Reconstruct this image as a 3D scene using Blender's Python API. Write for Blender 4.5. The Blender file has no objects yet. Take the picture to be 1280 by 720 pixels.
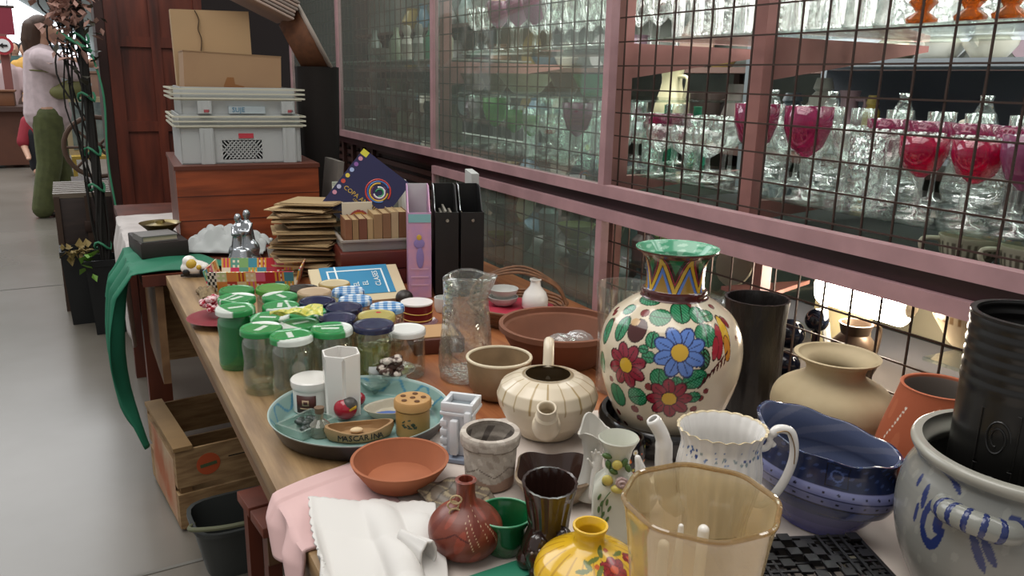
import bpy, bmesh, math, random
import numpy as np
from mathutils import Vector, Matrix
random.seed(7); rng = np.random.default_rng(7)
SC = bpy.context.scene; COL = SC.collection
PI = math.pi; T = 0.72            # table top height
# ---------------- camera, world, sun, big lights, exposure ----------------
F = 1000.0; CAMZ = 1.24
def _n(v): v = np.array(v, float); return v/np.linalg.norm(v)
_Y = _n((75-640, 360-88, -F)); _U = -_n((-83, -3850, -F)); _U = _n(_U-_Y*_U.dot(_Y)); _X = np.cross(_Y, _U)
RC = np.array([_X, _Y, _U]); CP = np.array([0, 0, CAMZ])
def ray(px, py): return _n(RC@np.array([px-640, 360-py, -F]))
def atz(px, py, z): r = ray(px, py); return Vector(CP+r*((z-CAMZ)/r[2]))
def atx(px, py, x): r = ray(px, py); return Vector(CP+r*(x/r[0]))
def aty(px, py, y): r = ray(px, py); return Vector(CP+r*(y/r[1]))
cd = bpy.data.cameras.new('camera'); cam = bpy.data.objects.new('camera', cd); COL.objects.link(cam)
cd.sensor_width = 36; cd.lens = F/1280*36; cd.clip_start = .02; cd.clip_end = 200
M4 = Matrix([list(r) for r in RC]).to_4x4(); M4.translation = Vector((0, 0, CAMZ)); cam.matrix_world = M4
SC.camera = cam
W = bpy.data.worlds.new('world'); SC.world = W; W.use_nodes = True
bg = W.node_tree.nodes['Background']; bg.inputs[0].default_value = (1, .985, .96, 1); bg.inputs[1].default_value = .34
def area(name, loc, rot, sx, sy, e, col=(1, 1, 1)):
    l = bpy.data.lights.new(name, 'AREA'); l.shape = 'RECTANGLE'; l.size = sx; l.size_y = sy; l.energy = e; l.color = col
    o = bpy.data.objects.new(name, l); o.location = loc; o.rotation_euler = rot; COL.objects.link(o); return o
area('roof_light', (-.6, 1.2, 4.2), (0, math.radians(-8), 0), 2.6, 3.2, 84, (1, .97, .92))
area('hall_light', (-2, 12, 5.5), (0, 0, 0), 6, 12, 620, (.95, .98, 1))
area('added_stall_fill', (1.9, 1.6, 2.5), (0, 0, 0), .5, 4.5, 95, (1, .99, .97))  # added fill over the space behind the cabinets, no fitting there
area('added_cabinet_fill', (1.33, 1.6, 1.93), (0, 0, 0), .22, 4.0, 14, (1, .98, .95))  # added fill to brighten the shelves, not a visible lamp
area('added_wall_fill', (1.63, 1.9, 1.72), (0, math.radians(-62), 0), .25, 3.2, 16, (1, .98, .95))  # invented fill that reaches the wall beneath the shelf boards
SC.view_settings.view_transform = 'Standard'; SC.view_settings.look = 'None'; SC.view_settings.exposure = .28
SC.view_settings.gamma = 1; SC.view_settings.use_curve_mapping = False
SC.cycles.transparent_max_bounces = 40; SC.cycles.max_bounces = 8; SC.cycles.use_denoising = True
SC.cycles.sample_clamp_indirect = 4

# ---------------- materials ----------------
def lin(h):
    if isinstance(h, str):
        h = h.lstrip('#'); c = [int(h[i:i+2], 16)/255 for i in (0, 2, 4)]
    else: c = h
    return tuple(x/12.92 if x <= .04045 else ((x+.055)/1.055)**2.4 for x in c)
MATS = {}
def mat(name, col, rough=.5, metal=0, noise=0, scale=8, stretch=(1, 1, 1), bump=0, coat=0, col2=None, emit=0, spec=.5, lo=.35, hi=.65):
    if name in MATS: return MATS[name]
    m = bpy.data.materials.new(name); m.use_nodes = True; nt = m.node_tree; b = nt.nodes['Principled BSDF']
    c = lin(col); b.inputs['Roughness'].default_value = rough; b.inputs['Metallic'].default_value = metal
    b.inputs['Specular IOR Level'].default_value = spec
    if coat: b.inputs['Coat Weight'].default_value = coat; b.inputs['Coat Roughness'].default_value = .08
    b.inputs['Base Color'].default_value = (*c, 1)
    if noise or col2 or bump:
        tc = nt.nodes.new('ShaderNodeTexCoord'); mp = nt.nodes.new('ShaderNodeMapping'); mp.inputs['Scale'].default_value = stretch
        nz = nt.nodes.new('ShaderNodeTexNoise'); nz.inputs['Scale'].default_value = scale; nz.inputs['Detail'].default_value = 6
        nt.links.new(tc.outputs['Object'], mp.inputs[0]); nt.links.new(mp.outputs[0], nz.inputs['Vector'])
        if noise or col2:
            r = nt.nodes.new('ShaderNodeValToRGB'); r.color_ramp.elements[0].position = lo; r.color_ramp.elements[1].position = hi
            c2 = lin(col2) if col2 else tuple(x*(1-noise) for x in c)
            r.color_ramp.elements[0].color = (*c2, 1); r.color_ramp.elements[1].color = (*c, 1)
            nt.links.new(nz.outputs[0], r.inputs[0]); nt.links.new(r.outputs[0], b.inputs['Base Color'])
        if bump:
            bp = nt.nodes.new('ShaderNodeBump'); bp.inputs['Strength'].default_value = bump; bp.inputs['Distance'].default_value = .004
            nt.links.new(nz.outputs[0], bp.inputs['Height']); nt.links.new(bp.outputs[0], b.inputs['Normal'])
    if emit:
        b.inputs['Emission Color'].default_value = (*c, 1); b.inputs['Emission Strength'].default_value = emit
    MATS[name] = m; return m
def glass(name, tint=(1, 1, 1), refl=.9, edge=.75, haze=0, hazecol=(.8, .85, .8), rough=.03, bump=0, bscale=60, dens=None):
    """thin glass: mostly clear, mirror-like towards grazing angles"""
    if name in MATS: return MATS[name]
    m = bpy.data.materials.new(name); m.use_nodes = True; nt = m.node_tree; nt.nodes.clear()
    out = nt.nodes.new('ShaderNodeOutputMaterial'); tr = nt.nodes.new('ShaderNodeBsdfTransparent'); tr.inputs[0].default_value = (*tint, 1)
    gl = nt.nodes.new('ShaderNodeBsdfGlossy'); gl.inputs['Roughness'].default_value = rough; gl.inputs[0].default_value = (refl, refl, refl, 1)
    lw = nt.nodes.new('ShaderNodeLayerWeight'); lw.inputs[0].default_value = .28
    mu = nt.nodes.new('ShaderNodeMath'); mu.operation = 'MULTIPLY_ADD'; mu.inputs[1].default_value = edge; mu.inputs[2].default_value = .05
    nt.links.new(lw.outputs['Facing'], mu.inputs[0])
    mx = nt.nodes.new('ShaderNodeMixShader'); nt.links.new(mu.outputs[0], mx.inputs[0]); nt.links.new(tr.outputs[0], mx.inputs[1]); nt.links.new(gl.outputs[0], mx.inputs[2])
    last = mx
    if bump:
        tc = nt.nodes.new('ShaderNodeTexCoord'); vo = nt.nodes.new('ShaderNodeTexVoronoi'); vo.inputs['Scale'].default_value = bscale
        bp = nt.nodes.new('ShaderNodeBump'); bp.inputs['Strength'].default_value = bump; bp.inputs['Distance'].default_value = .01
        nt.links.new(tc.outputs['Object'], vo.inputs['Vector']); nt.links.new(vo.outputs['Distance'], bp.inputs['Height'])
        nt.links.new(bp.outputs[0], gl.inputs['Normal']); nt.links.new(bp.outputs[0], lw.inputs['Normal'])
    if haze:
        df = nt.nodes.new('ShaderNodeBsdfDiffuse'); df.inputs[0].default_value = (*hazecol, 1)
        m2 = nt.nodes.new('ShaderNodeMixShader'); m2.inputs[0].default_value = haze
        nt.links.new(mx.outputs[0], m2.inputs[1]); nt.links.new(df.outputs[0], m2.inputs[2]); last = m2
    nt.links.new(last.outputs[0], out.inputs[0]); MATS[name] = m; return m
def painted(name, rough=.3, coat=0, metal=0, bump=0, bscale=80):
    if name in MATS: return MATS[name]
    m = bpy.data.materials.new(name); m.use_nodes = True; nt = m.node_tree; b = nt.nodes['Principled BSDF']
    a = nt.nodes.new('ShaderNodeAttribute'); a.attribute_name = 'Col'; nt.links.new(a.outputs['Color'], b.inputs['Base Color'])
    b.inputs['Roughness'].default_value = rough; b.inputs['Metallic'].default_value = metal
    if coat: b.inputs['Coat Weight'].default_value = coat; b.inputs['Coat Roughness'].default_value = .06
    if bump:
        nz = nt.nodes.new('ShaderNodeTexNoise'); nz.inputs['Scale'].default_value = bscale; tc = nt.nodes.new('ShaderNodeTexCoord')
        bp = nt.nodes.new('ShaderNodeBump'); bp.inputs['Strength'].default_value = bump; bp.inputs['Distance'].default_value = .003
        nt.links.new(tc.outputs['Object'], nz.inputs['Vector']); nt.links.new(nz.outputs[0], bp.inputs['Height']); nt.links.new(bp.outputs[0], b.inputs['Normal'])
    MATS[name] = m; return m

# ---------------- objects ----------------
def link(name, me, m=None, parent=None, smooth=True, ang=38):
    if m is not None and not me.materials: me.materials.append(m)
    if smooth:
        me.polygons.foreach_set('use_smooth', [True]*len(me.polygons)); me.set_sharp_from_angle(angle=math.radians(ang))
    o = bpy.data.objects.new(name, me); COL.objects.link(o)
    if parent: o.parent = parent
    return o
def thing(name, label, cat, loc=(0, 0, 0), rz=0, group=None):
    o = bpy.data.objects.new(name, None); COL.objects.link(o); o.empty_display_size = .02
    o.location = loc; o.rotation_euler = (0, 0, rz); o['label'] = label; o['category'] = cat
    if group: o['group'] = group
    return o
def tag(o, label, cat, group=None, kind=None):
    o['label'] = label; o['category'] = cat
    if group: o['group'] = group
    if kind: o['kind'] = kind
    return o
def struct(o): o['kind'] = 'structure'; return o
def mesh(bm, name='mesh', recalc=True):
    if recalc: bmesh.ops.recalc_face_normals(bm, faces=bm.faces)
    me = bpy.data.meshes.new(name); bm.to_mesh(me); bm.free(); return me
def O(name, bm, m, parent=None, smooth=True, ang=38): return link(name, mesh(bm), m, parent, smooth, ang)
def B(): return bmesh.new()
def box(bm, c, s, rot=None, bev=0):
    """box centred at c with full sizes s"""
    n0 = len(bm.verts); r = bmesh.ops.create_cube(bm, size=1)
    vs = r['verts']; mt = Matrix.Translation(Vector(c))
    if rot: mt = mt@(rot if isinstance(rot, Matrix) else Matrix.Rotation(rot, 4, 'Z'))
    mt = mt@Matrix.Diagonal((s[0], s[1], s[2], 1)); bmesh.ops.transform(bm, matrix=mt, verts=vs)
    if bev:
        es = list({e for v in vs for e in v.link_edges}); bmesh.ops.bevel(bm, geom=es, offset=bev, segments=2, affect='EDGES', profile=.5)
    return bm
def bx(bm, x0, x1, y0, y1, z0, z1, bev=0): return box(bm, ((x0+x1)/2, (y0+y1)/2, (z0+z1)/2), (x1-x0, y1-y0, z1-z0), bev=bev)
def tube(bm, pts, r, seg=10, closed=False, flat=1.0, cap=True):
    """sweep a circle (radius r or list) along pts"""
    pts = [Vector(p) for p in pts]; n = len(pts); rs = r if isinstance(r, (list, tuple)) else [r]*n
    up = None; rings = []
    for i, p in enumerate(pts):
        a = pts[(i-1) % n] if (closed or i > 0) else p; b = pts[(i+1) % n] if (closed or i < n-1) else p
        t = (b-a).normalized()
        if up is None: up = Vector((0, 0, 1)) if abs(t.z) < .9 else Vector((0, 1, 0))
        u = (up-t*up.dot(t)).normalized(); w = t.cross(u); up = u
        rings.append([bm.verts.new(p+(u*math.cos(2*PI*k/seg)*rs[i]+w*math.sin(2*PI*k/seg)*rs[i]*flat)) for k in range(seg)])
    m = n if closed else n-1
    for i in range(m):
        A, Bq = rings[i], rings[(i+1) % n]
        for k in range(seg): bm.faces.new((A[k], A[(k+1) % seg], Bq[(k+1) % seg], Bq[k]))
    if cap and not closed: bm.faces.new(rings[0][::-1]); bm.faces.new(rings[-1])
    return bm
def cr(pts, n=8, closed=False):
    """Catmull-Rom through pts"""
    P = [np.array(p, float) for p in pts]; out = []; N = len(P); rg = range(N if closed else N-1)
    for i in rg:
        g = lambda k: P[k % N] if closed else P[min(max(k, 0), N-1)]
        p0, p1, p2, p3 = g(i-1), g(i), g(i+1), g(i+2)
        for j in range(n):
            t = j/n; out.append(.5*((2*p1)+(-p0+p2)*t+(2*p0-5*p1+4*p2-p3)*t*t+(-p0+3*p1-3*p2+p3)*t**3))
    if not closed: out.append(P[-1])
    return [tuple(p) for p in out]
def lathe(bm, prof, seg=40, c=(0, 0, 0), fn=None, mi=0):
    """prof (r,z); fn(theta, r, z, i)->(r,z[,dx,dy]) deforms"""
    rings = []; cx, cy, cz = c
    for i, (r, z) in enumerate(prof):
        if r < 1e-5 and fn is None: rings.append([bm.verts.new((cx, cy, cz+z))]); continue
        if r < 1e-5: rings.append([bm.verts.new((cx, cy, cz+z))]); continue
        ring = []
        for k in range(seg):
            th = 2*PI*k/seg; rr, zz, dx, dy = r, z, 0, 0
            if fn:
                q = fn(th, r, z, i); rr, zz = q[0], q[1]
                if len(q) > 2: dx, dy = q[2], q[3]
            ring.append(bm.verts.new((cx+rr*math.cos(th)+dx, cy+rr*math.sin(th)+dy, cz+zz)))
        rings.append(ring)
    for i in range(len(rings)-1):
        a, b = rings[i], rings[i+1]
        for k in range(seg):
            k2 = (k+1) % seg
            if len(a) == 1 and len(b) == 1: break
            if len(a) == 1: f = bm.faces.new((a[0], b[k2], b[k]))
            elif len(b) == 1: f = bm.faces.new((a[k], a[k2], b[0]))
            else: f = bm.faces.new((a[k], a[k2], b[k2], b[k]))
            f.material_index = mi
    return bm
def shell(out, t, floor=None):
    """vessel profile from outer points bottom->top: closed foot, thickness t"""
    fl = floor if floor is not None else out[0][1]+t
    inn = [(max(r-t, .0005), z) for r, z in reversed(out) if z > fl+1e-4]
    if inn: inn[0] = (out[-1][0]-t, out[-1][1])
    rf = np.interp(fl, [z for r, z in out], [r for r, z in out])-t
    return [(0, out[0][1])]+list(out)+inn+[(max(rf, .001), fl), (0, fl)]
def prism(bm, pts, z0, z1):
    a = [bm.verts.new((x, y, z0)) for x, y in pts]; b = [bm.verts.new((x, y, z1)) for x, y in pts]; n = len(pts)
    bm.faces.new(a[::-1]); bm.faces.new(b)
    for k in range(n): bm.faces.new((a[k], a[(k+1) % n], b[(k+1) % n], b[k]))
    return bm
def setcol(me, cols):
    ca = me.color_attributes.new('Col', 'FLOAT_COLOR', 'POINT'); a = np.ones((len(me.vertices), 4), np.float32); a[:, :3] = cols
    ca.data.foreach_set('color', a.ravel()); return me
def plathe(prof, nseg, nz, paint):
    """dense lathe with a painted glaze: paint(theta, z, r, s)->rgb (linear); s = 0..1 along the profile"""
    P = np.array(prof, float); d = np.r_[0, np.cumsum(np.hypot(*np.diff(P, axis=0).T))]; s = np.linspace(0, d[-1], nz)
    r = np.interp(s, d, P[:, 0]); z = np.interp(s, d, P[:, 1]); th = np.linspace(-PI, PI, nseg, endpoint=False)
    TH, R = np.meshgrid(th, r); _, Z = np.meshgrid(th, z); _, S = np.meshgrid(th, s/d[-1])
    co = np.stack([R*np.cos(TH), R*np.sin(TH), Z], -1).reshape(-1, 3)
    i = np.arange(nz-1)[:, None]*nseg; k = np.arange(nseg)[None]; k2 = (k+1) % nseg
    fc = np.stack([i+k, i+k2, i+nseg+k2, i+nseg+k], -1).reshape(-1, 4)
    me = bpy.data.meshes.new('painted'); me.from_pydata(co.tolist(), [], fc.tolist())
    setcol(me, paint(TH.ravel(), Z.ravel(), R.ravel(), S.ravel())); return me
def pgrid(nu, nv, pos, paint):
    u, v = np.meshgrid(np.linspace(0, 1, nu), np.linspace(0, 1, nv)); u = u.ravel(); v = v.ravel()
    co = pos(u, v); i = (np.arange(nv-1)[:, None]*nu+np.arange(nu-1)[None]).ravel()
    fc = np.stack([i, i+1, i+nu+1, i+nu], -1)
    me = bpy.data.meshes.new('painted'); me.from_pydata(co.tolist(), [], fc.tolist())
    if paint is not None: setcol(me, paint(u, v))
    return me
def blank(n, h): return np.tile(np.array(lin(h)), (n, 1)).astype(float)
def put(c, mask, h): c[mask] = lin(h) if isinstance(h, str) else h
def ell(bm, c, r, rot=None, seg=16):
    q = bmesh.ops.create_uvsphere(bm, u_segments=seg, v_segments=max(8, seg*2//3), radius=1)
    m = Matrix.Translation(Vector(c))
    if rot: m = m@rot
    bmesh.ops.transform(bm, matrix=m@Matrix.Diagonal((*r, 1)), verts=q['verts']); return bm
def limb(bm, pts, rs, seg=12):
    tube(bm, pts, rs, seg)
    for p, r in zip(pts, rs): ell(bm, p, (r, r, r), seg=12)
    return bm
def blob(name, bm, m, parent=None, vox=.004, it=3):
    o = O(name, bm, m, parent, smooth=False)
    q = o.modifiers.new('fuse', 'REMESH'); q.mode = 'VOXEL'; q.voxel_size = vox; q.use_smooth_shade = True
    s = o.modifiers.new('smooth', 'SMOOTH'); s.iterations = it; s.factor = .5
    return o
def facecam(x, y): return math.atan2(-y, -x)
def letter(s, size, loc, rot, m, parent, depth=.0004, name='lettering', al='CENTER', sx=1):
    cu = bpy.data.curves.new(name, 'FONT'); cu.body = s; cu.size = size; cu.extrude = depth; cu.align_x = al; cu.align_y = 'CENTER'
    cu.resolution_u = 2
    o = bpy.data.objects.new(name, cu); cu.materials.append(m); COL.objects.link(o); o.location = loc; o.rotation_euler = rot
    bpy.context.view_layer.update()
    me = bpy.data.meshes.new_from_object(o.evaluated_get(bpy.context.evaluated_depsgraph_get())); bpy.data.objects.remove(o); bpy.data.curves.remove(cu)
    if not me.materials: me.materials.append(m)
    o = bpy.data.objects.new(name, me); COL.objects.link(o); o.location = loc; o.rotation_euler = rot
    if parent: o.parent = parent
    return o
def copy(o, label=None, loc=None, rz=None, group=None):
    c = o.copy(); COL.objects.link(c)
    if label: c['label'] = label
    if group: c['group'] = group
    if loc is not None: c.location = loc
    if rz is not None: c.rotation_euler = (0, 0, rz)
    for ch in o.children:
        k = ch.copy(); COL.objects.link(k); k.parent = c
        for g in ch.children: q = g.copy(); COL.objects.link(q); q.parent = k
    return c

wood = mat('table wood', '#9d7f58', .55, noise=1, col2='#765a38', scale=7, stretch=(9, .8, 6), bump=.1)
palew = mat('pale crate wood', '#a98a62', .7, col2='#846544', scale=6, stretch=(2, 2, 12), bump=.1)
redw = mat('red brown wood', '#6e3420', .5, col2='#40190f', scale=5, stretch=(2, 2, .5), lo=.3, hi=.75)
pillarw = mat('stained pillar wood', '#7a3622', .45, col2='#3e170f', scale=4, stretch=(5, 5, .6), lo=.3, hi=.75)
chestw = mat('orange chest wood', '#9a4a28', .4, col2='#74351c', scale=5, stretch=(1, 1, 9))
pink = mat('pink paint', '#b08a8e', .45, noise=.2, scale=14, bump=.03)
pinkd = mat('salmon paint', '#a5726b', .5, noise=.3, scale=9)
maroon = mat('maroon paint', '#33131a', .4, noise=.4, scale=8)
steel = mat('rusty mesh wire', '#43332d', .5, .5)
white = mat('white glaze', '#ece9e4', .22, coat=.4)
offw = mat('white plastic', '#d8d7d2', .4)
black = mat('black plastic', '#151414', .35)
dark = mat('dark void', '#100e0e', .8)
card = mat('cardboard', '#a58564', .8, col2='#97765a', scale=3)
# ======================= room =======================
def room():
    flm = mat('concrete floor', '#79736b', .26, col2='#686259', scale=1.3, bump=.05, lo=.3, hi=.7)
    b = B(); bx(b, -6, 9, -3, 24, -.1, 0); struct(O('floor', b, flm))
    b = B(); box(b, (-.9, 1.98, .001), (2.6, .012, .002), rot=.03); struct(O('trim_1', b, mat('floor joint', '#6d6a64', .8)))
    b = B(); box(b, (-1.6, 5.3, .001), (3.6, .01, .002), rot=.03); struct(O('trim_2', b, MATS['floor joint']))
    b = B(); bx(b, -6, 9, 23.6, 24, 0, 7); struct(O('wall_back', b, mat('hall wall', '#8f9593', .8, noise=.2, scale=.6)))
    # bright window band high on the end wall with a slanting roof line
    wm = mat('daylight window', '#f2f7ff', .5, emit=2.2)
    b = B(); a = [aty(px, py, 23.5) for px, py in ((-14, -8), (8, -8), (112, 52), (112, 74), (60, 74), (20, 60))]
    v = [b.verts.new(p) for p in a]+[b.verts.new(p+Vector((0, .08, 0))) for p in a]; n = len(a)
    b.faces.new(v[:n][::-1]); b.faces.new(v[n:])
    for k in range(n): b.faces.new((v[k], v[(k+1) % n], v[n+(k+1) % n], v[n+k]))
    w = struct(O('window_1', b, wm, smooth=False))
    fm = mat('window frame grey', '#6f7880', .6)
    b = B()
    for px0, py0, px1, py1 in ((52, 50, 90, 50), (52, 59, 90, 59), (90, 50, 90, 62), (62, 12, 86, 14), (64, 12, 64, 30), (76, 13, 76, 32), (86, 14, 86, 34)):
        tube(b, [aty(px0, py0, 23.4), aty(px1, py1, 23.4)], .06, 6)
    O('window_frame', b, fm, w)
    b = B(); a = [aty(px, py, 23.48) for px, py in ((0, 44), (45, 44), (45, 68), (0, 68))]
    v = [b.verts.new(p) for p in a]+[b.verts.new(p+Vector((0, .1, 0))) for p in a]
    b.faces.new(v[:4]); b.faces.new(v[4:][::-1])
    for k in range(4): b.faces.new((v[k], v[4+k], v[4+(k+1) % 4], v[(k+1) % 4]))
    struct(O('window_2', b, wm, smooth=False))
    # stall wall behind the cabinets and under them
    b = B(); bx(b, 2.25, 2.35, -1.5, 7, 0, 2.6); struct(O('wall_right', b, mat('stall wall', '#7d837a', .8, col2='#565c55', scale=3)))
    b = B(); bx(b, 1.10, 1.14, -1.5, 2.44, 0, .70); struct(O('wall_plinth', b, maroon))
    b = B(); bx(b, 1.10, 1.14, 2.47, 6.6, 0, .985)
    struct(O('wall_slatted', b, mat('dark red brick', '#2c1512', .6, noise=.4, scale=20)))
    b = B()
    for i in range(20): bx(b, 1.085, 1.10, 2.47, 6.6, .30+i*.034, .318+i*.034)
    for i in range(24): bx(b, 1.07, 1.085, 2.6+i*.13, 2.625+i*.13, .66, .97) if 3 < i < 12 else None
    struct(O('trim_3', b, mat('dark slat', '#3b211c', .55)))
    b = B(); bx(b, .6, 2.3, 6.6, 6.7, 0, 2.6); struct(O('wall_stall_end', b, mat('stall end', '#2a2222', .8)))
    # grey hoarding behind trunk on the left of the pillar, far off
    b = B(); bx(b, .25, .6, 6.0, 6.1, 0, 2.4); struct(O('wall_partition', b, MATS['stall end']))
room()

# pillar / tall stained wooden cabinet end
def pillar():
    t = thing('wooden_pillar', 'tall red-brown stained wooden pillar with recessed panels beside the aisle', 'pillar', (0, 0, 0))
    b = B(); bx(b, .213, .66, 4.52, 4.92, 0, 2.5); O('shaft', b, pillarw, t)
    b = B()
    for x0, x1 in ((.213, .27), (.41, .455), (.62, .66)): bx(b, x0, x1, 4.502, 4.52, 0, 2.5)
    for z in (.05, .42, .95, 1.36, 1.9): bx(b, .27, .62, 4.504, 4.52, z, z+.05)
    O('panel_frame', b, pillarw, t)
    b = B(); bx(b, .17, .212, 4.51, 4.87, 0, 2.5); O('corner_post', b, mat('shaded side wood', '#3a1a14', .5, noise=.4, scale=6), t)  # pillar's side face, its shade put into a darker wood colour
pillar()

def people():
    skin = mat('skin', '#b98f78', .6); 
    # woman in lilac shirt looking up, arm out to the flowers
    x, y = -.13, 8.1
    t = thing('person', 'woman in pale lilac t-shirt and olive trousers reaching towards the flowers', 'person', (x, y, 0))
    b = B()
    ell(b, (.055, 0, 1.565), (.078, .07, .105), Matrix.Rotation(-.35, 4, 'Y'))        # skull, tilted back
    ell(b, (.105, 0, 1.535), (.045, .045, .07)); ell(b, (.14, 0, 1.565), (.022, .012, .018)); ell(b, (.115, 0, 1.49), (.03, .03, .03))
    ell(b, (.143, 0, 1.53), (.012, .02, .012))
    limb(b, [(0, 0, 1.36), (.03, 0, 1.5)], [.055, .05])
    limb(b, [(0, 0, 1.33), (-.01, 0, 1.1), (0, 0, .88)], [.1, .105, .12])
    limb(b, [(0, -.16, 1.33), (.22, -.15, 1.31), (.46, -.08, 1.30), (.53, -.06, 1.31)], [.055, .045, .033, .026])
    limb(b, [(0, .16, 1.33), (.2, .17, 1.28), (.42, .12, 1.32), (.5, .1, 1.35)], [.055, .045, .033, .026])
    for s in (-1, 1):
        yy = -.06 if s < 0 else .1; zz = 1.31 if s < 0 else 1.35; x0 = .53 if s < 0 else .5
        ell(b, (x0+.03, yy, zz), (.045, .018, .032))
        for k in range(4): limb(b, [(x0+.05, yy, zz+.024-.016*k), (x0+.09, yy+.01*s, zz+.02-.016*k), (x0+.105, yy-.01*s, zz+.005-.014*k)], [.0085, .008, .007], 8)
        limb(b, [(x0+.015, yy, zz+.03), (x0+.05, yy-.02*s, zz+.055)], [.01, .008], 8)
    for s in (-1, 1):
        limb(b, [(0, .09*s, .9), (-.0+.03*s, .1*s, .48), (-.03+.05*s, .1*s, .08)], [.095, .06, .04])
        ell(b, (.03+.05*s, .1*s, .035), (.11, .04, .035))
    blob('body', b, skin, t, .008)
    b = B()
    limb(b, [(0, 0, 1.33), (-.01, 0, 1.1), (0, 0, .88)], [.135, .15, .185])
    limb(b, [(0, -.13, 1.33), (.12, -.16, 1.29), (.24, -.15, 1.23)], [.09, .095, .085]); limb(b, [(0, .13, 1.33), (.2, .17, 1.27)], [.085, .08])
    blob('shirt', b, mat('lilac cotton', '#cfbcbf', .8, noise=.15, scale=20), t, .01)
    b = B(); ell(b, (.0, 0, .88), (.15, .19, .14))
    for s in (-1, 1): limb(b, [(0, .08*s, .85), (.03*s, .1*s, .46), (.10*s-.02, .12*s, .08)], [.125, .10, .088])
    blob('trousers', b, mat('olive trousers', '#575d36', .8, noise=.3, scale=14), t, .01)
    b = B(); ell(b, (.012, 0, 1.605), (.095, .085, .085), Matrix.Rotation(-.45, 4, 'Y')); limb(b, [(-.035, 0, 1.58), (-.055, 0, 1.48), (-.055, 0, 1.38)], [.08, .082, .07])
    blob('hair', b, mat('brown hair', '#4c3324', .55, noise=.4, scale=30, stretch=(4, 4, .5)), t, .008)
    b = B(); ell(b, (.21, -.14, 1.09), (.15, .06, .08), Matrix.Rotation(-.25, 4, 'Y')); ell(b, (.13, -.15, 1.06), (.10, .05, .06)); tube(b, [(.30, -.15, 1.14), (.12, -.17, 1.22), (-.1, -.15, 1.24)], .010, 6)
    blob('shoulder_bag', b, mat('olive bag', '#757447', .6), t, .01)
    b = B(); 
    for s in (-1, 1): ell(b, (.04+.05*s, .1*s, .03), (.13, .048, .03))
    O('shoe', b, mat('brown shoes', '#2c211c', .6), t)
    def small(px, py, Y, h, shirt, trou, hair, label, lean=0, red=None, sc=.0):
        p = aty(px, py, Y); p.z = 0
        t = thing('person', label, 'person', p)
        b = B(); ell(b, (0, 0, h-.11), (.08, .09, .115)); limb(b, [(0, 0, h-.2), (0, 0, h-.3)], [.05, .055]); ell(b, (0, -.09, h-.12), (.015, .02, .02))
        for s in (-1, 1):
            limb(b, [(.17*s, 0, h-.34), (.22*s, -.05, h-.62), (.18*s, -.22, h-.75)], [.05, .042, .032])
            ell(b, (.18*s, -.27, h-.76), (.03, .05, .02))
            limb(b, [(.1*s, 0, h*.5), (.11*s, 0, h*.27), (.11*s, 0, .08)], [.09, .06, .045]); ell(b, (.11*s, -.05, .04), (.05, .12, .04))
        limb(b, [(0, 0, h-.36), (0, 0, h*.5)], [.12, .13]); blob('body', b, skin, t, .012)
        b = B(); limb(b, [(0, 0, h-.37), (0, 0, h*.5)], [.16, .16]); 
        for s in (-1, 1): limb(b, [(.15*s, 0, h-.35), (.22*s, -.04, h-.58)], [.08, .075])
        blob('shirt', b, mat(shirt, shirt, .8), t, .014)
        b = B(); 
        for s in (-1, 1): limb(b, [(.09*s, 0, h*.5), (.11*s, 0, .1)], [.12, .08])
        blob('trousers', b, mat(trou, trou, .8), t, .014)
        b = B(); ell(b, (0, .03, h-.075), (.095, .1, .09)); O('hair', b, mat(hair, hair, .6), t)
    small(36, 100, 15.5, 1.66, '#c99a4c', '#24232a', '#1b1615', 'person in mustard yellow shirt standing at the far stalls')
    small(10, 100, 14.2, 1.55, '#b59c9c', '#58453c', '#6a4c40', 'person in pale pink top behind the far brown counter')
    small(50, 130, 11.4, .98, '#8c2330', '#17181f', '#171314', 'child in red top standing behind the woman in lilac')
    small(23, 100, 17.5, 1.7, '#2f4a48', '#222222', '#1c1615', 'person in dark teal clothes at the far stalls')
people()

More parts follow.
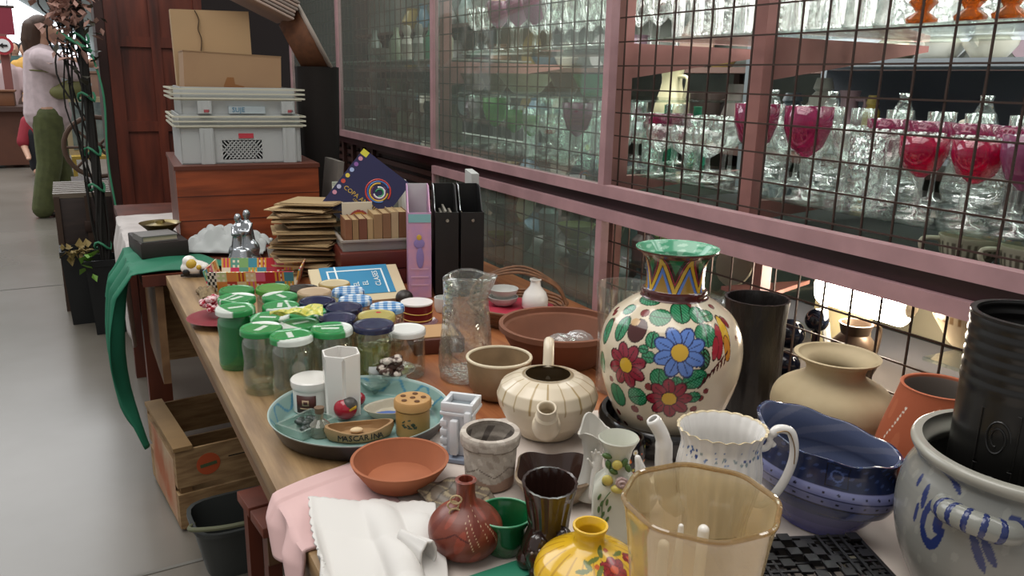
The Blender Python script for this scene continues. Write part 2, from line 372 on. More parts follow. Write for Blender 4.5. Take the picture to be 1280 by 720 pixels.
def far():
    cw = mat('counter wood', '#5c3524', .6, noise=.3, scale=3)
    p = aty(10, 150, 12.6)
    t = thing('market_counter', 'brown wooden market counter with a dark top in the far aisle', 'counter', (p.x-.2, 12.6, 0))
    b = B(); bx(b, -.7, .42, -.35, .35, .04, .72); O('body', b, cw, t); b = B(); bx(b, -.78, .5, -.42, .42, .72, .78); O('top', b, mat('counter top', '#45302a', .4), t)
    for i, (dx, w, h, c, l) in enumerate(((-.35, .3, .34, '#9b6a3a', 'honey brown wooden box on the far market counter'), (.1, .42, .2, '#74482c', 'low brown wooden box on the far market counter'))):
        b = B(); bx(b, p.x-.2+dx-w/2, p.x-.2+dx+w/2, 12.4, 12.8, .78, .78+h*.9, bev=.01); bx(b, p.x-.2+dx-w/2-.02, p.x-.2+dx+w/2+.02, 12.38, 12.82, .78+h*.9, .78+h)
        tag(O('wooden_box', b, mat('fb%d' % i, c, .6, noise=.2, scale=4)), l, 'box')
    a = aty(0, 8, 14); c = aty(19, 44, 14)
    t = thing('hanging_banner', 'dark red banner hanging above the far aisle', 'banner', (0, 0, 0))
    b = B(); bx(b, a.x-.3, c.x, 13.98, 14.0, c.z, a.z); O('cloth', b, mat('banner red', '#7c2133', .7), t)
    b = B(); tube(b, [(a.x-.35, 13.99, a.z), (c.x+.03, 13.99, a.z)], .02, 6); tube(b, [(c.x-.05, 13.99, a.z), (c.x-.05, 13.99, 3.9)], .008, 6); O('hanging_rod', b, steel, t)
    c = aty(4, 57, 13); b = B()
    t = thing('round_sign', 'round white sign with red ring and arrow on a red post', 'sign', (c.x, 13, 0))
    lathe(b, [(0, 0), (.12, 0), (.12, .02), (0, .02)], 28); o = O('plate', b, mat('sign red', '#a02a32', .5), t); o.rotation_euler = (PI/2, 0, 0); o.location = (0, 0, c.z)
    b = B(); lathe(b, [(0, .02), (.085, .02), (.085, .026), (0, .026)], 28); o = O('plate_centre', b, mat('sign white', '#dcdcdc', .5), t); o.rotation_euler = (PI/2, 0, 0); o.location = (0, 0, c.z)
    b = B(); prism(b, [(-.05, 0), (0, .035), (0, .013), (.05, .013), (.05, -.013), (0, -.013), (0, -.035)], .034, .04); o = O('arrow', b, black, t); o.rotation_euler = (PI/2, 0, 0); o.location = (0, 0, c.z)
    b = B(); bx(b, -.05, .05, .05, .15, 0, c.z+.15); O('post', b, mat('post red', '#7d4a44', .6), t)
    # yellow easel chair with painting behind the plants
    c = aty(106, 150, 8.9)
    t = thing('wooden_chair', 'small yellow wooden chair standing behind the potted vine', 'chair', (c.x+.05, 8.9, 0))
    ym = mat('yellow wood', '#b89a45', .5); b = B(); bx(b, -.2, .2, -.18, .18, .42, .45); O('seat', b, ym, t)
    for sx in (-1, 1):
        for sy in (-1, 1): b = B(); bx(b, sx*.18-.018, sx*.18+.018, sy*.16-.018, sy*.16+.018, 0, .42 if sy < 0 else .85); O('leg', b, ym, t)
    b = B(); bx(b, -.18, .18, .15, .17, .74, .84); bx(b, -.18, .18, .15, .17, .58, .64); O('backrest', b, ym, t)
    t = thing('framed_picture', 'pale framed picture leaning above the yellow wooden chair', 'picture', (c.x+.05, 8.88, .45), 0)
    b = B(); bx(b, -.22, .22, 0, .03, 0, .55); O('frame', b, mat('gilt frame', '#b9a98a', .5), t); b = B(); bx(b, -.17, .17, -.006, 0, .05, .5); O('canvas', b, mat('canvas paint', '#8f9a94', .8, col2='#5f6c6e', scale=9), t)
    # table and goods behind, glimpsed through the vine
    for i, (px, w, c1) in enumerate(((96, .5, '#8a8b8c'), (118, .6, '#7a5a48'))):
        c = aty(px, 150, 16+i*2); b = B(); bx(b, c.x-w/2, c.x+w/2, 16+i*2-.3, 16+i*2+.3, .0, 1.0+.2*i, bev=.02); bx(b, c.x-w/2-.03, c.x+w/2+.03, 16+i*2-.33, 16+i*2+.33, 1.0+.2*i, 1.04+.2*i)
        tag(O('sideboard', b, mat('sb%d' % i, c1, .6, noise=.2, scale=3)), ['grey sideboard in the far hall behind the vine', 'brown sideboard in the far hall behind the vine'][i], 'sideboard')
    # wooden cart wheel
    c = aty(124, 205, 6.2); t = thing('cart_wheel', 'old wooden spoked wheel leaning behind the trunk', 'wheel', (c.x, 6.2, .74)); wm = mat('wheel wood', '#5a4437', .7)
    b = B(); tube(b, [(.2*math.cos(k*PI/14), 0, .2*math.sin(k*PI/14)) for k in range(28)], .016, 8, True); O('rim', b, wm, t)
    b = B(); [tube(b, [(0, 0, 0), (.2*math.cos(k*PI/4), 0, .2*math.sin(k*PI/4))], .009, 6) for k in range(8)]; O('spokes', b, wm, t)
    b = B(); ell(b, (0, 0, 0), (.035, .04, .035)); O('hub', b, wm, t)
    b = B(); bx(b, c.x-.16, c.x+.2, 6.05, 6.4, 0, .5); bx(b, c.x-.18, c.x+.22, 6.03, 6.42, .5, .52)
    tag(O('wooden_chest', b, mat('dark chest', '#3a2b26', .6)), 'dark wooden chest under the old spoked wheel', 'chest')
far()

def trunk_plants():
    tw = mat('trunk dark wood', '#33241f', .55, col2='#231612', scale=6, stretch=(1, 1, 6))
    t = thing('slatted_trunk', 'dark brown wooden trunk with ribbed slat top beside the aisle', 'trunk', (-.09, 4.72, 0), 0)
    b = B(); bx(b, 0, .29, 0, .55, .01, .60, bev=.008); O('body', b, tw, t)
    b = B(); [bx(b, -.01, .30, .0+i*.08, .05+i*.08, .60, .625) for i in range(7)]; O('lid_slats', b, mat('slat grey brown', '#6d6154', .5), t)
    b = B(); [bx(b, -.008+i*.14, .018+i*.14, -.012, 0, 0, .61) for i in range(3)]; bx(b, 0, .29, -.008, 0, .28, .31); O('bands', b, mat('band brown', '#4b3a30', .5, .3), t)
    b = B(); bx(b, .12, .17, -.02, -.008, .42, .48, bev=.004); O('clasp', b, steel, t)
    pm = mat('black pot', '#16181a', .4)
    def pot(x, y, w, h, l):
        t = thing('plant_pot', l, 'plant pot', (x, y, 0))
        b = B(); sq = lambda s: [(-s, -s), (s, -s), (s, s), (-s, s)]
        rings = []
        for s, z in ((w*.40, 0), (w*.5, h-.03), (w*.53, h-.03), (w*.53, h), (w*.48, h), (w*.46, h-.05)): rings.append([b.verts.new((x_, y_, z)) for x_, y_ in sq(s)])
        for i in range(len(rings)-1):
            for k in range(4): b.faces.new((rings[i][k], rings[i][(k+1) % 4], rings[i+1][(k+1) % 4], rings[i+1][k]))
        b.faces.new(rings[0][::-1]); O('pot', b, pm, t, smooth=False)
        b = B(); bx(b, -w*.455, w*.455, -w*.455, w*.455, h-.08, h-.055); O('soil', b, mat('soil', '#2c2118', .9), t)
        return t
    pot(.0, 4.50, .18, .38, 'square black plant pot with dry straw beside the trunk')
    pt = pot(.095, 4.27, .17, .37, 'square black plant pot with green leaf, in front of the other pot')
    # vine on a dark pole
    t = thing('climbing_plant', 'climbing vine with green ties on a dark pole, reaching overhead', 'plant', (.105, 4.29, .325))
    st = mat('vine stem', '#1d1a17', .7); b = B()
    tube(b, [(0, 0, 0), (-.01, 0, 1.6)], .02, 8); 
    for k in range(7):
        a = k*1.7; pts = [(.02*math.cos(a), .02*math.sin(a), .01)]
        for j in range(1, 9): pts.append((.036*math.cos(a+j*.7)-.008*j, .03*math.sin(a+j*.6), j*.17))
        if k % 3 == 0: pts.append((-.16, 0, 1.6)); 
        tube(b, cr(pts, 4), .005, 6)
    for k in range(4): tube(b, cr([(-.02, 0, .5+.2*k), (-.1-.02*k, .02, .75+.15*k), (-.08, 0, 1.05+.12*k), (-.16+.03*k, 0, 1.3+.08*k)], 5), .004, 6)
    O('stem', b, st, t)
    b = B(); bo = Matrix.Rotation(.2, 4, 'X')
    for z in (.1, .38, .55, .8, 1.02, 1.06): tube(b, [(.035*math.cos(k*PI/6)-.01, .035*math.sin(k*PI/6), z+.02*math.sin(k)) for k in range(12)], .006, 6, True)
    tube(b, cr([(.03, -.04, 1.0), (-.05, -.05, 1.05), (-.1, -.05, 1.08)], 5), .009, 6); tube(b, cr([(.03, -.04, .99), (.06, -.05, .8), (.05, -.04, .5), (.07, -.04, .2)], 5), .005, 6)
    O('ties', b, mat('green tie', '#3f8a68', .6), t)
    def leaves(n, c, s, size, seed):
        r = random.Random(seed); b = B()
        for _ in range(n):
            p = Vector([r.gauss(c[i], s[i]) for i in range(3)]); R = Matrix.Rotation(r.uniform(0, 6.3), 4, 'Z')@Matrix.Rotation(r.uniform(-1.3, 1.3), 4, 'X')
            L = size*r.uniform(.6, 1.3); pts = [(0, 0, 0), (.35, .4, .08), (0, 1, 0), (-.35, .4, .08)]
            v = [b.verts.new(p+R@Vector((x*L, y*L, z*L))) for x, y, z in pts]; w = b.verts.new(p+R@Vector((0, .45*L, -.05*L)))
            for k in range(4): b.faces.new((v[k], v[(k+1) % 4], w))
        return b
    _k = O('leaves', leaves(70, (-.02, -.02, 1.12), (.05, .04, .14), .05, 3), mat('dried leaf', '#3e3c30', .7), t); _k['kind'] = 'stuff'
    _k = O('flowers', leaves(150, (-.05, -.05, 1.17), (.05, .03, .09), .055, 5), mat('dusty pink petal', '#a98478', .7), t); _k['kind'] = 'stuff'
    O('low_leaf', leaves(7, (-.08, -.11, .04), (.012, .01, .03), .07, 8), mat('fresh leaf', '#6f9c3d', .6), t)
    _k = O('straw', leaves(40, (-.12, .1, .06), (.04, .03, .006), .05, 9), mat('straw', '#8d7a4a', .8), t); _k['kind'] = 'stuff'
trunk_plants()

def second_table():
    t = thing('side_table', 'second wooden stall table beyond the long one, draped in cloths', 'table', (0, 0, 0))
    b = B(); bx(b, .135, 1.04, 2.275, 3.6, .685, .715); O('tabletop', b, redw, t)
    for x, y in ((.15, 2.72), (.15, 3.5), (.95, 2.72), (.95, 3.5)): b = B(); bx(b, x, x+.07, y, y+.07, 0, .685); O('leg', b, redw, t)
    b = B(); bx(b, .18, .9, 2.70, 2.72, .33, .62); O('front_board', b, palew, t)
    b = B(); bx(b, .165, .185, 2.29, 2.7, .40, .68); O('side_board', b, mat('plank', '#8c6a48', .6, col2='#6f4f33', scale=5, stretch=(3, .6, 3)), t)
    b = B(); bx(b, .35, .37, 2.29, 2.69, .25, .68); O('inner_board', b, palew, t)
    # white cloth over the left side
    def drape(name, x_in, x_edge, y0, y1, z, drop, m, wave=.012, seed=0, nx=40, ny=50, th=.0, droplo=None, off=.0):
        def pos(u, v):
            y = y0+(y1-y0)*v; dl = drop*(1+.12*np.sin(v*9+seed)); L = (x_in-x_edge)+dl; s = u*L
            top = x_in-x_edge; over = np.clip(s-top, 0, None)
            x = np.where(s < top, x_in-s, x_edge-off-.004-wave*(1+np.sin(v*23+seed+over*6))*np.clip(over/.08, 0, 1))
            zz = np.where(s < top, z+.002*np.abs(np.sin(v*17+s*30+seed)), z-over)
            r = .012; k = np.clip((s-top+r)/(2*r), 0, 1); zz = zz-np.where((s > top-r) & (s < top), .004*k, 0)
            return np.stack([x, y, zz], -1)
        o = link(name, pgrid(nx, ny, pos, None), m); q = o.modifiers.new('thickness', 'SOLIDIFY'); q.thickness = .0025; q.offset = 1
        return o
    o = drape('white_cloth', .40, .13, 2.70, 3.3, .7175, .30, mat('white cotton', '#c9c2bf', .9, noise=.15, scale=12), .01, 1)
    tag(o, 'white cloth hanging off the side of the second table', 'cloth')
    def pos(u, v):
        y = 2.285+.40*v*(1-.25*u); top = .10+.16*(1-v); dl = .50*np.clip(1-.75*v, .1, 1)*(1+.06*np.sin(v*14)); s = u*(top+dl); over = np.clip(s-top, 0, None); k = np.clip(over/.07, 0, 1)
        x = np.where(s < top, .118+top-s, .112-.020*(1+np.sin(v*19+over*7))*k-.035*np.sin(np.clip(over/.5, 0, 1)*PI))
        z = .7215+.004*np.abs(np.sin(v*12+s*25))-over; y = y+.010*np.sin(over*22+v*6)*k
        return np.stack([x, y, z], -1)
    o = link('green_cloth', pgrid(70, 60, pos, None), mat('green cloth', '#1d7356', .75, noise=.25, scale=7)); q = o.modifiers.new('thickness', 'SOLIDIFY'); q.thickness = .0025; q.offset = 1
    tag(o, 'teal green cloth hanging over the end of the second table', 'cloth')
    # brass dish on a grey book on a dark box
    c = atz(190, 303, .76); c.x += .0
    b = B(); box(b, (c.x+.02, c.y+.05, .746), (.13, .20, .045), rot=.1, bev=.003); tag(O('dark_box', b, mat('dark box', '#2b211f', .6, noise=.3, scale=6)), 'flat dark box under the grey book and brass dish', 'box')
    t = thing('hardback_book', 'grey covered book lying on the flat dark box near the pillar', 'book', (c.x+.01, c.y-.0, .7695), .2)
    b = B(); bx(b, -.05, .05, -.045, .045, 0, .003); bx(b, -.05, .05, -.045, .045, .015, .018); bx(b, -.05, -.046, -.045, .045, .003, .015); O('cover', b, mat('grey cover', '#6f6c6a', .6), t)
    b = B(); bx(b, -.0455, .048, -.042, .042, .0032, .0148); O('pages', b, mat('pages', '#b9ad95', .9), t)
    b = B(); lathe(b, [(0, 0), (.03, 0), (.045, .016), (.056, .026), (.06, .03), (.057, .03), (.045, .022), (.015, .03), (.012, .038), (0, .04)], 36, (c.x+.035, c.y+.105, .7695))
    tag(O('brass_dish', b, mat('aged brass', '#7c6b3c', .3, .8)), 'round brass dish standing beside the grey book', 'dish')
    # red wooden chest
    t = thing('wooden_chest', 'large orange-red wooden chest carrying the white plastic crates', 'chest', (.275, 2.62, .722), -.06)
    W_, D, H = .43, .5, .232
    b = B(); bx(b, 0, W_, .0, .018, 0, H); O('front_panel', b, chestw, t); b = B(); bx(b, 0, W_, D-.018, D, 0, H); O('back_panel', b, chestw, t)
    b = B(); bx(b, 0, .016, .018, D-.018, 0, H); O('side_panel', b, redw, t); b = B(); bx(b, W_-.016, W_, .018, D-.018, 0, H); O('side_panel', b, redw, t); b = B(); bx(b, .016, W_-.016, .018, D-.018, 0, .015); O('base', b, redw, t)
    b = B(); bx(b, -.004, W_+.004, -.004, D+.004, H, H+.012); O('lid', b, mat('lid dark', '#5a2a1a', .5), t)
    b = B(); [bx(b, .0, W_, -.0012, 0, z, z+.0022) for z in (.075, .15)]; O('plank_joint', b, mat('joint dark', '#46190c', .6), t)
    # two nested white crates
    def crate(z, h, l, lat):
        t = thing('plastic_crate', l, 'crate', (.282, 2.655, z), -.05); W_, D = .40, .36; ins = 0 if lat else .011; rz0 = 0 if lat else .056; gm = mat('grey white plastic', '#b3b6b6', .45)
        b = B(); k = .012+ins
        for y0, y1 in ((k, k+.004), (D-k-.004, D-k)): 
            if lat and y0 == k:
                bx(b, .02, W_-.02, y0, y1, 0, .012); bx(b, .02, .14, y0, y1, .012, .072); bx(b, W_-.14, W_-.02, y0, y1, .012, .072); bx(b, .02, W_-.02, y0, y1, .072, h)
            else: bx(b, .02+ins, W_-.02-ins, y0, y1, 0, h)
        bx(b, .018+ins, .022+ins, k, D-k, 0, h); bx(b, W_-.022-ins, W_-.018-ins, k, D-k, 0, h); bx(b, .02+ins, W_-.02-ins, k, D-k, 0, .004); O('body', b, gm, t)
        b = B(); 
        for zz in ((h-.008, h-.022, h-.036)):
            for y in (0, D-.006): bx(b, 0, W_, y, y+.006, zz, zz+.005)
            for x in (0, W_-.006): bx(b, x, x+.006, .006, D-.006, zz, zz+.005)
        bx(b, .01, W_-.01, .006, .012, h-.04, h-.036)
        O('rim', b, mat('crate rim', '#c2bfae', .45), t)
        for x in (.075, .325): b = B(); bx(b, x, x+.04, .002, .012+ins, rz0, h-.04); bx(b, x+.004, x+.01, .000, .002, rz0, h-.04); bx(b, x+.03, x+.036, 0, .002, rz0, h-.04); O('rib', b, gm, t)
        if lat:
            b = B(); rot = lambda a: Matrix.Rotation(a, 4, 'Y')
            for k2 in range(10):
                for s in (-1, 1): box(b, (.146+.012*k2, .014, .042), (.0035, .003, .075), rot(s*.72))
            O('lattice', b, gm, t)
            b = B(); bx(b, .19, .235, .009, .0115, .078, .093); O('sticker', b, mat('red sticker', '#c23a48', .5), t)
        else:
            b = B(); bx(b, .165, .275, .008, .0222, .056, .078); s = O('label_card', b, mat('card pale', '#a9b4ba', .6), t)
            letter('SUJE', .020, (.175, .0075, .067), (PI/2, 0, 0), mat('ink blue', '#2b6f93', .6), s, al='LEFT')
            b = B(); 
            for x in (.08, .332): bx(b, x+.012, x+.028, .0, .0018, .060, .068)
            O('red_mark', b, mat('mark red', '#a34a50', .6), t)
        return t
    crate(.722+.232+.013, .15, 'white plastic crate with lattice panel and red sticker, lower of the two', True)
    crate(.722+.232+.013+.098, .135, 'white plastic crate with blue lettered card, nested in the lower one', False)
    # cardboard boxes in / on the crates
    cx = mat('brown tape', '#8a5a30', .4); z0 = 1.0655+.0045
    t = thing('cardboard_box', 'plain cardboard box with torn brown tape standing in the upper crate', 'box', (.325, 2.70, z0), 0)
    t.rotation_euler = (0, math.radians(2), math.radians(-3))
    b = B(); bx(b, 0, .29, 0, .21, 0, .235); O('body', b, card, t, smooth=False)
    b = B(); prism(b, [(.115, .0), (.115, .12), (.125, .145), (.145, .145), (.148, .125), (.175, .12), (.18, .0)], 0, .0008); o = O('tape', b, cx, t); o.rotation_euler = (PI/2, 0, 0); o.location = (.0, -.0002, .02)
    b = B(); bx(b, -.001, .291, -.001, .211, .235, .238); O('flap', b, mat('cardboard edge', '#8f7152', .8), t)
    t = thing('cardboard_box', 'taller cardboard box with black printed tape behind the plain one', 'box', (.338, 2.928, z0), 0); t.rotation_euler = (0, math.radians(-1), -.05)
    b = B(); bx(b, 0, .245, 0, .055, 0, .37); O('body', b, mat('cardboard light', '#b29470', .8, noise=.1, scale=4), t, smooth=False)
    b = B(); tube(b, cr([(.075, -.001, .368), (.085, -.001, .34), (.08, -.001, .31), (.088, -.001, .28), (.083, -.001, .24)], 6), .010, 8, flat=.12); o = O('printed_tape', b, mat('black tape', '#3a302a', .4), t)
    # paper bundle and shade wicker filler for the unlit gap, tray basket on top
    t = thing('newspaper_bundle', 'bundle of folded pink-brown newspapers slanting on the cardboard boxes', 'newspapers', (.575, 3.0, 1.485), 0); t.rotation_euler = (0, math.radians(24), 0)
    pm = [mat('newsprint', '#a58f84', .85), mat('newsprint grey', '#8b7d76', .85)]
    for k in range(6): b = B(); box(b, (0.004*math.sin(k*3), -.03+.003*k, k*.012), (.30, .24, .009), rot=.02*math.sin(k*5), bev=.003); O('newspaper', b, pm[k % 2], t)
    t = thing('wicker_basket', 'near-black wicker cylinder added for the shaded gap behind the crates', 'basket', (.81, 2.95, .722), 0)
    b = B(); wk = mat('shade wicker', '#18110e', .9)  # shade of the gap put into the near-black colour
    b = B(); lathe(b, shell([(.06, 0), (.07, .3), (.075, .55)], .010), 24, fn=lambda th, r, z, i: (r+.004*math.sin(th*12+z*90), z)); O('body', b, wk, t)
    for k in range(12): pass
    t = thing('wicker_basket', 'brown wicker tray basket tilted on top of the tall dark filler', 'basket', (.735, 2.99, 1.33), 0); t.rotation_euler = (.25, math.radians(62), 0)
    b = B(); lathe(b, shell([(.09, 0), (.12, .05), (.13, .09)], .01), 28, fn=lambda th, r, z, i: (r+.004*math.sin(th*14+z*60), z)); O('body', b, mat('brown wicker', '#6c432a', .7, noise=.3, scale=50), t)
    b = B(); tube(b, [(.128*math.cos(k*PI/16), .128*math.sin(k*PI/16), .09) for k in range(32)], .008, 8, True); O('rim', b, mat('basket rim', '#8d8078', .6), t)
    b = B(); box(b, (.775, 2.70, .722+.125), (.02, .16, .24), rot=Matrix.Rotation(.12, 4, 'Y')); tag(O('grey_board', b, mat('old grey card', '#77706a', .8, noise=.2, scale=9)), 'worn grey board standing upright beside the orange-red chest', 'board')
second_table()

def main_table():
    t = thing('stall_table', 'long wooden stall table covered with jars and pottery', 'table', (0, 0, 0))
    ow = mat('orange table plank', '#a3683f', .45, col2='#84492a', scale=7, stretch=(9, .8, 6), bump=.1)
    for i, (a, c) in enumerate(((.19, .40), (.403, .61), (.613, .82), (.823, 1.045))): b = B(); bx(b, a, c, .12, 2.24, T-.028, T, bev=.0015); O('plank', b, wood if i == 0 else ow, t)
    b = B(); bx(b, .195, .225, .82, 2.235, T-.06, T-.028); O('side_rail', b, mat('edge wood', '#7a552f', .6, noise=.3, scale=5, stretch=(3, .5, 3)), t)
    for x, y in ((.52, 2.1), (.95, 2.1), (.95, .15), (.27, .15)): b = B(); bx(b, x, x+.06, y, y+.06, 0, T-.028); O('leg', b, redw, t)
    b = B(); bx(b, .196, .212, .14, .815, .30, T-.028); O('side_panel', b, redw, t)
    # fruit crate on the floor
    t = thing('fruit_crate', 'pale slatted wooden fruit crate with orange round prints under the table', 'crate', (.166, 2.17, 0), .1)
    L, D, H = .46, .38, .25
    for y in (0, D-.008):
        for z0, z1 in ((.012, .115), (.135, .245)): b = B(); bx(b, .0, L, y, y+.008, z0, z1); O('side_slat', b, palew, t, smooth=False)
    for x in (0, L-.008):
        for z0, z1 in ((.012, .115), (.135, .22)): b = B(); bx(b, x, x+.008, .008, D-.008, z0, z1); O('end_slat', b, palew, t, smooth=False)
    for x in (.009, L-.04):
        for y in (.009, D-.04): b = B(); bx(b, x, x+.03, y, y+.03, .0102, .245); O('corner_post', b, mat('crate post', '#8b6c47', .7), t, smooth=False)
    for x in (-.004, L-.046): b = B(); bx(b, x, x+.05, -.004, D+.004, .2455, .257); O('top_rail', b, mat('rail wood', '#9a7a50', .7, noise=.2, scale=8), t, smooth=False)
    for k in range(4): b = B(); bx(b, .01, L-.01, .012+k*.09, .09+k*.09, 0, .01); O('base_slat', b, palew, t, smooth=False)
    om = mat('orange print', '#b8512a', .7); gm = mat('green print', '#4c5a3a', .7)
    for x in (.085, .30):
        b = B(); lathe(b, [(0, 0), (.032, 0), (.032, .0006), (0, .0006)], 24); o = O('fruit_print', b, om, t); o.rotation_euler = (PI/2, 0, 0); o.location = (x, -.0003, .19)
        b = B(); box(b, (0, 0, 0), (.045, .0004, .010), Matrix.Rotation(-.1, 4, 'Y')); o2 = O('band_print', b, gm, t); o2.location = (x, -.0012, .188)
    b = B(); bx(b, .14, .235, -.0008, 0, .197, .200); O('line_print', b, mat('ink black', '#1c1a18', .7), t)
    b = B(); bx(b, -.0008, 0, .03, .33, .02, .21); O('red_side_print', b, mat('faded red print', '#a9623f', .8, col2='#b6a184', scale=6), t)
    # reddish step stool
    t = thing('step_stool', 'low red-brown wooden stool under the table edge', 'stool', (.275, 1.56, 0), .1)
    b = B(); bx(b, 0, .28, 0, .09, .29, .315, .003); bx(b, 0, .28, .10, .19, .29, .315, .003); O('seat', b, mat('stool red', '#7c3c28', .55, noise=.4, scale=9), t)
    for x in (.01, .24):
        for y in (.01, .15): b = B(); bx(b, x, x+.03, y, y+.03, 0, .29); O('leg', b, redw, t)
    b = B(); bx(b, .01, .27, .004, .01, .22, .29); O('apron', b, mat('stool apron', '#6d4c30', .6, noise=.3, scale=9), t)
    # dark plastic tub with handle
    t = thing('plastic_tub', 'dark grey plastic tub with a curved handle under the table', 'tub', (.30, 1.98, 0), .05)
    b = B(); rings = []
    for sx, sy, z in ((.10, .08, 0), (.125, .10, .13), (.13, .105, .13), (.13, .105, .14), (.12, .095, .14), (.10, .078, .01)):
        ring = []
        for k in range(32):
            th = 2*PI*k/32; c, s = math.cos(th), math.sin(th); q = (abs(c)**4+abs(s)**4)**-.25; ring.append(b.verts.new((sx*c*q, sy*s*q, z)))
        rings.append(ring)
    for i in range(5):
        for k in range(32): b.faces.new((rings[i][k], rings[i][(k+1) % 32], rings[i+1][(k+1) % 32], rings[i+1][k]))
    b.faces.new(rings[0][::-1]); b.faces.new(rings[-1]); O('body', b, mat('dark tub', '#3a3d3c', .5), t)
    b = B(); tube(b, cr([(-.12, -.0, .13), (-.135, -.06, .15), (-.06, -.115, .165), (.05, -.115, .165), (.12, -.04, .15)], 6), .006, 8); O('handle', b, mat('khaki handle', '#63654c', .6), t)
main_table()
# ======================= display cabinets =======================
MUL = [-.52, .48, 1.49, 2.46, 3.49, 4.32]
clear = glass('clear glass', (.97, .98, .97), haze=.02); cut = glass('cut glass', (.95, .97, .96), bump=.45, bscale=90, haze=.02)
greeng = glass('shelf glass', (.88, .95, .92), refl=.8); pane = glass('pane glass', (.90, .95, .92), edge=.20, haze=.10, hazecol=(.46, .50, .46))
def tinted(name, c, d, h=.30): return glass(name, c, refl=.8, haze=h, hazecol=d)
cran = tinted('cranberry glass', (.72, .14, .34), (.50, .05, .2)); purp = tinted('purple glass', (.55, .2, .36), (.42, .12, .26), .4)
greg = tinted('green glass', (.35, .8, .3), (.22, .55, .14), .45); amb = tinted('amber glass', (.7, .28, .05), (.5, .18, .02)); teal = tinted('sea green glass', (.2, .65, .45), (.06, .35, .22))
ruby = tinted('ruby glass', (.75, .03, .18), (.6, .02, .12))
def cabinet(up):
    nm = 'upper' if up else 'lower'
    t = thing('display_cabinet', 'pink framed wire mesh display cabinet full of glassware, above the dark ledge' if up else 'pink framed wire mesh display cabinet with a lamp inside, below the dark ledge', 'cabinet', (0, 0, 0))
    z0, z1 = (.99, 2.0) if up else (.60, .962); rh = .026
    nd = 5 if up else 3
    for k in range(nd):
        a, c = MUL[k], MUL[k+1]
        b = B(); w = .011
        bx(b, 1.045, 1.068, a, c, z0, z0+rh); bx(b, 1.045, 1.068, a, c, z1-rh, z1)
        bx(b, 1.046, 1.067, a, a+w, z0+rh, z1-rh); bx(b, 1.046, 1.067, c-w, c, z0+rh, z1-rh)
        d = O('door_frame', b, pink, t, smooth=False)
        b = B(); sp = .0545; n = int((c-a)/sp); r = .0014
        for i in range(n+1): y = a+.02+i*(c-a-.04)/n; box(b, (1.078, y, (z0+z1)/2), (r*2, r*2, z1-z0-.006))
        m = int((z1-z0)/.05)
        for i in range(m): z = z0+.035+i*.05; box(b, (1.0755, (a+c)/2, z), (r*2, c-a-.006, r*2))
        O('wire_mesh', b, steel, d, smooth=False)
        if k >= 2:
            b = B(); bx(b, 1.055, 1.058, a+w+.0005, c-w-.0005, z0+rh, z1-rh); O('glass_pane', b, pane, d, smooth=False)
    b = B()
    if up:
        bx(b, 1.06, 1.12, MUL[0], MUL[-1], .962, .989); O('ledge', b, maroon, t)
        for y in (1.10, 1.52, 2.5): b = B(); bx(b, 1.10, 1.128, y-.016, y+.016, .99, 1.98); O('post', b, pinkd, t, smooth=False)
        for y in (1.10, 1.52, 2.5):
            for z in (1.325 if y < 2 else 1.295, 1.03 if y < 2 else 1.014):
                b = B(); v = [(1.13, z), (1.56, z), (1.56, z-.012), (1.13, z-.075)]
                if z < 1.1: v = [(1.13, z), (1.50, z), (1.50, z-.01), (1.13, z-.036)]
                A = [b.verts.new((x, y-.012, zz)) for x, zz in v]; C = [b.verts.new((x, y+.012, zz)) for x, zz in v]
                b.faces.new(A); b.faces.new(C[::-1])
                for q in range(4): b.faces.new((A[q], A[(q+1) % 4], C[(q+1) % 4], C[q]))
                O('bracket', b, pinkd, t, smooth=False)
        for y0, y1, z, x1 in ((-.4, 1.48, 1.329, 1.52), (-.4, 1.48, 1.034, 1.52), (1.54, 2.44, 1.318, 1.5), (1.54, 2.44, 1.196, 1.5), (1.54, 2.44, 1.024, 1.5), (2.52, 4.2, 1.30, 1.45), (2.52, 4.2, 1.18, 1.45), (2.52, 4.2, 1.02, 1.45)):
            b = B(); bx(b, 1.132 if z > 1 else 1.1, x1, y0, y1, z, z+.006); O('shelf', b, greeng if y0 < 2.5 else mat('grey shelf', '#7a8078', .6), t, smooth=False)
        b = B(); bx(b, 1.10, 1.6, -.5, 4.3, 1.97, 2.0); O('top_panel', b, maroon, t)
    else:
        b = B(); bx(b, 1.085, 1.62, MUL[0], 2.44, .69, .70); O('base_panel', b, mat('cabinet floor', '#4b4644', .7), t)
        for y in (1.05, 1.52): b = B(); bx(b, 1.10, 1.125, y-.012, y+.012, .70, .955); O('post', b, pinkd, t, smooth=False)
        b = B(); bx(b, 1.22, 1.5, -.3, .78, .80, .806); O('shelf', b, greeng, t, smooth=False)
        b = B(); bx(b, 1.2, 1.5, 1.2, 2.42, .80, .806); O('shelf', b, greeng, t, smooth=False)
        b = B(); prism(b, [(1.13, 1.07), (1.13, 1.17), (1.34, 1.13)], .838, .846); O('bracket', b, pinkd, t, smooth=False)
        b = B(); bx(b, 1.63, 1.64, 1.22, 2.42, .70, .95); O('back_panel', b, mat('cabinet back', '#5c635a', .8, noise=.3, scale=5), t)
        b = B(); bx(b, 1.63, 1.64, -.5, 1.215, .70, .95); O('back_panel', b, mat('pale cabinet back', '#a89d84', .8, noise=.2, scale=5), t)
cabinet(True); cabinet(False)

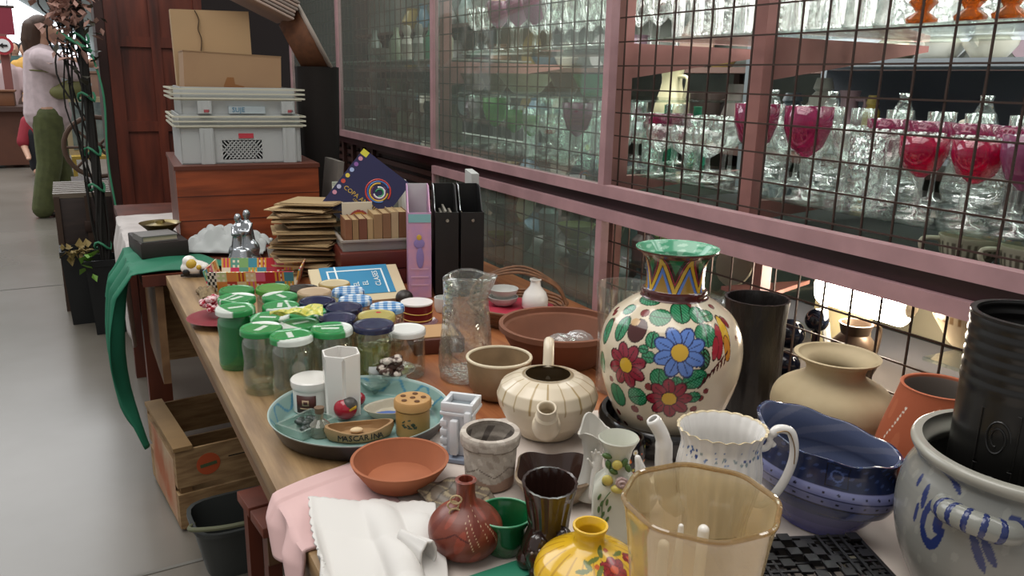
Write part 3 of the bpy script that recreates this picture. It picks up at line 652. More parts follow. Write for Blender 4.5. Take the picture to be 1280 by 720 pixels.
def lamp():
    t = thing('cabinet_lamp', 'glowing white lamp tube inside the lower cabinet', 'lamp', (1.27, .945, .868))
    b = B(); tube(b, [(0, -.085, -.005), (0, .085, -.005)], .034, 18); O('tube', b, mat('lamp glow', '#fff1dc', .5, emit=40), t)
    b = B(); tube(b, [(0, .0855, 0), (0, .10, 0)], .019, 12); tube(b, [(0, -.10, 0), (0, -.0855, 0)], .019, 12); bx(b, -.02, .02, -.10, .10, .030, .036); tube(b, [(.0, .1, .0), (.06, .105, -.167)], .008, 8); O('holder', b, offw, t)
lamp()

# ---- glassware forms (shared mesh data) ----
def gm(prof, seg=18, m=clear, fn=None):
    b = B(); lathe(b, prof, seg, fn=fn); me = mesh(b); me.materials.append(m); me.polygons.foreach_set('use_smooth', [True]*len(me.polygons)); return me
def goblet(h, r, stem, m, bowlm=None, seg=18):
    b = B(); foot = [(0, 0), (r*.8, 0), (r*.78, .003), (.006, .008), (.004, stem*.5), (.006, stem)]
    bowl = [(.006, stem), (r*.7, stem+(h-stem)*.22), (r*.98, stem+(h-stem)*.6), (r, h), (r-.0015, h), (r*.96, stem+(h-stem)*.6), (r*.66, stem+(h-stem)*.25), (0, stem+.005)]
    lathe(b, foot, seg); lathe(b, bowl, seg, mi=1); me = mesh(b); me.materials.append(m); me.materials.append(bowlm or m)
    me.polygons.foreach_set('use_smooth', [True]*len(me.polygons)); return me
def tumbler(h, r, m, fac=0, taper=.85):
    fn = (lambda th, rr, z, i: (rr*(1+.035*math.cos(fac*th)), z)) if fac else None
    return gm([(0, 0), (r*taper, 0), (r, h), (r-.002, h), (r*taper-.002, .008), (0, .008)], 24 if fac else 16, m, fn)
ME = dict(tum=tumbler(.085, .03, clear), tumc=tumbler(.075, .03, cut, 8), tall=tumbler(.12, .03, cut, 10), wine=goblet(.13, .033, .06, clear), wide=goblet(.11, .037, .05, clear), flute=goblet(.16, .024, .07, clear),
          cran=goblet(.165, .042, .075, clear, cran), cransm=goblet(.125, .036, .055, clear, cran), ruby=goblet(.128, .036, .066, clear, ruby),
          purp=goblet(.14, .035, .065, clear, purp), green=goblet(.135, .034, .06, clear, greg), amber=gm([(0, 0), (.022, 0), (.024, .006), (.01, .016), (.014, .022), (.022, .03), (.012, .04), (.018, .052), (.026, .07), (.024, .072), (.016, .055), (0, .05)], 8, amb),
          decan=gm([(0, 0), (.05, 0), (.056, .02), (.044, .09), (.022, .15), (.010, .178), (.012, .19), (.010, .19), (.008, .178), (.02, .15), (.042, .09), (.052, .02), (0, .01)], 16, cut))
def G(name, key, x, y, z, label, group, cat='glass', s=1.0):
    o = bpy.data.objects.new(name, ME[key]); COL.objects.link(o); o.location = (x, y, z); o.rotation_euler = (0, 0, random.uniform(0, 6)); o.scale = (s, s, s)
    tag(o, label, cat, group); return o
j = lambda a=.006: random.uniform(-a, a)
def glasses():
    # top shelf, mesh-only section
    z = 1.336
    for r_, x in enumerate((1.17, 1.25, 1.33, 1.42)):
        n = 0
        for i in range(19):
            y = .50+i*.069+.02*(r_ % 2)
            if y > 1.45 or (y < .98 and r_ == 0 and i % 2 == 0 and y > .6): pass
            if y > 1.46: continue
            if r_ == 0 and any(abs(y-atx(q, 22, 1.15).y) < .06 for q in (1152, 1213, 1262)): continue
            k = ('tum', 'tumc', 'tall', 'wine')[(i+r_) % 4] if r_ > 1 else ('tum', 'tumc')[r_]
            G('glass_tumbler' if k[0] == 't' else 'wine_glass', k, x+j(), y+j(), z,
              ('plain clear tumbler in the front row on the highest shelf of the open mesh section', 'cut clear tumbler in the second row on the highest shelf of the open mesh section', 'clear glass in the third row on the highest shelf of the open mesh section', 'clear glass in the back row on the highest shelf of the open mesh section')[r_],
              ('front row of tumblers', 'second row of cut tumblers', 'third row of glasses', 'back row of glasses')[r_]+' on the highest open shelf')
    for k, (px, l) in enumerate(((1152, 'amber glass candlestick standing alone on the green glass shelf'), (1213, 'amber glass candlestick, the middle one of three on the green glass shelf'), (1262, 'amber glass candlestick nearest the picture edge on the green glass shelf'))):
        p = atx(px, 22, 1.15); G('candlestick', 'amber', 1.15, p.y, z, l, 'amber candlesticks', 'candlestick')
    # lower shelf, mesh-only section
    z = 1.041
    spec = [(940, 206, 1.17, 'cran', 'tall cranberry goblet just left of the inner pink post'), (1004, 210, 1.16, 'cran', 'tall cranberry goblet just right of the inner pink post'),
            (820, 180, 1.30, 'cransm', 'small cranberry goblet standing among the clear glasses, left of its twin'), (846, 182, 1.38, 'cransm', 'small cranberry goblet standing among the clear glasses, right of its twin')]
    taken = []
    for px, py, x, k, l in spec:
        p = atx(px, py, x); G('goblet', k, x, p.y, z, l, 'cranberry goblets'); taken.append((x, p.y))
    for px, l in ((1153, 'bright ruby red goblet on clear stem, farther of the ruby pair'), (1222, 'bright ruby red goblet on clear stem, nearer of the ruby pair')):
        p = atx(px, 200, 1.16)
        o = G('goblet', 'ruby', 1.16, p.y, z, l, 'ruby goblets'); taken.append((1.16, p.y))
    p = atx(1282, 215, 1.16); G('goblet', 'purp', 1.16, p.y, z, 'dark purple goblet close to the picture edge', 'purple goblets'); taken.append((1.16, p.y))
    rows = [(1.165, 'wide'), (1.235, 'wine'), (1.305, 'cranback'), (1.375, 'flute'), (1.465, 'decan')]
    for r_, (x, k0) in enumerate(rows):
        for i in range(17):
            y = .50+i*.078+.03*(r_ % 2); 
            if k0 == 'decan': y = .55+i*.17
            if y > 1.46: continue
            if any(abs(x-a) < .075 and abs(y-c) < .075 for a, c in taken): continue
            k = k0
            if k0 == 'cranback': k = 'cran' if .60 < y < 1.02 else 'wine'
            if k == 'cran':
                G('goblet', 'cran', x+j(), y+j(), z, 'cranberry topped goblet in the row behind the clear wine glasses', 'row of cranberry goblets', s=.88); continue
            if k == 'wide' and .6 < y < .95: k = 'tall'
            nm = {'wide': 'wine_glass', 'wine': 'wine_glass', 'flute': 'champagne_flute', 'decan': 'decanter', 'tall': 'glass_tumbler'}[k]
            lab = {'wide': 'clear wide stemmed glass in the front row on the low open shelf', 'wine': 'clear wine glass in the middle rows on the low shelf of the open mesh section', 'flute': 'clear tall flute behind the goblets on the low shelf of the open mesh section',
                   'decan': 'cut glass decanter at the back of the low shelf in the open mesh section', 'tall': 'tall cut tumbler in the front row near the ruby goblets'}[k]
            G(nm, k, x+j(), y+j(), z, lab, nm.replace('_', ' ')+'s of the low open shelf, '+k, 'decanter' if k == 'decan' else 'glass', s=1)
    # glazed section: three shelves
    pur = [(623, 'deepest purple goblet on the top shelf behind glass'), (647, 'second purple goblet on the top shelf behind glass'), (668, 'third purple goblet on the top shelf behind glass')]
    tk = []
    for px, l in pur: p = atx(px, 40, 1.17); G('goblet', 'purp', 1.17, p.y, 1.325, l, 'purple goblets'); tk.append(p.y)
    for r_, x in enumerate((1.17, 1.27, 1.38)):
        for i in range(11):
            y = 1.60+i*.079+.03*r_
            if y > 2.42 or (r_ == 0 and any(abs(y-q) < .07 for q in tk)): continue
            G('wine_glass', ('wine', 'flute', 'wine')[r_], x+j(), y+j(), 1.325, ('clear wine glass in the front row on the top shelf behind the sliding glass', 'clear flute in the middle row on the top shelf behind the sliding glass', 'clear wine glass in the back row on the top shelf behind the sliding glass')[r_], ('front', 'middle', 'back')[r_]+' row on the top shelf behind the glass')
    tk = []
    for px, py, k, l, x, s in ((619, 140, 'green', 'large green goblet on the lowest shelf behind the sliding glass', 1.17, 1.15), (643, 150, 'green', 'smaller green goblet beside the large green one', 1.2, .9), (722, 145, 'purp', 'single pale purple goblet on the lowest shelf behind the sliding glass', 1.15, 1.12), (664, 150, 'green', 'smallest green goblet in the row behind the sliding glass', 1.22, .8)):
        p = atx(px, py, x); G('goblet', k, x, p.y, 1.031, l, 'coloured goblets', s=s); tk.append((x, p.y))
    for r_, x in enumerate((1.17, 1.25, 1.34, 1.43)):
        for i in range(11):
            y = 1.60+i*.08+.03*(r_ % 2)
            if y > 2.42 or any(abs(x-a) < .07 and abs(y-q) < .08 for a, q in tk): continue
            k = ('wide', 'wine', 'flute', 'tall')[(i+r_) % 4]
            if i == 2 and r_ == 2: continue
            G('glass_tumbler' if k == 'tall' else 'wine_glass', k, x+j(), y+j(), 1.031, 'clear %s in row %s on the lowest glazed shelf' % ({'wide': 'wide stemmed glass', 'wine': 'wine glass', 'flute': 'flute', 'tall': 'cut tumbler'}[k], ('one, nearest the pane,', 'two', 'three', 'four')[r_]), 'clear glasses on the lowest shelf behind the glass, %s %d' % (k, r_))
    for y, s, l in ((1.66, 1.2, 'green glass bottle behind the glasses near the pink post'), (1.78, 1.05, 'shorter green glass bottle beside the green bottle')):
        b = B(); lathe(b, shell([(.03, 0), (.032, .06), (.03, .09), (.011, .12), (.011, .15), (.013, .152)], .002), 18, (1.495-.03, y, 1.031)); tag(O('glass_bottle', b, teal), l, 'bottle')
    # serving ware on the middle shelf behind glass
    bw = [(585, '#8d7a6a', 'brown shallow dish, first on the middle shelf behind the sliding glass', .06), (612, '#77695b', 'dark brown bowl on the middle shelf behind the sliding glass', .055), (650, '#b8b49c', 'large cream oval bowl on the middle shelf behind the sliding glass', .09), (700, '#4d4a4c', 'charcoal bowl on the middle shelf behind the sliding glass', .05), (735, '#3f9a6c', 'green glass bowl on the middle shelf behind the sliding glass', .06)]
    for px, c, l, r_ in bw:
        p = atx(px+8, 105, 1.22); b = B(); lathe(b, shell([(r_*.4, 0), (r_*.5, .004), (r_*.95, .05), (r_, .056)], .003), 28, (1.22, p.y, 1.203)); tag(O('serving_bowl', b, mat('bowl '+c, c, .3)), l, 'bowl')
    # third (dull) section
    it = [(2.62, '#7d7b68', 'bottle'), (2.74, '#3d7a60', 'bottle'), (2.86, '#70706a', 'figure'), (2.98, '#8e8b80', 'figure'), (3.1, '#6b7460', 'bottle'), (3.24, '#77746e', 'bowl'), (3.36, '#57605a', 'bottle')]
    for zi, z in enumerate((1.0265, 1.1865, 1.3065)):
        for i, (y, c, kind) in enumerate(it):
            if zi == 1 and i % 2: continue
            if zi == 1: kind = 'bowl'
            b = B(); y += .04*zi
            if kind == 'bottle': lathe(b, [(0, 0), (.028, 0), (.03, .07), (.012, .1), (.011, .128), (0, .128)], 18, (1.2, y, z))
            elif kind == 'bowl': lathe(b, shell([(.025, 0), (.05, .03), (.058, .05)], .003), 22, (1.2, y, z))
            else: lathe(b, [(0, 0), (.025, 0), (.02, .02), (.028, .06), (.012, .09), (.018, .11), (.012, .13), (0, .132)], 14, (1.2, y, z))
            nm = {'bottle': 'glass_bottle', 'bowl': 'bowl', 'figure': 'figurine'}[kind]
            cn = {'#7d7b68': 'olive grey', '#3d7a60': 'green', '#70706a': 'grey', '#8e8b80': 'pale grey', '#6b7460': 'mossy', '#77746e': 'taupe', '#57605a': 'dark grey green'}[c]
            tag(O(nm, b, mat('dull '+c, c, .35)), '%s %s on the %s shelf of the dull far glazed section' % (cn, nm.replace('_', ' '), ('lowest', 'middle', 'top')[zi]), {'bottle': 'bottle', 'bowl': 'bowl', 'figure': 'figurine'}[kind])
glasses()

def behind():
    gs = mat('grey metal shelf', '#8c949a', .4)
    t = thing('shelf_unit', 'grey shelf unit behind the cabinet carrying white teapots', 'shelf', (1.66, .7, 0))
    b = B(); bx(b, 0, .32, 0, .98, 1.288, 1.305); O('shelf_board', b, gs, t)
    b = B(); bx(b, 0, .32, -.1, 2.0, 1.08, 1.092); O('shelf_board', b, gs, t)
    for x in (0, .30):
        for y in (-.125, .98): b = B(); bx(b, x, x+.02, y, y+.02, 0, 1.55); O('upright', b, gs, t)
    b = B(); bx(b, .28, .29, .0, .96, 1.094, 1.286); O('back_board', b, mat('navy board', '#3c3f48', .5), t)
    def pot(px, r, h, c, l, spout=1):
        p = atx(px, 66, 1.74); t = thing('teapot', l, 'teapot', (1.74, p.y, 1.306), PI); m = mat('tp '+c, c, .25)
        b = B(); lathe(b, [(0, 0), (r*.6, 0), (r*.95, h*.35), (r, h*.5), (r*.75, h*.85), (r*.3, h), (0, h)], 28); O('body', b, m, t)
        b = B(); tube(b, cr([(r*.85, 0, h*.35), (r*1.3, 0, h*.6), (r*1.5, 0, h*.95)], 5), .008, 8); O('spout', b, m, t)
        b = B(); tube(b, cr([(-r*.85, 0, h*.75), (-r*1.45, 0, h*.8), (-r*1.4, 0, h*.35), (-r*.85, 0, h*.25)], 5), .005, 8); O('handle', b, m, t)
        b = B(); ell(b, (0, 0, h+.006), (.01, .01, .01)); O('lid_knob', b, m, t)
    pot(1120, .055, .05, '#9b917c', 'dull beige low teapot at the start of the grey shelf'); pot(1172, .062, .07, '#cfcdbf', 'round cream white teapot in the middle of the grey shelf'); pot(1236, .055, .075, '#b7b3a0', 'round pale olive teapot at the near end of the grey shelf')
    for i, (px, h, c, nm) in enumerate(((1172, .05, '#c9c6bd', 'small white duck figurine'), (1190, .035, '#a9a296', 'small beige hen figurine'), (1208, .035, '#8c8478', 'small grey brown hen figurine'), (1230, .085, '#c6bfae', 'tall cream goose figurine'), (1112, .04, '#9a9a98', 'small silver figurine'))):
        p = atx(px, 140, 1.68); b = B(); x = 1.68
        ell(b, (x, p.y, 1.093+h*.35), (h*.28, h*.45, h*.36)); limb(b, [(x, p.y+h*.25, 1.093+h*.5), (x, p.y+h*.35, 1.093+h*.9)], [h*.12, h*.1]); ell(b, (x, p.y+h*.42, 1.093+h*.93), (h*.1, h*.2, h*.1))
        tag(blob('figurine', b, mat('fig '+c, c, .35), None, .004), nm+' on the lower board of the grey shelf unit', 'figurine')
    for px, py, r_, h, prof, c, nm, l in ((833, 118, .055, .20, 'jug', '#b9b490', 'pitcher', 'tall cream green pitcher standing behind the clear glasses of the open mesh section'),
                              (880, 118, .06, .12, 'pan', '#3a302b', 'cooking_pot', 'dark brown round cooking pot behind the open mesh section'), (915, 118, .045, .15, 'jug', '#5d5852', 'pitcher', 'dark grey pitcher behind the open mesh section'),
                              (985, 120, .04, .13, 'jar', '#5f6a70', 'ceramic_jar', 'blue grey jar just right of the inner pink post'), (1022, 120, .038, .17, 'jar', '#a9a79c', 'ceramic_jar', 'tall pale grey jar behind the cranberry goblets'),
                              (1056, 120, .035, .14, 'jug', '#9a7f86', 'pitcher', 'mauve pink pitcher before the dark board'), (1085, 122, .022, .13, 'jar', '#b09a4c', 'candlestick', 'slim golden candlestick before the dark board')):
        p = atx(px, py, 1.74)
        b = B()
        if prof == 'jug': lathe(b, shell(cr([(r_*.7, 0), (r_, h*.3), (r_*.6, h*.75), (r_*.75, h)], 4), .004), 24, (1.76, p.y, 1.0925)); tube(b, cr([(1.76, p.y-r_*.6, 1.0925+h*.85), (1.76, p.y-r_*1.4, 1.0925+h*.8), (1.76, p.y-r_*.95, 1.0925+h*.35)], 5), .006, 8)
        elif prof == 'pan': lathe(b, shell([(r_*.9, 0), (r_, h*.2), (r_, h)], .004), 26, (1.76, p.y, 1.0925)); tube(b, [(1.76, p.y-r_, 1.0925+h*.8), (1.76, p.y-r_*1.5, 1.0925+h*.85)], .008, 8)
        else: lathe(b, [(0, 0), (r_*.8, 0), (r_, h*.2), (r_*.9, h*.7), (r_*.5, h*.8), (r_*.7, h*.84), (r_*.5, h), (0, h)], 22, (1.76, p.y, 1.0925))
        tag(O(nm, b, mat('bk '+c, c, .3)), l, nm.replace('_', ' '))
    # wall shelves far behind, with crockery
    cols = [('#b9b3a2', 'cream'), ('#7d8a86', 'grey green'), ('#8a6f5c', 'tan'), ('#5d7a8a', 'dusty blue'), ('#a5a2a0', 'pale grey'), ('#6d5a63', 'mauve'), ('#94804a', 'mustard')]
    k = 0
    for zi, z in enumerate((.74, 1.02, 1.30, 1.55)):
        t = thing('wall_shelf', ('lowest', 'second', 'third', 'highest')[zi]+' long wooden shelf on the wall behind the cabinets', 'shelf', (2.05, 0, z-.02))
        b = B(); bx(b, 0, .19, -.4, 6.4, 0, .02); O('board', b, mat('brown shelf', '#584239', .6, noise=.3, scale=4), t)
        for y in (-.3, 1, 2.3, 3.6, 4.9, 6.2): b = B(); bx(b, .17, .19, y, y+.03, -.06, 0); O('bracket', b, steel, t)
        y = .35
        while y < 5.4:
            c, cn = cols[(k*3+zi) % 7]; kind = (k*5+zi*2+k//3) % 4; r_ = random.uniform(.05, .085); b = B()
            if kind == 0: lathe(b, [(0, 0), (r_*.6, 0), (r_, r_*.8), (r_*.5, r_*1.8), (r_*.6, r_*2), (r_*.55, r_*2), (0, r_*1.6)], 22, (2.13, y, z)); nm = 'jug'
            elif kind == 1: lathe(b, shell([(r_*.5, 0), (r_*.95, .04), (r_*1.1, .06)], .004), 22, (2.13, y, z)); nm = 'bowl'
            elif kind == 2: lathe(b, [(0, 0), (r_*1.1, 0), (r_*1.25, .012), (r_*1.22, .016), (0, .006)], 26); bmesh.ops.transform(b, matrix=Matrix.Translation((2.20, y, z+r_*1.22))@Matrix.Rotation(-PI/2+.12, 4, 'Y'), verts=b.verts); nm = 'plate'
            else: lathe(b, [(0, 0), (r_*.5, 0), (r_*.75, r_), (r_*.35, r_*2), (r_*.5, r_*2.5), (0, r_*2.5)], 20, (2.13, y, z)); nm = 'vase'
            nmz = {'jug': 'crock_jug', 'bowl': 'bowl', 'plate': 'plate', 'vase': 'vase'}[nm]
            tag(O(nmz, b, mat('ware '+c, c, .3)), '%s %s on the %s wall shelf behind the cabinets' % (cn, nm, ('lowest', 'second', 'third', 'highest')[zi]), nm, '%s %ss on the %s wall shelf' % (cn, nm, ('lowest', 'second', 'third', 'highest')[zi]))
            y += r_*2+random.uniform(.06, .12); k += 1
behind()

def lower_items():
    # under the low open shelf: striped cups on the ledge level
    def cup(px, py, x, z, r, h, c, l, hand=True, m=None):
        p = atx(px, py, x); t = thing('cup', l, 'cup', (x, p.y, z), 2.4)
        def paint(th, zz, rr, s):
            C = blank(len(th), c); k = (zz > h*.35) & (zz < h*.8) & (np.sin(th*26) > .1) & (s < .55); put(C, k, '#6b6355'); return C
        me = plathe(shell([(r*.6, 0), (r*.65, .003), (r*.9, h*.4), (r, h)], .003), 120, 60, paint); link('body', me, painted('striped cup glaze', .3), t)
        if hand: b = B(); tube(b, cr([(r*.9, 0, h*.85), (r*1.5, 0, h*.8), (r*1.4, 0, h*.35), (r*.8, 0, h*.25)], 5), .004, 8); O('handle', b, mat('cup cream', c, .3), t)
        return t
    b = B(); bx(b, 1.13, 1.5, -.3, 1.48, .972, .978); tag(O('black_board', b, mat('black board', '#1b1b1c', .4)), 'black board lying under the low glass shelf behind the mesh', 'board')
    cup(1213, 300, 1.2, .979, .045, .045, '#bdb6a0', 'cream cup with grey dashes under the low glass shelf, whole in view'); cup(1292, 320, 1.2, .979, .045, .045, '#c2b9a4', 'cream cup with grey dashes at the picture edge under the low shelf')
    # inside the lower cabinet
    cream = mat('cream ware', '#b8ab90', .35)
    p = atx(1172, 425, 1.26); t = thing('serving_dish', 'large cream dish with faint brown dashes on the glass shelf by the lamp', 'dish', (1.36, p.y-.02, .807))
    def paint(th, z, r, s):
        C = blank(len(th), '#c8b698'); put(C, (z > .05) & (z < .062) & (np.sin(th*34) > 0), '#8a6a45'); put(C, (z > .085) & (z < .088), '#9c7a50'); return C
    link('body', plathe(shell([(.05, 0), (.055, .004), (.085, .05), (.09, .09)], .004), 200, 90, paint), painted('striped cup glaze', .3), t)
    b = B(); lathe(b, [(0, 0), (.11, 0), (.115, .004), (0, .002)], 32, (1.24-.02, p.y-.02, .7005+.0)); b.free()
    p = atx(1130, 450, 1.16); b = B(); box(b, (1.20, .70, .715), (.12, .16, .028), .3, .003); tag(O('cream_box', b, mat('cream block', '#a89f88', .7)), 'flat cream box lying under the shelf in the lower cabinet', 'box')
    b = B(); box(b, (1.20, .70, .744), (.10, .13, .028), .1, .003); tag(O('cream_box', b, mat('pink cream block', '#b79f88', .7)), 'smaller pinkish flat box on top of the cream box', 'box')
    t = thing('metal_jug', 'dull brown pewter jug standing beside the lamp in the lower cabinet', 'jug', (1.24, .93, .7005))
    b = B(); lathe(b, shell([(.03, 0), (.045, .04), (.04, .08), (.025, .1), (.03, .12)], .003), 24); O('body', b, mat('brown pewter', '#5a4a3c', .35, .6), t)
    b = B(); tube(b, cr([(.03, 0, .11), (.07, 0, .1), (.065, 0, .05), (.042, 0, .04)], 5), .004, 8); O('handle', b, MATS['brown pewter'], t)
    ng = mat('navy shiny glass', '#141824', .05); 
    for i, (px, py, r, l) in enumerate(((985, 435, .026, 'dark shiny glass ball, lowest behind the slim black vase'), (988, 400, .028, 'dark shiny glass ball above the lowest one, near the lamp'), (1000, 380, .022, 'small dark shiny glass ball beneath the pink bracket'))):
        p = atx(px, py, 1.16); z = .7005+r if i == 0 else (.7005+r*3.1 if i == 1 else .80)
        b = B(); ell(b, (1.16, 1.01, z) if i < 2 else (1.20, .985, .7005+.115), (r, r, r), seg=24)
        if i == 2: tube(b, [(1.20, .985, .7), (1.20, .985, .80)], .006, 8)
        tag(O('glass_ball', b, ng), l, 'ornament')
    b = B(); bx(b, 1.40, 1.41, 1.02, 1.16, .7005, .94); tag(O('tall_card', b, mat('cream card', '#c2b58c', .7)), 'tall cream card standing at the back of the lower cabinet', 'card')
    # dim plates and dishes behind the lower glazed panel
    cols = [('#6f7468', 'grey green'), ('#8a8a58', 'yellow green'), ('#7d8488', 'blue grey'), ('#a5a08e', 'cream'), ('#5b5650', 'dark taupe'), ('#80696a', 'dusty rose')]
    k = 0
    for zz, lvl in ((.7005, 'floor'), (.8065, 'glass shelf')):
        for ri, x in enumerate((1.25, 1.40)):
            for i in range(8):
                y = 1.27+i*.155+.06*ri
                if y > 2.38: continue
                c, cn = cols[k % 6]; kind = k % 3; r_ = .055 if zz > .75 else .044; b = B()
                if kind == 0:
                    lathe(b, [(0, 0), (r_*.7, 0), (r_, .008), (r_*.98, .012), (r_*.7, .005), (0, .005)], 26); bmesh.ops.transform(b, matrix=Matrix.Translation((x+.02, y, zz+r_*.96))@Matrix.Rotation(-PI/2+.3, 4, 'Y'), verts=b.verts); nm = 'plate'
                elif kind == 1: lathe(b, shell([(r_*.5, 0), (r_*.95, .03), (r_, .04)], .003), 24, (x, y, zz)); nm = 'bowl'
                else: lathe(b, shell([(r_*.5, 0), (r_*.55, .05), (r_*.3, .065), (r_*.35, .08)], .003), 20, (x, y, zz)); nm = 'cruet'
                tag(O(nm, b, mat('dim '+c, c, .25)), '%s %s in the %s row on the %s of the lower cabinet' % (cn, nm, ('front', 'back')[ri], lvl), nm, '%s %ss, %s row on the %s' % (cn, nm, ('front', 'back')[ri], lvl)); k += 1
lower_items()
# ======================= things on the table =======================
RV = math.atan2(-.468, .847)          # direction 'to the right' seen from the aisle
def surf(px, py, c, prof, rz):
    """where the sight line meets a turned body standing at c: (theta, s)"""
    zs = [q[1] for q in prof]; k = int(np.argmax(zs)); zz = zs[:k+1]; rr = [q[0] for q in prof[:k+1]]; r = ray(px, py)
    for t in np.arange(.3, 2.6, .0008):
        p = CP+r*t; z = p[2]-c[2]
        if z < zz[0] or z > zz[-1]: continue
        if math.hypot(p[0]-c[0], p[1]-c[1]) <= np.interp(z, zz, rr):
            d = np.r_[0, np.cumsum(np.hypot(np.diff(rr), np.diff(zz)))]
            th = (math.atan2(p[1]-c[1], p[0]-c[0])-rz+PI) % (2*PI)-PI
            return th, float(np.interp(z, zz, d))
    return None
class Glaze:
    def __init__(s, prof, c, rz, scale): s.p = prof; s.c = c; s.rz = rz; s.k = scale; P = np.array(prof); s.L = np.hypot(*np.diff(P, axis=0).T).sum(); s.kk = int(np.argmax(P[:, 1])); s.Lo = np.hypot(*np.diff(P[:s.kk+1], axis=0).T).sum()
    def at(s, TH, R, S, px, py):
        h = surf(px, py, s.c, s.p, s.rz)
        if h is None: return None
        return (TH-h[0])*R/s.k, (S*s.L-h[1])/s.k, S*s.L <= s.Lo+.001      # in photo pixels, x right, y up
    def ell(s, C, T3, px, py, a, b, col, rot=0, edge=None, ew=1.0):
        q = s.at(*T3, px, py)
        if q is None: return
        x, y, ok = q; c_, s_ = math.cos(rot), math.sin(rot); u = (x*c_+y*s_)/a; v = (-x*s_+y*c_)/b; d = u*u+v*v
        if edge: put(C, ok & (d < (1+ew/min(a, b))**2), edge)
        put(C, ok & (d < 1), col)
    def flower(s, C, T3, px, py, r, n, col, cen, edge, rot=0):
        q = s.at(*T3, px, py)
        if q is None: return
        x, y, ok = q
        for k in range(n):
            a = rot+2*PI*k/n; c_, s_ = math.cos(a), math.sin(a); u = (x*c_+y*s_-r*.62)/(r*.40); v = (-x*s_+y*c_)/(r*.27*8/n); d = u*u+v*v
            put(C, ok & (d < 1.3), edge); put(C, ok & (d < .92), col)
            put(C, ok & (np.abs(-x*s_+y*c_) < .5) & (d < .5), edge)
        d = (x*x+y*y)/(r*.33)**2; put(C, ok & (d < 1.3), edge); put(C, ok & (d < 1), cen)
    def leaf(s, C, T3, px, py, a, b, col='#1f7249', rot=0):
        s.ell(C, T3, px, py, a, b, col, rot, '#12301f', 1.0)
        q = s.at(*T3, px, py)
        if q is None: return
        x, y, ok = q; c_, s_ = math.cos(rot), math.sin(rot); u = x*c_+y*s_; v = -x*s_+y*c_; d = (u/a)**2+(v/b)**2
        put(C, ok & (d < .8) & (np.sin((u+v*.8)*1.6) > .72), '#56a47c'); put(C, ok & (d < .9) & (np.abs(u if b > a else v) < .6), '#12301f')
def pv(name, prof, c, rz, paintfn, m, parent, nseg=220, nz=200):
    o = link(name, plathe(prof, nseg, nz, paintfn), m, parent); return o

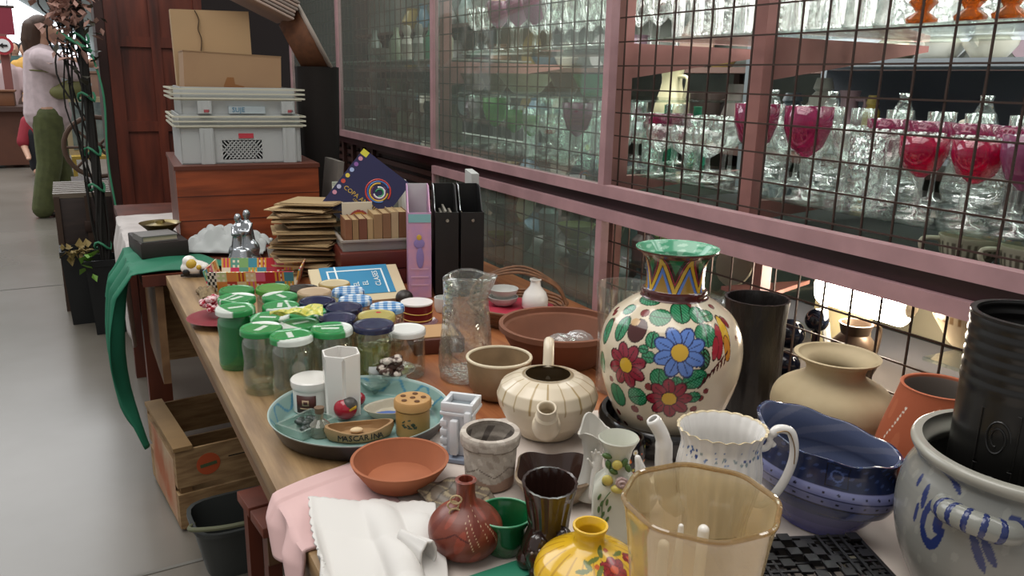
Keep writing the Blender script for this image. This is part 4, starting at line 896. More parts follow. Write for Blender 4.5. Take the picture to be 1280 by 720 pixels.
def jars():
    rimprof = lambda r, H: [(0, 0), (r*.92, 0), (r, .006), (r, H*.30), (r*.92, H*.5), (r*.98, H*.74), (r*.94, H*.84), (r*.80, H*.9), (r*.80, H-.004), (r*.76, H-.004), (r*.76, H*.9), (r*.90, H*.83), (r*.94, H*.73), (r*.88, H*.5), (r*.96, H*.30), (r*.95, .01), (0, .006)]
    straight = lambda r, H: [(0, 0), (r*.92, 0), (r, .006), (r, H*.78), (r*.96, H*.85), (r*.82, H*.9), (r*.82, H-.004), (r*.78, H-.004), (r*.78, H*.9), (r*.92, H*.84), (r*.96, H*.77), (r*.95, .01), (0, .006)]
    jm = {}
    for k, fn_, r, H in (('tall', rimprof, .0335, .108), ('short', straight, .0325, .084), ('mid', straight, .033, .098)):
        b = B(); lathe(b, fn_(r, H), 32); jm[k] = (mesh(b), r, H)
    jgl = glass('jar glass', (.93, .95, .92), refl=.9, edge=.5); ggl = tinted('green jar glass', (.30, .80, .48), (.10, .45, .22), .16)
    lm = painted('painted tin lid', .25, .5)
    def lidmesh(kind, r, seed):
        R = r*1.04; pr = [(0, 0), (R*.97, 0), (R, .001), (R, .009), (R*.95, .0115), (R*.86, .0115), (R*.84, .0105), (0, .0105)]
        def paint(th, z, rr, s):
            x = rr*np.cos(th)/R; y = rr*np.sin(th)/R; n = len(x)
            if kind == 'green':
                C = blank(n, '#2c8f4c'); a = seed*1.3; u = x*math.cos(a)+y*math.sin(a); v = -x*math.sin(a)+y*math.cos(a)
                put(C, (u < -.55-.2*v), '#dfe6df'); put(C, (np.abs(v-.05) < .13) & (u > -.35) & (u < .5), '#d8e2d8'); put(C, (np.abs(u-.75) < .06), '#9fd0ac') if seed % 2 else None
                if seed % 3 == 0: put(C, (np.abs(v+.4-.2*u) < .07), '#d8e2d8')
            elif kind == 'plain green': C = blank(n, '#2f8a45' if seed % 2 else '#5a963c'); put(C, (rr > R*.84) & (rr < R*.87), '#1e6b33')
            elif kind == 'navy': C = blank(n, '#1b2146'); put(C, (np.abs(rr-R*.5) < R*.03), '#333b63')
            elif kind == 'gingham':
                C = blank(n, '#e3e8ec'); f1 = np.sin(x*13+seed) > 0; f2 = np.sin(y*13) > 0; put(C, f1 ^ f2, '#86b1d8'); put(C, f1 & f2, '#2f6fae')
            elif kind == 'beige': C = blank(n, '#c9b093'); put(C, (rr > R*.86), '#b79c7d')
            elif kind == 'cream': C = blank(n, '#d9c9a4'); put(C, rr > R*.9, '#a98d4c')
            elif kind == 'gold': C = blank(n, '#b3a55c'); put(C, (x-.1)**2+(y-.45)**2 < .02, '#c0283a')
            elif kind == 'black': C = blank(n, '#2a2420')
            else: C = blank(n, '#e6e6e2')
            return C
        return plathe(pr, 60, 44, paint)
    spec = [ # px, py (lid centre), body, lid, tint, label
        (301, 361, 'mid', 'plain green', 1, 0, 'jar with plain yellow-green lid, farthest from the camera'),
        (343, 359, 'mid', 'plain green', 2, 0, 'jar with plain green lid beside the patchwork tray'),
        (296, 372.5, 'tall', 'green', 3, 1, 'green tinted glass jar with green and white lid nearest the table edge'),
        (351, 369, 'mid', 'green', 4, 0, 'jar with striped green lid just in front of the plain green lidded one'),
        (307, 384, 'tall', 'green', 5, 1, 'tall green tinted jar behind the foremost jars at the table edge'),
        (355, 380, 'mid', 'green', 6, 0, 'jar with pale striped green lid in the middle of the group'),
        (331, 393, 'mid', 'green', 7, 0, 'jar with white rimmed green lid, partly under the yellow wrapper'),
        (378, 388.5, 'mid', 'green', 9, 0, 'jar with green lid behind the yellow wrapper'),
        (327.5, 409, 'tall', 'green', 8, 0, 'tall waisted clear jar with green lid, foremost at the table edge'),
        (376, 403, 'mid', 'green', 10, 0, 'jar with green lid under the yellow wrapper'),
        (368, 417, 'tall', 'green', 11, 0, 'foremost clear jar with green lid and white crescent beside the waisted jar'),
        (416, 409.5, 'tall', 'green', 12, 0, 'clear jar with green lid standing behind the white hexagonal vase'),
        (391, 364, 'mid', 'beige', 1, 0, 'jar with beige lid behind the navy lidded jars'),
        (395, 375.5, 'mid', 'navy', 1, 0, 'jar with navy blue lid, farthest of the navy ones'),
        (426, 384, 'mid', 'navy', 2, 0, 'jar with navy blue lid, second of the navy ones from the back'),
        (424, 395, 'mid', 'navy', 3, 0, 'jar with navy blue lid, third of the navy ones from the back'),
        (461, 405, 'tall', 'navy', 4, 0, 'clear jar with navy lid, nearest of the navy ones'),
        (434, 361.5, 'short', 'gingham', 1, 0, 'jar with blue gingham lid, farthest of the gingham ones'),
        (444, 373, 'short', 'gingham', 2, 0, 'jar with blue gingham lid, middle one of three'),
        (484, 382, 'short', 'gingham', 3, 0, 'jar with blue gingham lid beside the red and white tin'),
        (469, 393.5, 'mid', 'gold', 1, 0, 'jar with gold lid bearing a small red dot'),
        (507, 410, 'short', 'white', 1, 0, 'short clear jar with plain white lid'),
        (419, 354, 'short', 'cream', 1, 0, 'jar with cream lid in front of the blue booklet'),
        (372, 361, 'short', 'black', 2, 0, 'jar with dark lid between the green and the beige lidded ones')]
    P_ = [atz(q[0], q[1], T+jm[q[2]][2]+.004) for q in spec]
    for it in range(60):
        for a in range(len(P_)):
            for c in range(a):
                d = P_[a]-P_[c]; d.z = 0; need = (jm[spec[a][2]][1]+jm[spec[c][2]][1])*1.045+.0008
                if 1e-6 < d.length < need: k = d.normalized()*(need-d.length)*.3; P_[a] += k; P_[c] -= k
    for p, (px, py, bd, ld, sd, tint, l) in zip(P_, spec):
        me, r, H = jm[bd]; t = thing('glass_jar', l, 'jar', (p.x, p.y, T+.0008), facecam(p.x, p.y)+PI/2, 'empty glass jars with coloured lids')
        m2 = me.copy(); link('body', m2, ggl if tint else jgl, t)
        o = link('lid', lidmesh(ld, r, sd), lm, t); o.location = (0, 0, H-.008)
        if (px, py) == (461, 405):
            b = B(); lathe(b, [(.0303, .03), (.0303, .075)], 32); b2 = B(); lathe(b2, [(0, .008), (.029, .008), (.029, .07), (0, .07)], 24); b.free(); O('contents', b2, glass('oily contents', (.75, .78, .35), haze=.35, hazecol=(.45, .48, .15)), t)
            b = B(); pts = [(.0336*math.cos(a), .0336*math.sin(a)) for a in np.linspace(-PI/2-.3, -PI/2+.45, 8)]
            v = [(b.verts.new((x, y, .02)), b.verts.new((x, y, .045))) for x, y in pts]; [b.faces.new((v[i][0], v[i+1][0], v[i+1][1], v[i][1])) for i in range(7)]
            o = O('price_label', b, mat('label paper', '#b9bdbc', .7), t); q = o.modifiers.new('s', 'SOLIDIFY'); q.thickness = .0004; q.offset = 1
    # crumpled yellow wrapper on lids
    p = atz(371, 394, T+.113); 
    def pos(u, v): x = (u-.5)*.09; y = (v-.5)*.030*(1+.9*(u-.6)); z = .003+.005*np.abs(np.sin(u*9+v*4))+.003*np.sin(v*11+u*5)+.014*np.clip((u-.5)*(v), 0, 1); return np.stack([x, y, z], -1)
    def pc(u, v): C = blank(len(u), '#c9c44c'); put(C, np.sin(u*40+v*9) > .75, '#e2df8f'); put(C, np.sin(u*17-v*21) > .9, '#7f9c3a'); return C
    o = link('yellow_wrapper', pgrid(40, 16, pos, pc), painted('foil paper', .3)); o.location = (p.x, p.y, T+.1135); o.rotation_euler = (0, 0, RV+.22); q = o.modifiers.new('s', 'SOLIDIFY'); q.thickness = .0006
    tag(o, 'crumpled yellow sweet wrapper lying across the green jar lids', 'wrapper')
jars()

def back_of_table():
    # red plate at the table edge
    p = atz(274, 397, T+.012); b = B(); lathe(b, shell([(.04, 0), (.045, .002), (.066, .012), (.072, .014)], .002), 48, (p.x+.006, p.y, T+.0005))
    tag(O('enamel_plate', b, mat('dusky red enamel', '#8d3f47', .35), ), 'dusky red round plate half under the jars at the table edge', 'plate')
    p = atz(268, 382, T+.03); b = B(); r = random.Random(3)
    for k in range(60):
        a = r.uniform(0, 6.28); h = r.uniform(.002, .035); rr = .028*r.random()
        ell(b, (p.x+rr*math.cos(a), p.y+rr*math.sin(a)*.8, T+.02+h*.8), (.007, .006, .006), seg=8)
    tag(O('knitted_ball', b, mat('pink white yarn', '#e0c2c4', .8, col2='#a8263a', scale=90, lo=.45, hi=.52)), 'crumpled red and white yarn bundle on the dusky red plate', 'yarn')
    p = atz(284, 400, T+.03)
    # patchwork tray
    A = atz(267, 363, T); Bq = atz(343, 362, T); ang = math.atan2(Bq.y-A.y, Bq.x-A.x); w = .205
    t = thing('patchwork_box', 'open shallow box covered in colourful patchwork paper', 'box', (A.x-.01, A.y-.004, T+.0006), ang)
    pal = ['#3f8fa6', '#c9d7a0', '#b1202f', '#c8305c', '#e3cda0', '#7fae6e', '#d88c4a', '#a52a44', '#e8e0cf', '#d4668a', '#5c9c8c', '#b03a30']
    def quilt(seed, k=9):
        def f(u, v):
            C = blank(len(u), '#d9cfb8'); iu = np.floor(u*k).astype(int); iv = np.floor(v*2).astype(int); fx = u*k-iu; fy = v*2-iv
            for n in range(12): put(C, ((iu*5+iv*7+seed) % 12) == n, pal[n])
            put(C, (((iu+iv+seed) % 3) == 0) & (np.floor(fx*4) % 2 == 0) & (np.floor(fy*4) % 2 == 0), '#e9e3cf'); put(C, (((iu+iv+seed) % 4) == 1) & (np.floor(fx*5) % 2 == 0), '#d8a23c')
            if seed == 1: put(C, (u < .1) & ((np.floor(u*40)+np.floor(v*6)) % 2 == 0), '#1a1a1a'); put(C, (u < .1) & ((np.floor(u*40)+np.floor(v*6)) % 2 == 1), '#e6e2d8')
            return C
        return f
    pm = painted('quilt paper', .55); D = .14; H = .050
    def wall(x0, y0, x1, y1, seed, lean=0):
        L = math.hypot(x1-x0, y1-y0); nx, ny = (y1-y0)/L, -(x1-x0)/L
        o = link('side', pgrid(140, 40, lambda u, v: np.stack([x0+(x1-x0)*u+nx*v*lean, y0+(y1-y0)*u+ny*v*lean, v*H], -1), quilt(seed)), pm, t, smooth=False); q = o.modifiers.new('s', 'SOLIDIFY'); q.thickness = .003; q.offset = 0
    wall(0, 0, w, 0, 1, .012); wall(w, D, 0, D, 4, .012); wall(0, D, 0, 0, 6, .012); wall(w, 0, w, D, 8, .012)
    b = B(); bx(b, .002, w-.002, .002, D-.002, .0005, .003); O('base', b, mat('box base', '#b7a78d', .7), t)
    b = B(); bx(b, .01, .05, .02, .09, .004, .03, .004); O('packet', b, mat('tan packet', '#a08862', .7), t) if False else b.free()
    # painted ceramic shoe / car
    p = atz(244, 345, T); t = thing('ceramic_figurine', 'small white and yellow painted ceramic figurine at the far table end', 'figurine', (p.x+.0, p.y, T+.0006), RV+.3)
    b = B(); ell(b, (0, 0, .022), (.036, .02, .021)); ell(b, (-.012, 0, .04), (.018, .016, .016)); ell(b, (.024, 0, .022), (.014, .018, .014)); blob('body', b, white, t, .003)
    b = B(); ell(b, (-.006, -.012, .034), (.014, .01, .014)); ell(b, (.012, -.016, .026), (.007, .006, .007)); O('yellow_patch', b, mat('yellow paint', '#c8a63c', .4), t)
    b = B(); [ell(b, (x, -.019, .014), (.009, .004, .009)) for x in (-.02, .022)]; tube(b, [(-.034, -.012, .005), (.03, -.018, .005)], .0035, 6); O('black_trim', b, black, t)
    p = atz(258, 372, T); b = B(); 
    for k in range(7): tube(b, cr([(p.x-.015+k*.005, p.y-.05, T+.006+.004*(k % 2)), (p.x-.01+k*.004, p.y, T+.012+.003*(k % 3)), (p.x-.012+k*.006, p.y+.05, T+.006+.005*(k % 2))], 5), .006, 8)
    tag(O('burlap_ribbon', b, mat('burlap', '#8a7554', .9, noise=.4, scale=60)), 'rumpled tan burlap ribbon beside the black and white checks', 'ribbon')
    # silver couple figurine
    p = atz(290, 331, T); t = thing('silver_figurine', 'shiny silver figurine of an embracing couple behind the patchwork box', 'figurine', (.415, 2.36, T-.004), RV); t.scale = (1.28, 1.28, 1.28)
    sm = mat('silver glaze', '#a9adb2', .18, .85); b = B()
    for s, h in ((-1, .105), (1, .115)):
        limb(b, [(.012*s, 0, .004), (.012*s, 0, h*.45), (.009*s, 0, h*.72)], [.020, .014, .012]); ell(b, (.010*s, 0, h*.93), (.0085, .009, .011)); limb(b, [(.01*s, 0, h*.72), (.009*s, 0, h*.84)], [.008, .005])
        limb(b, [(.02*s, -.004, h*.74), (.018*s, -.016, h*.6), (-.004*s, -.018, h*.62)], [.005, .0045, .004])
    lathe(b, [(0, 0), (.042, 0), (.034, .012), (.025, .03), (0, .035)], 24); ell(b, (.022, -.006, .03), (.016, .012, .02)); ell(b, (-.02, 0, .02), (.016, .014, .018)); blob('body', b, sm, t, .0025, 2)
    # crumpled white cloth/bag behind the figurine
    def pos(u, v): x = (u-.5)*.24; y = (v-.5)*.14; z = (.060*np.sin(PI*np.clip(u, 0, 1))**.8*(.4+.6*np.sin(PI*v))*(1-.25*np.abs(np.sin(u*7+v*3)))+.016*np.abs(np.sin(u*11-v*9))+.012*np.abs(np.sin(v*13+u*17)))*np.clip(4*v, 0, 1)*np.clip(4*(1-v), 0, 1); return np.stack([x, y, np.clip(z, 0, 1)], -1)
    o = link('crumpled_cloth', pgrid(46, 22, pos, None), mat('greyish white cloth', '#b9bcbc', .7, noise=.1, scale=10)); o.location = (.29, 2.44, .7285); o.rotation_euler = (0, 0, RV); q = o.modifiers.new('s', 'SOLIDIFY'); q.thickness = .002; q.offset = 1
    o.location = (.40, 2.50, .7265) ; tag(o, 'crumpled white cloth behind the silver figurine', 'cloth')
    # stack of brown paper sleeves
    kc = [mat('kraft paper', '#a98f68', .85, noise=.15, scale=5), mat('kraft paper dark', '#856a4a', .85, noise=.2, scale=5), mat('kraft pale', '#bda47c', .85)]
    r = random.Random(11); base = Vector((.535, 2.135, T+.001)); z = 0
    for k in range(16):
        th = r.choice((.007, .010, .014)); b = B(); box(b, (0, 0, th/2), (.165-.03*(k < 2), .13, th*.35), rot=None); box(b, (0.002, .004, th*.8), (.15, .12, .0015))
        n0 = len(b.verts); 
        for v in b.verts: v.co.z += .004*math.sin(v.co.x*30+k)
        if k == 15:
            for v in b.verts: v.co.z += .012*max(0, v.co.x*8)
        o = O('paper_sleeve', b, kc[k % 3], None, smooth=False); o.location = (base.x+r.uniform(-.016, .016)+(.0 if k < 9 else .012), base.y+r.uniform(-.008, .008), base.z+z); o.rotation_euler = (0, 0, RV+.2+r.uniform(-.42, .42))
        z += th+.002
        tag(o, 'folded brown kraft paper sleeve, topmost of the pile' if k == 15 else 'folded brown kraft paper sleeve in the pile before the orange-red chest', 'paper', 'pile of brown paper sleeves')
    p = atz(333, 320, T); t_ = B(); lathe(t_, shell([(.018, 0), (.02, .003), (.026, .03), (.031, .062)], .002), 28, fn=None); o = O('frosted_tumbler', t_, glass('frosted glass', (.8, .82, .82), haze=.35, hazecol=(.6, .6, .58), rough=.3)); o.location = (p.x-.005, p.y-.19, T+.0006); tag(o, 'small frosted tumbler standing before the brown paper pile', 'glass')
    # red-brown boxes with plastic tub of books
    bm_ = mat('maroon wood box', '#63291f', .35, noise=.35, scale=5)
    A = atz(437, 346, T); Bq = atz(500, 345, T); ang = -.16
    t = thing('wooden_box', 'dark red-brown wooden box under the plastic tub of books', 'box', (.575, 1.93, T+.0006), ang)
    b = B(); bx(b, 0, .235, 0, .26, 0, .042, .003); O('body', b, bm_, t); b = B(); bx(b, -.003, .238, -.003, .263, .043, .088, .003); O('lid', b, bm_, t)
    zt = T+.0895
    t = thing('plastic_tub', 'clear grey plastic tub holding paperback books', 'tub', (.583, 1.945, zt), ang); pm_ = glass('milky plastic', (.8, .8, .78), haze=.35, hazecol=(.55, .53, .5), rough=.2)
    b = B(); bx(b, 0, .22, 0, .23, 0, .003); bx(b, 0, .22, 0, .003, .003, .026); bx(b, 0, .22, .227, .23, .003, .026); bx(b, 0, .003, .003, .227, .003, .026); bx(b, .217, .22, .003, .227, .003, .026); O('body', b, pm_, t, smooth=False)
    b = B(); bx(b, -.005, .225, -.005, .002, .024, .029); bx(b, -.005, .225, .228, .235, .024, .029); bx(b, -.005, .002, .002, .228, .024, .029); bx(b, .218, .225, .002, .228, .024, .029); O('rim', b, mat('tub rim', '#a39b92', .4), t, smooth=False)
    def book(x, y, w, d, h, c, l, grp, zz=zt+.0045, lean=0, rz=ang, tilt=0):
        t = thing('paperback_book', l, 'book', (x, y, zz), rz, grp); 
        if tilt: t.rotation_euler = (tilt, lean, rz)
        cv = mat('cover '+c, c, .6, noise=.15, scale=20); b = B(); bx(b, 0, w, 0, .0012, 0, h); bx(b, 0, .0012, 0.0012, d, 0, h); bx(b, w-.0012, w, 0.0012, d, 0, h); O('cover', b, cv, t, smooth=False)
        b = B(); bx(b, .0014, w-.0014, .0014, d-.002, .002, h-.002); O('pages', b, mat('old pages', '#ab9069', .9, noise=.25, scale=60, stretch=(6, .2, .2)), t, smooth=False)
    x = .008; r = random.Random(4); cs = ['#8a5a3c', '#9a7a52', '#7a4a34', '#b79a6c', '#a3835a', '#8e6a48', '#c0a880', '#7c5236', '#a88a5e', '#94704a']; nn = ['russet', 'tan', 'chestnut', 'pale buff', 'sandy', 'mid brown', 'cream', 'red-brown', 'straw', 'coffee']
    ca, sa = math.cos(ang), math.sin(ang); ox, oy = .583, 1.945
    for k in range(10):
        w = (.017, .015, .020, .014, .022, .021, .018, .024, .017, .016)[k]; h = .078+.012*((4 <= k < 8))+r.uniform(-.003, .003); 
        book(ox+ca*x-sa*.006, oy+sa*x+ca*.006, w, .09, h, cs[k], '%s paperback in the front row of the tub, %s' % (nn[k], ('at its aisle end' if k == 0 else 'at its cabinet end' if k == 9 else 'one of the taller middle ones' if 4 <= k < 8 else 'one of the shorter ones')), 'old paperbacks in the tub'); x += w+.0015
    # tall thin frames/picture books at the back of the tub
    fr = [('#d5cfc4', 'white framed board standing tall at the back of the book tub'), ('#b9c0b4', 'pale green-edged frame behind the books in the tub')]
    for k, (c, l) in enumerate(fr):
        t = thing('framed_print', l, 'frame', (ox+ca*(.004+.0*k)-sa*(.198+.012*k), oy+sa*(.004)+ca*(.198+.012*k), zt+.0045), ang)
        w, h = .19, .135+.012*k; b = B(); bx(b, 0, w, 0, .006, 0, .01); bx(b, 0, w, 0, .006, h-.01, h); bx(b, 0, .01, 0, .006, .01, h-.01); bx(b, w-.01, w, 0, .006, .01, h-.01); O('frame', b, mat('fr'+c, c, .5), t, smooth=False)
        b = B(); bx(b, .01, w-.01, .002, .004, .01, h-.01); O('picture', b, mat('mount %d' % k, '#a9a294', .7, col2='#7f8b86', scale=12), t, smooth=False)
    # blue tournament magazine leaning, rotated
    c = aty(457, 243, 2.072); t = thing('magazine', 'dark blue football magazine with gold lettering leaning over the books', 'magazine', (0, 0, 0), 0)
    t.matrix_world = Matrix.Translation(c)@Matrix.Rotation(-.33, 4, 'Z')@Matrix.Rotation(math.radians(76), 4, 'X')@Matrix.Rotation(math.radians(-38), 4, 'Z')@Matrix.Translation((-.03, -.08, 0))
    cv = mat('navy cover', '#1e1c48', .3, coat=.3)
    b = B(); bx(b, -.046, .107, -.012, .174, -.006, -.0005); O('pages', b, mat('pages', '#b9ad95', .9), t, smooth=False)
    b = B(); bx(b, -.048, .108, -.014, .176, 0, .0008); O('cover', b, cv, t, smooth=False); b = B(); bx(b, -.048, -.028, .160, .176, .0009, .0012); O('yellow_tag', b, mat('tag yellow', '#c9c43a', .5), t, smooth=False)
    gold = mat('gold print', '#c9a43c', .4); letter('COPA AMERICA', .017, (.034, .062, .0012), (0, 0, 0), gold, t); letter('CENTENARIO', .008, (.036, .050, .0012), (0, 0, 0), gold, t)
    cc = ['#c23a32', '#3a6fb5', '#d9a92f', '#5b2a5c', '#e0e0e0', '#2f8f5a']
    for k in range(6): b = B(); tube(b, [(.052+.001*k+(.033-.0046*k)*math.cos(a), .106+(.033-.0046*k)*math.sin(a), .0012) for a in np.linspace(k, k+4.8, 26)], .0024, 6); O('emblem_ring', b, mat('em'+cc[k], cc[k], .4), t)
    for k in range(7): b = B(); lathe(b, [(0, 0), (.006, 0), (.006, .0008), (0, .0008)], 12, (-.038, .035+k*.019, .001)); O('badge_dot', b, mat('bd'+cc[k % 6], ['#c98aa0', '#b5b5d0', '#c2483a', '#d9c24a', '#9fb0d8', '#8a5aa0', '#b9c04a'][k], .4), t)
    # rainbow / penguin card and small white box behind
    t = thing('picture_card', 'bright card with a rainbow arch leaning behind the paperbacks', 'card', (ox+ca*.015-sa*.104, oy+sa*.015+ca*.104, zt+.0045), ang); t.rotation_euler = (math.radians(-4), 0, ang)
    def rb(u, v):
        C = blank(len(u), '#cfc3ae'); d = np.hypot(u-.55, v-.35)
        for a, c in ((.45, '#a03a3a'), (.4, '#c9862f'), (.35, '#7fae5a'), (.3, '#3f9ac0'), (.24, '#5a6fb0')): put(C, d < a, c)
        put(C, d < .18, '#cfe0e6'); return C
    o = link('face', pgrid(50, 50, lambda u, v: np.stack([u*.08, 0*u, v*.105], -1), rb), painted('card print', .4), t); q = o.modifiers.new('s', 'SOLIDIFY'); q.thickness = .002
    # white moulded thing at right of tub
    t = thing('white_box_file', 'white rounded book end standing at the back of the tub near the cabinet', 'book end', (ox+ca*.14-sa*.205, oy+sa*.14+ca*.205, zt+.0045), ang)
    b = B(); bx(b, 0, .07, 0, .012, 0, .15, .005); O('board', b, white, t)
    # blue booklet flat on a slope
    t = thing('booklet', 'blue and white booklet with vertical lettering lying tilted behind the gingham lids', 'booklet', tuple(atz(452, 366, T+.02)), 0)
    t.location = (.583, 1.81, T+.034); t.rotation_euler = (math.radians(22), 0, -.12)
    b = B(); bx(b, -.115, .10, -.075, .065, 0, .010); O('pages', b, mat('cream pages', '#cdbd9c', .8), t, smooth=False)
    b = B(); bx(b, -.09, .075, -.05, .066, .0102, .0114); O('cover', b, mat('blue print', '#2f82ab', .5), t, smooth=False)
    wm = mat('white print', '#dfe6e6', .6); b = B(); bx(b, -.075, .06, .045, .049, .0114, .0120); bx(b, -.075, -.071, -.05, .045, .0114, .0120); bx(b, .056, .060, -.05, .045, .0114, .0120); bx(b, -.055, -.051, -.05, .066, .0114, .0118); O('border_print', b, wm, t, smooth=False)
    letter('CLASES', .019, (.040, .008, .0122), (0, 0, PI/2), wm, t); letter('EL', .019, (.010, -.008, .0122), (0, 0, PI/2), wm, t); letter('DEL', .019, (-.012, -.018, .0122), (0, 0, PI/2), wm, t)
    b = B(); bx(b, .500, .665, 1.715, 1.85, T+.0004, T+.0045); b.free()
    # magazine files
    def mfile(x, y, w, d, h, rz, l, cat, body, inner, name='magazine_file'):
        t = thing(name, l, cat, (x, y, T+.0006), rz); th = .003
        b = B(); bx(b, 0, w, 0, th, 0, h*.80); O('front', b, body, t, smooth=False)
        for xx in (0, w-th):
            b = B(); v = [(th, 0), (d, 0), (d, h), (d*.62, h), (d*.42, h*.90), (d*.22, h*.80), (th, h*.80)]
            A = [b.verts.new((xx, yy, zz)) for yy, zz in v]; C = [b.verts.new((xx+th, yy, zz)) for yy, zz in v]; b.faces.new(A); b.faces.new(C[::-1])
            for q in range(7): b.faces.new((A[q], A[(q+1) % 7], C[(q+1) % 7], C[q]))
            O('side', b, body, t, smooth=False)
        b = B(); bx(b, th, w-th, d-th, d, 0, h); bx(b, th, w-th, th, d-th, 0, th); O('back', b, inner, t, smooth=False); return t
    pf = mat('pastel pink print', '#c996ac', .4, col2='#b48fb8', scale=30)
    t = mfile(.690, 1.768, .055, .14, .262, -.34, 'pastel pink magazine file with turquoise band and cartoon print', 'magazine file', pf, mat('file white', '#c6c6c6', .6))
    b = B(); bx(b, .001, .054, -.0012, 0, .186, .206); O('blue_band', b, mat('turquoise', '#7fb4b8', .5), t)
    b = B(); ell(b, (.026, -.0015, .135), (.013, .001, .012)); ell(b, (.028, -.0015, .10), (.009, .001, .026)); O('violet_motif', b, mat('violet print', '#8a78b0', .5), t); b = B(); ell(b, (.026, -.002, .150), (.006, .001, .007)); O('gold_motif', b, mat('gold print', '#c9a43c', .4), t)
    lp = mat('file lilac', '#c9a0b8', .5); b = B(); [bx(b, .006, .048, -.001, 0, z, z+.004) for z in (.03, .05, .07)]; O('pale_lines', b, lp, t)
    bk = mat('black card', '#121112', .45)
    for k, (x, y) in enumerate(((.752, 1.748), (.810, 1.727))):
        t = mfile(x, y, .056, .145, .262, -.34, ('black magazine file next to the pastel pink one', 'black magazine file nearest the cabinet')[k], 'magazine file', bk, bk)
        b = B(); lathe(b, [(0, 0), (.004, 0), (.004, .002), (0, .002)], 14); o = O('rivet', b, mat('chrome', '#b8b8b8', .2, 1), t); o.rotation_euler = (PI/2, 0, 0); o.location = (.029, -.0005, .19)
        b = B(); tube(b, [(.0015, .003, .211), (.0015, .032, .211), (.0015, .061, .237), (.0015, .09, .263), (.0015, .143, .263)], .0012, 6); O('metal_edge', b, MATS['chrome'], t)
        b = B(); [bx(b, .008+i*.008, .013+i*.008, .02, .13, .003, .19+.01*((i*7+k) % 3)) for i in range(5)]; O('papers', b, mat('file papers', '#8f8a80', .8), t) if k == 0 else b.free()
    t = thing('papers_sheet', 'white sheets poking up behind the black magazine files', 'papers', (.93, 1.90, T+.0006), -.3); b = B(); box(b, (0, .05, .14), (.02, .12, .28)); O('sheet', b, mat('sheet white', '#b9bab8', .8), t)
back_of_table()

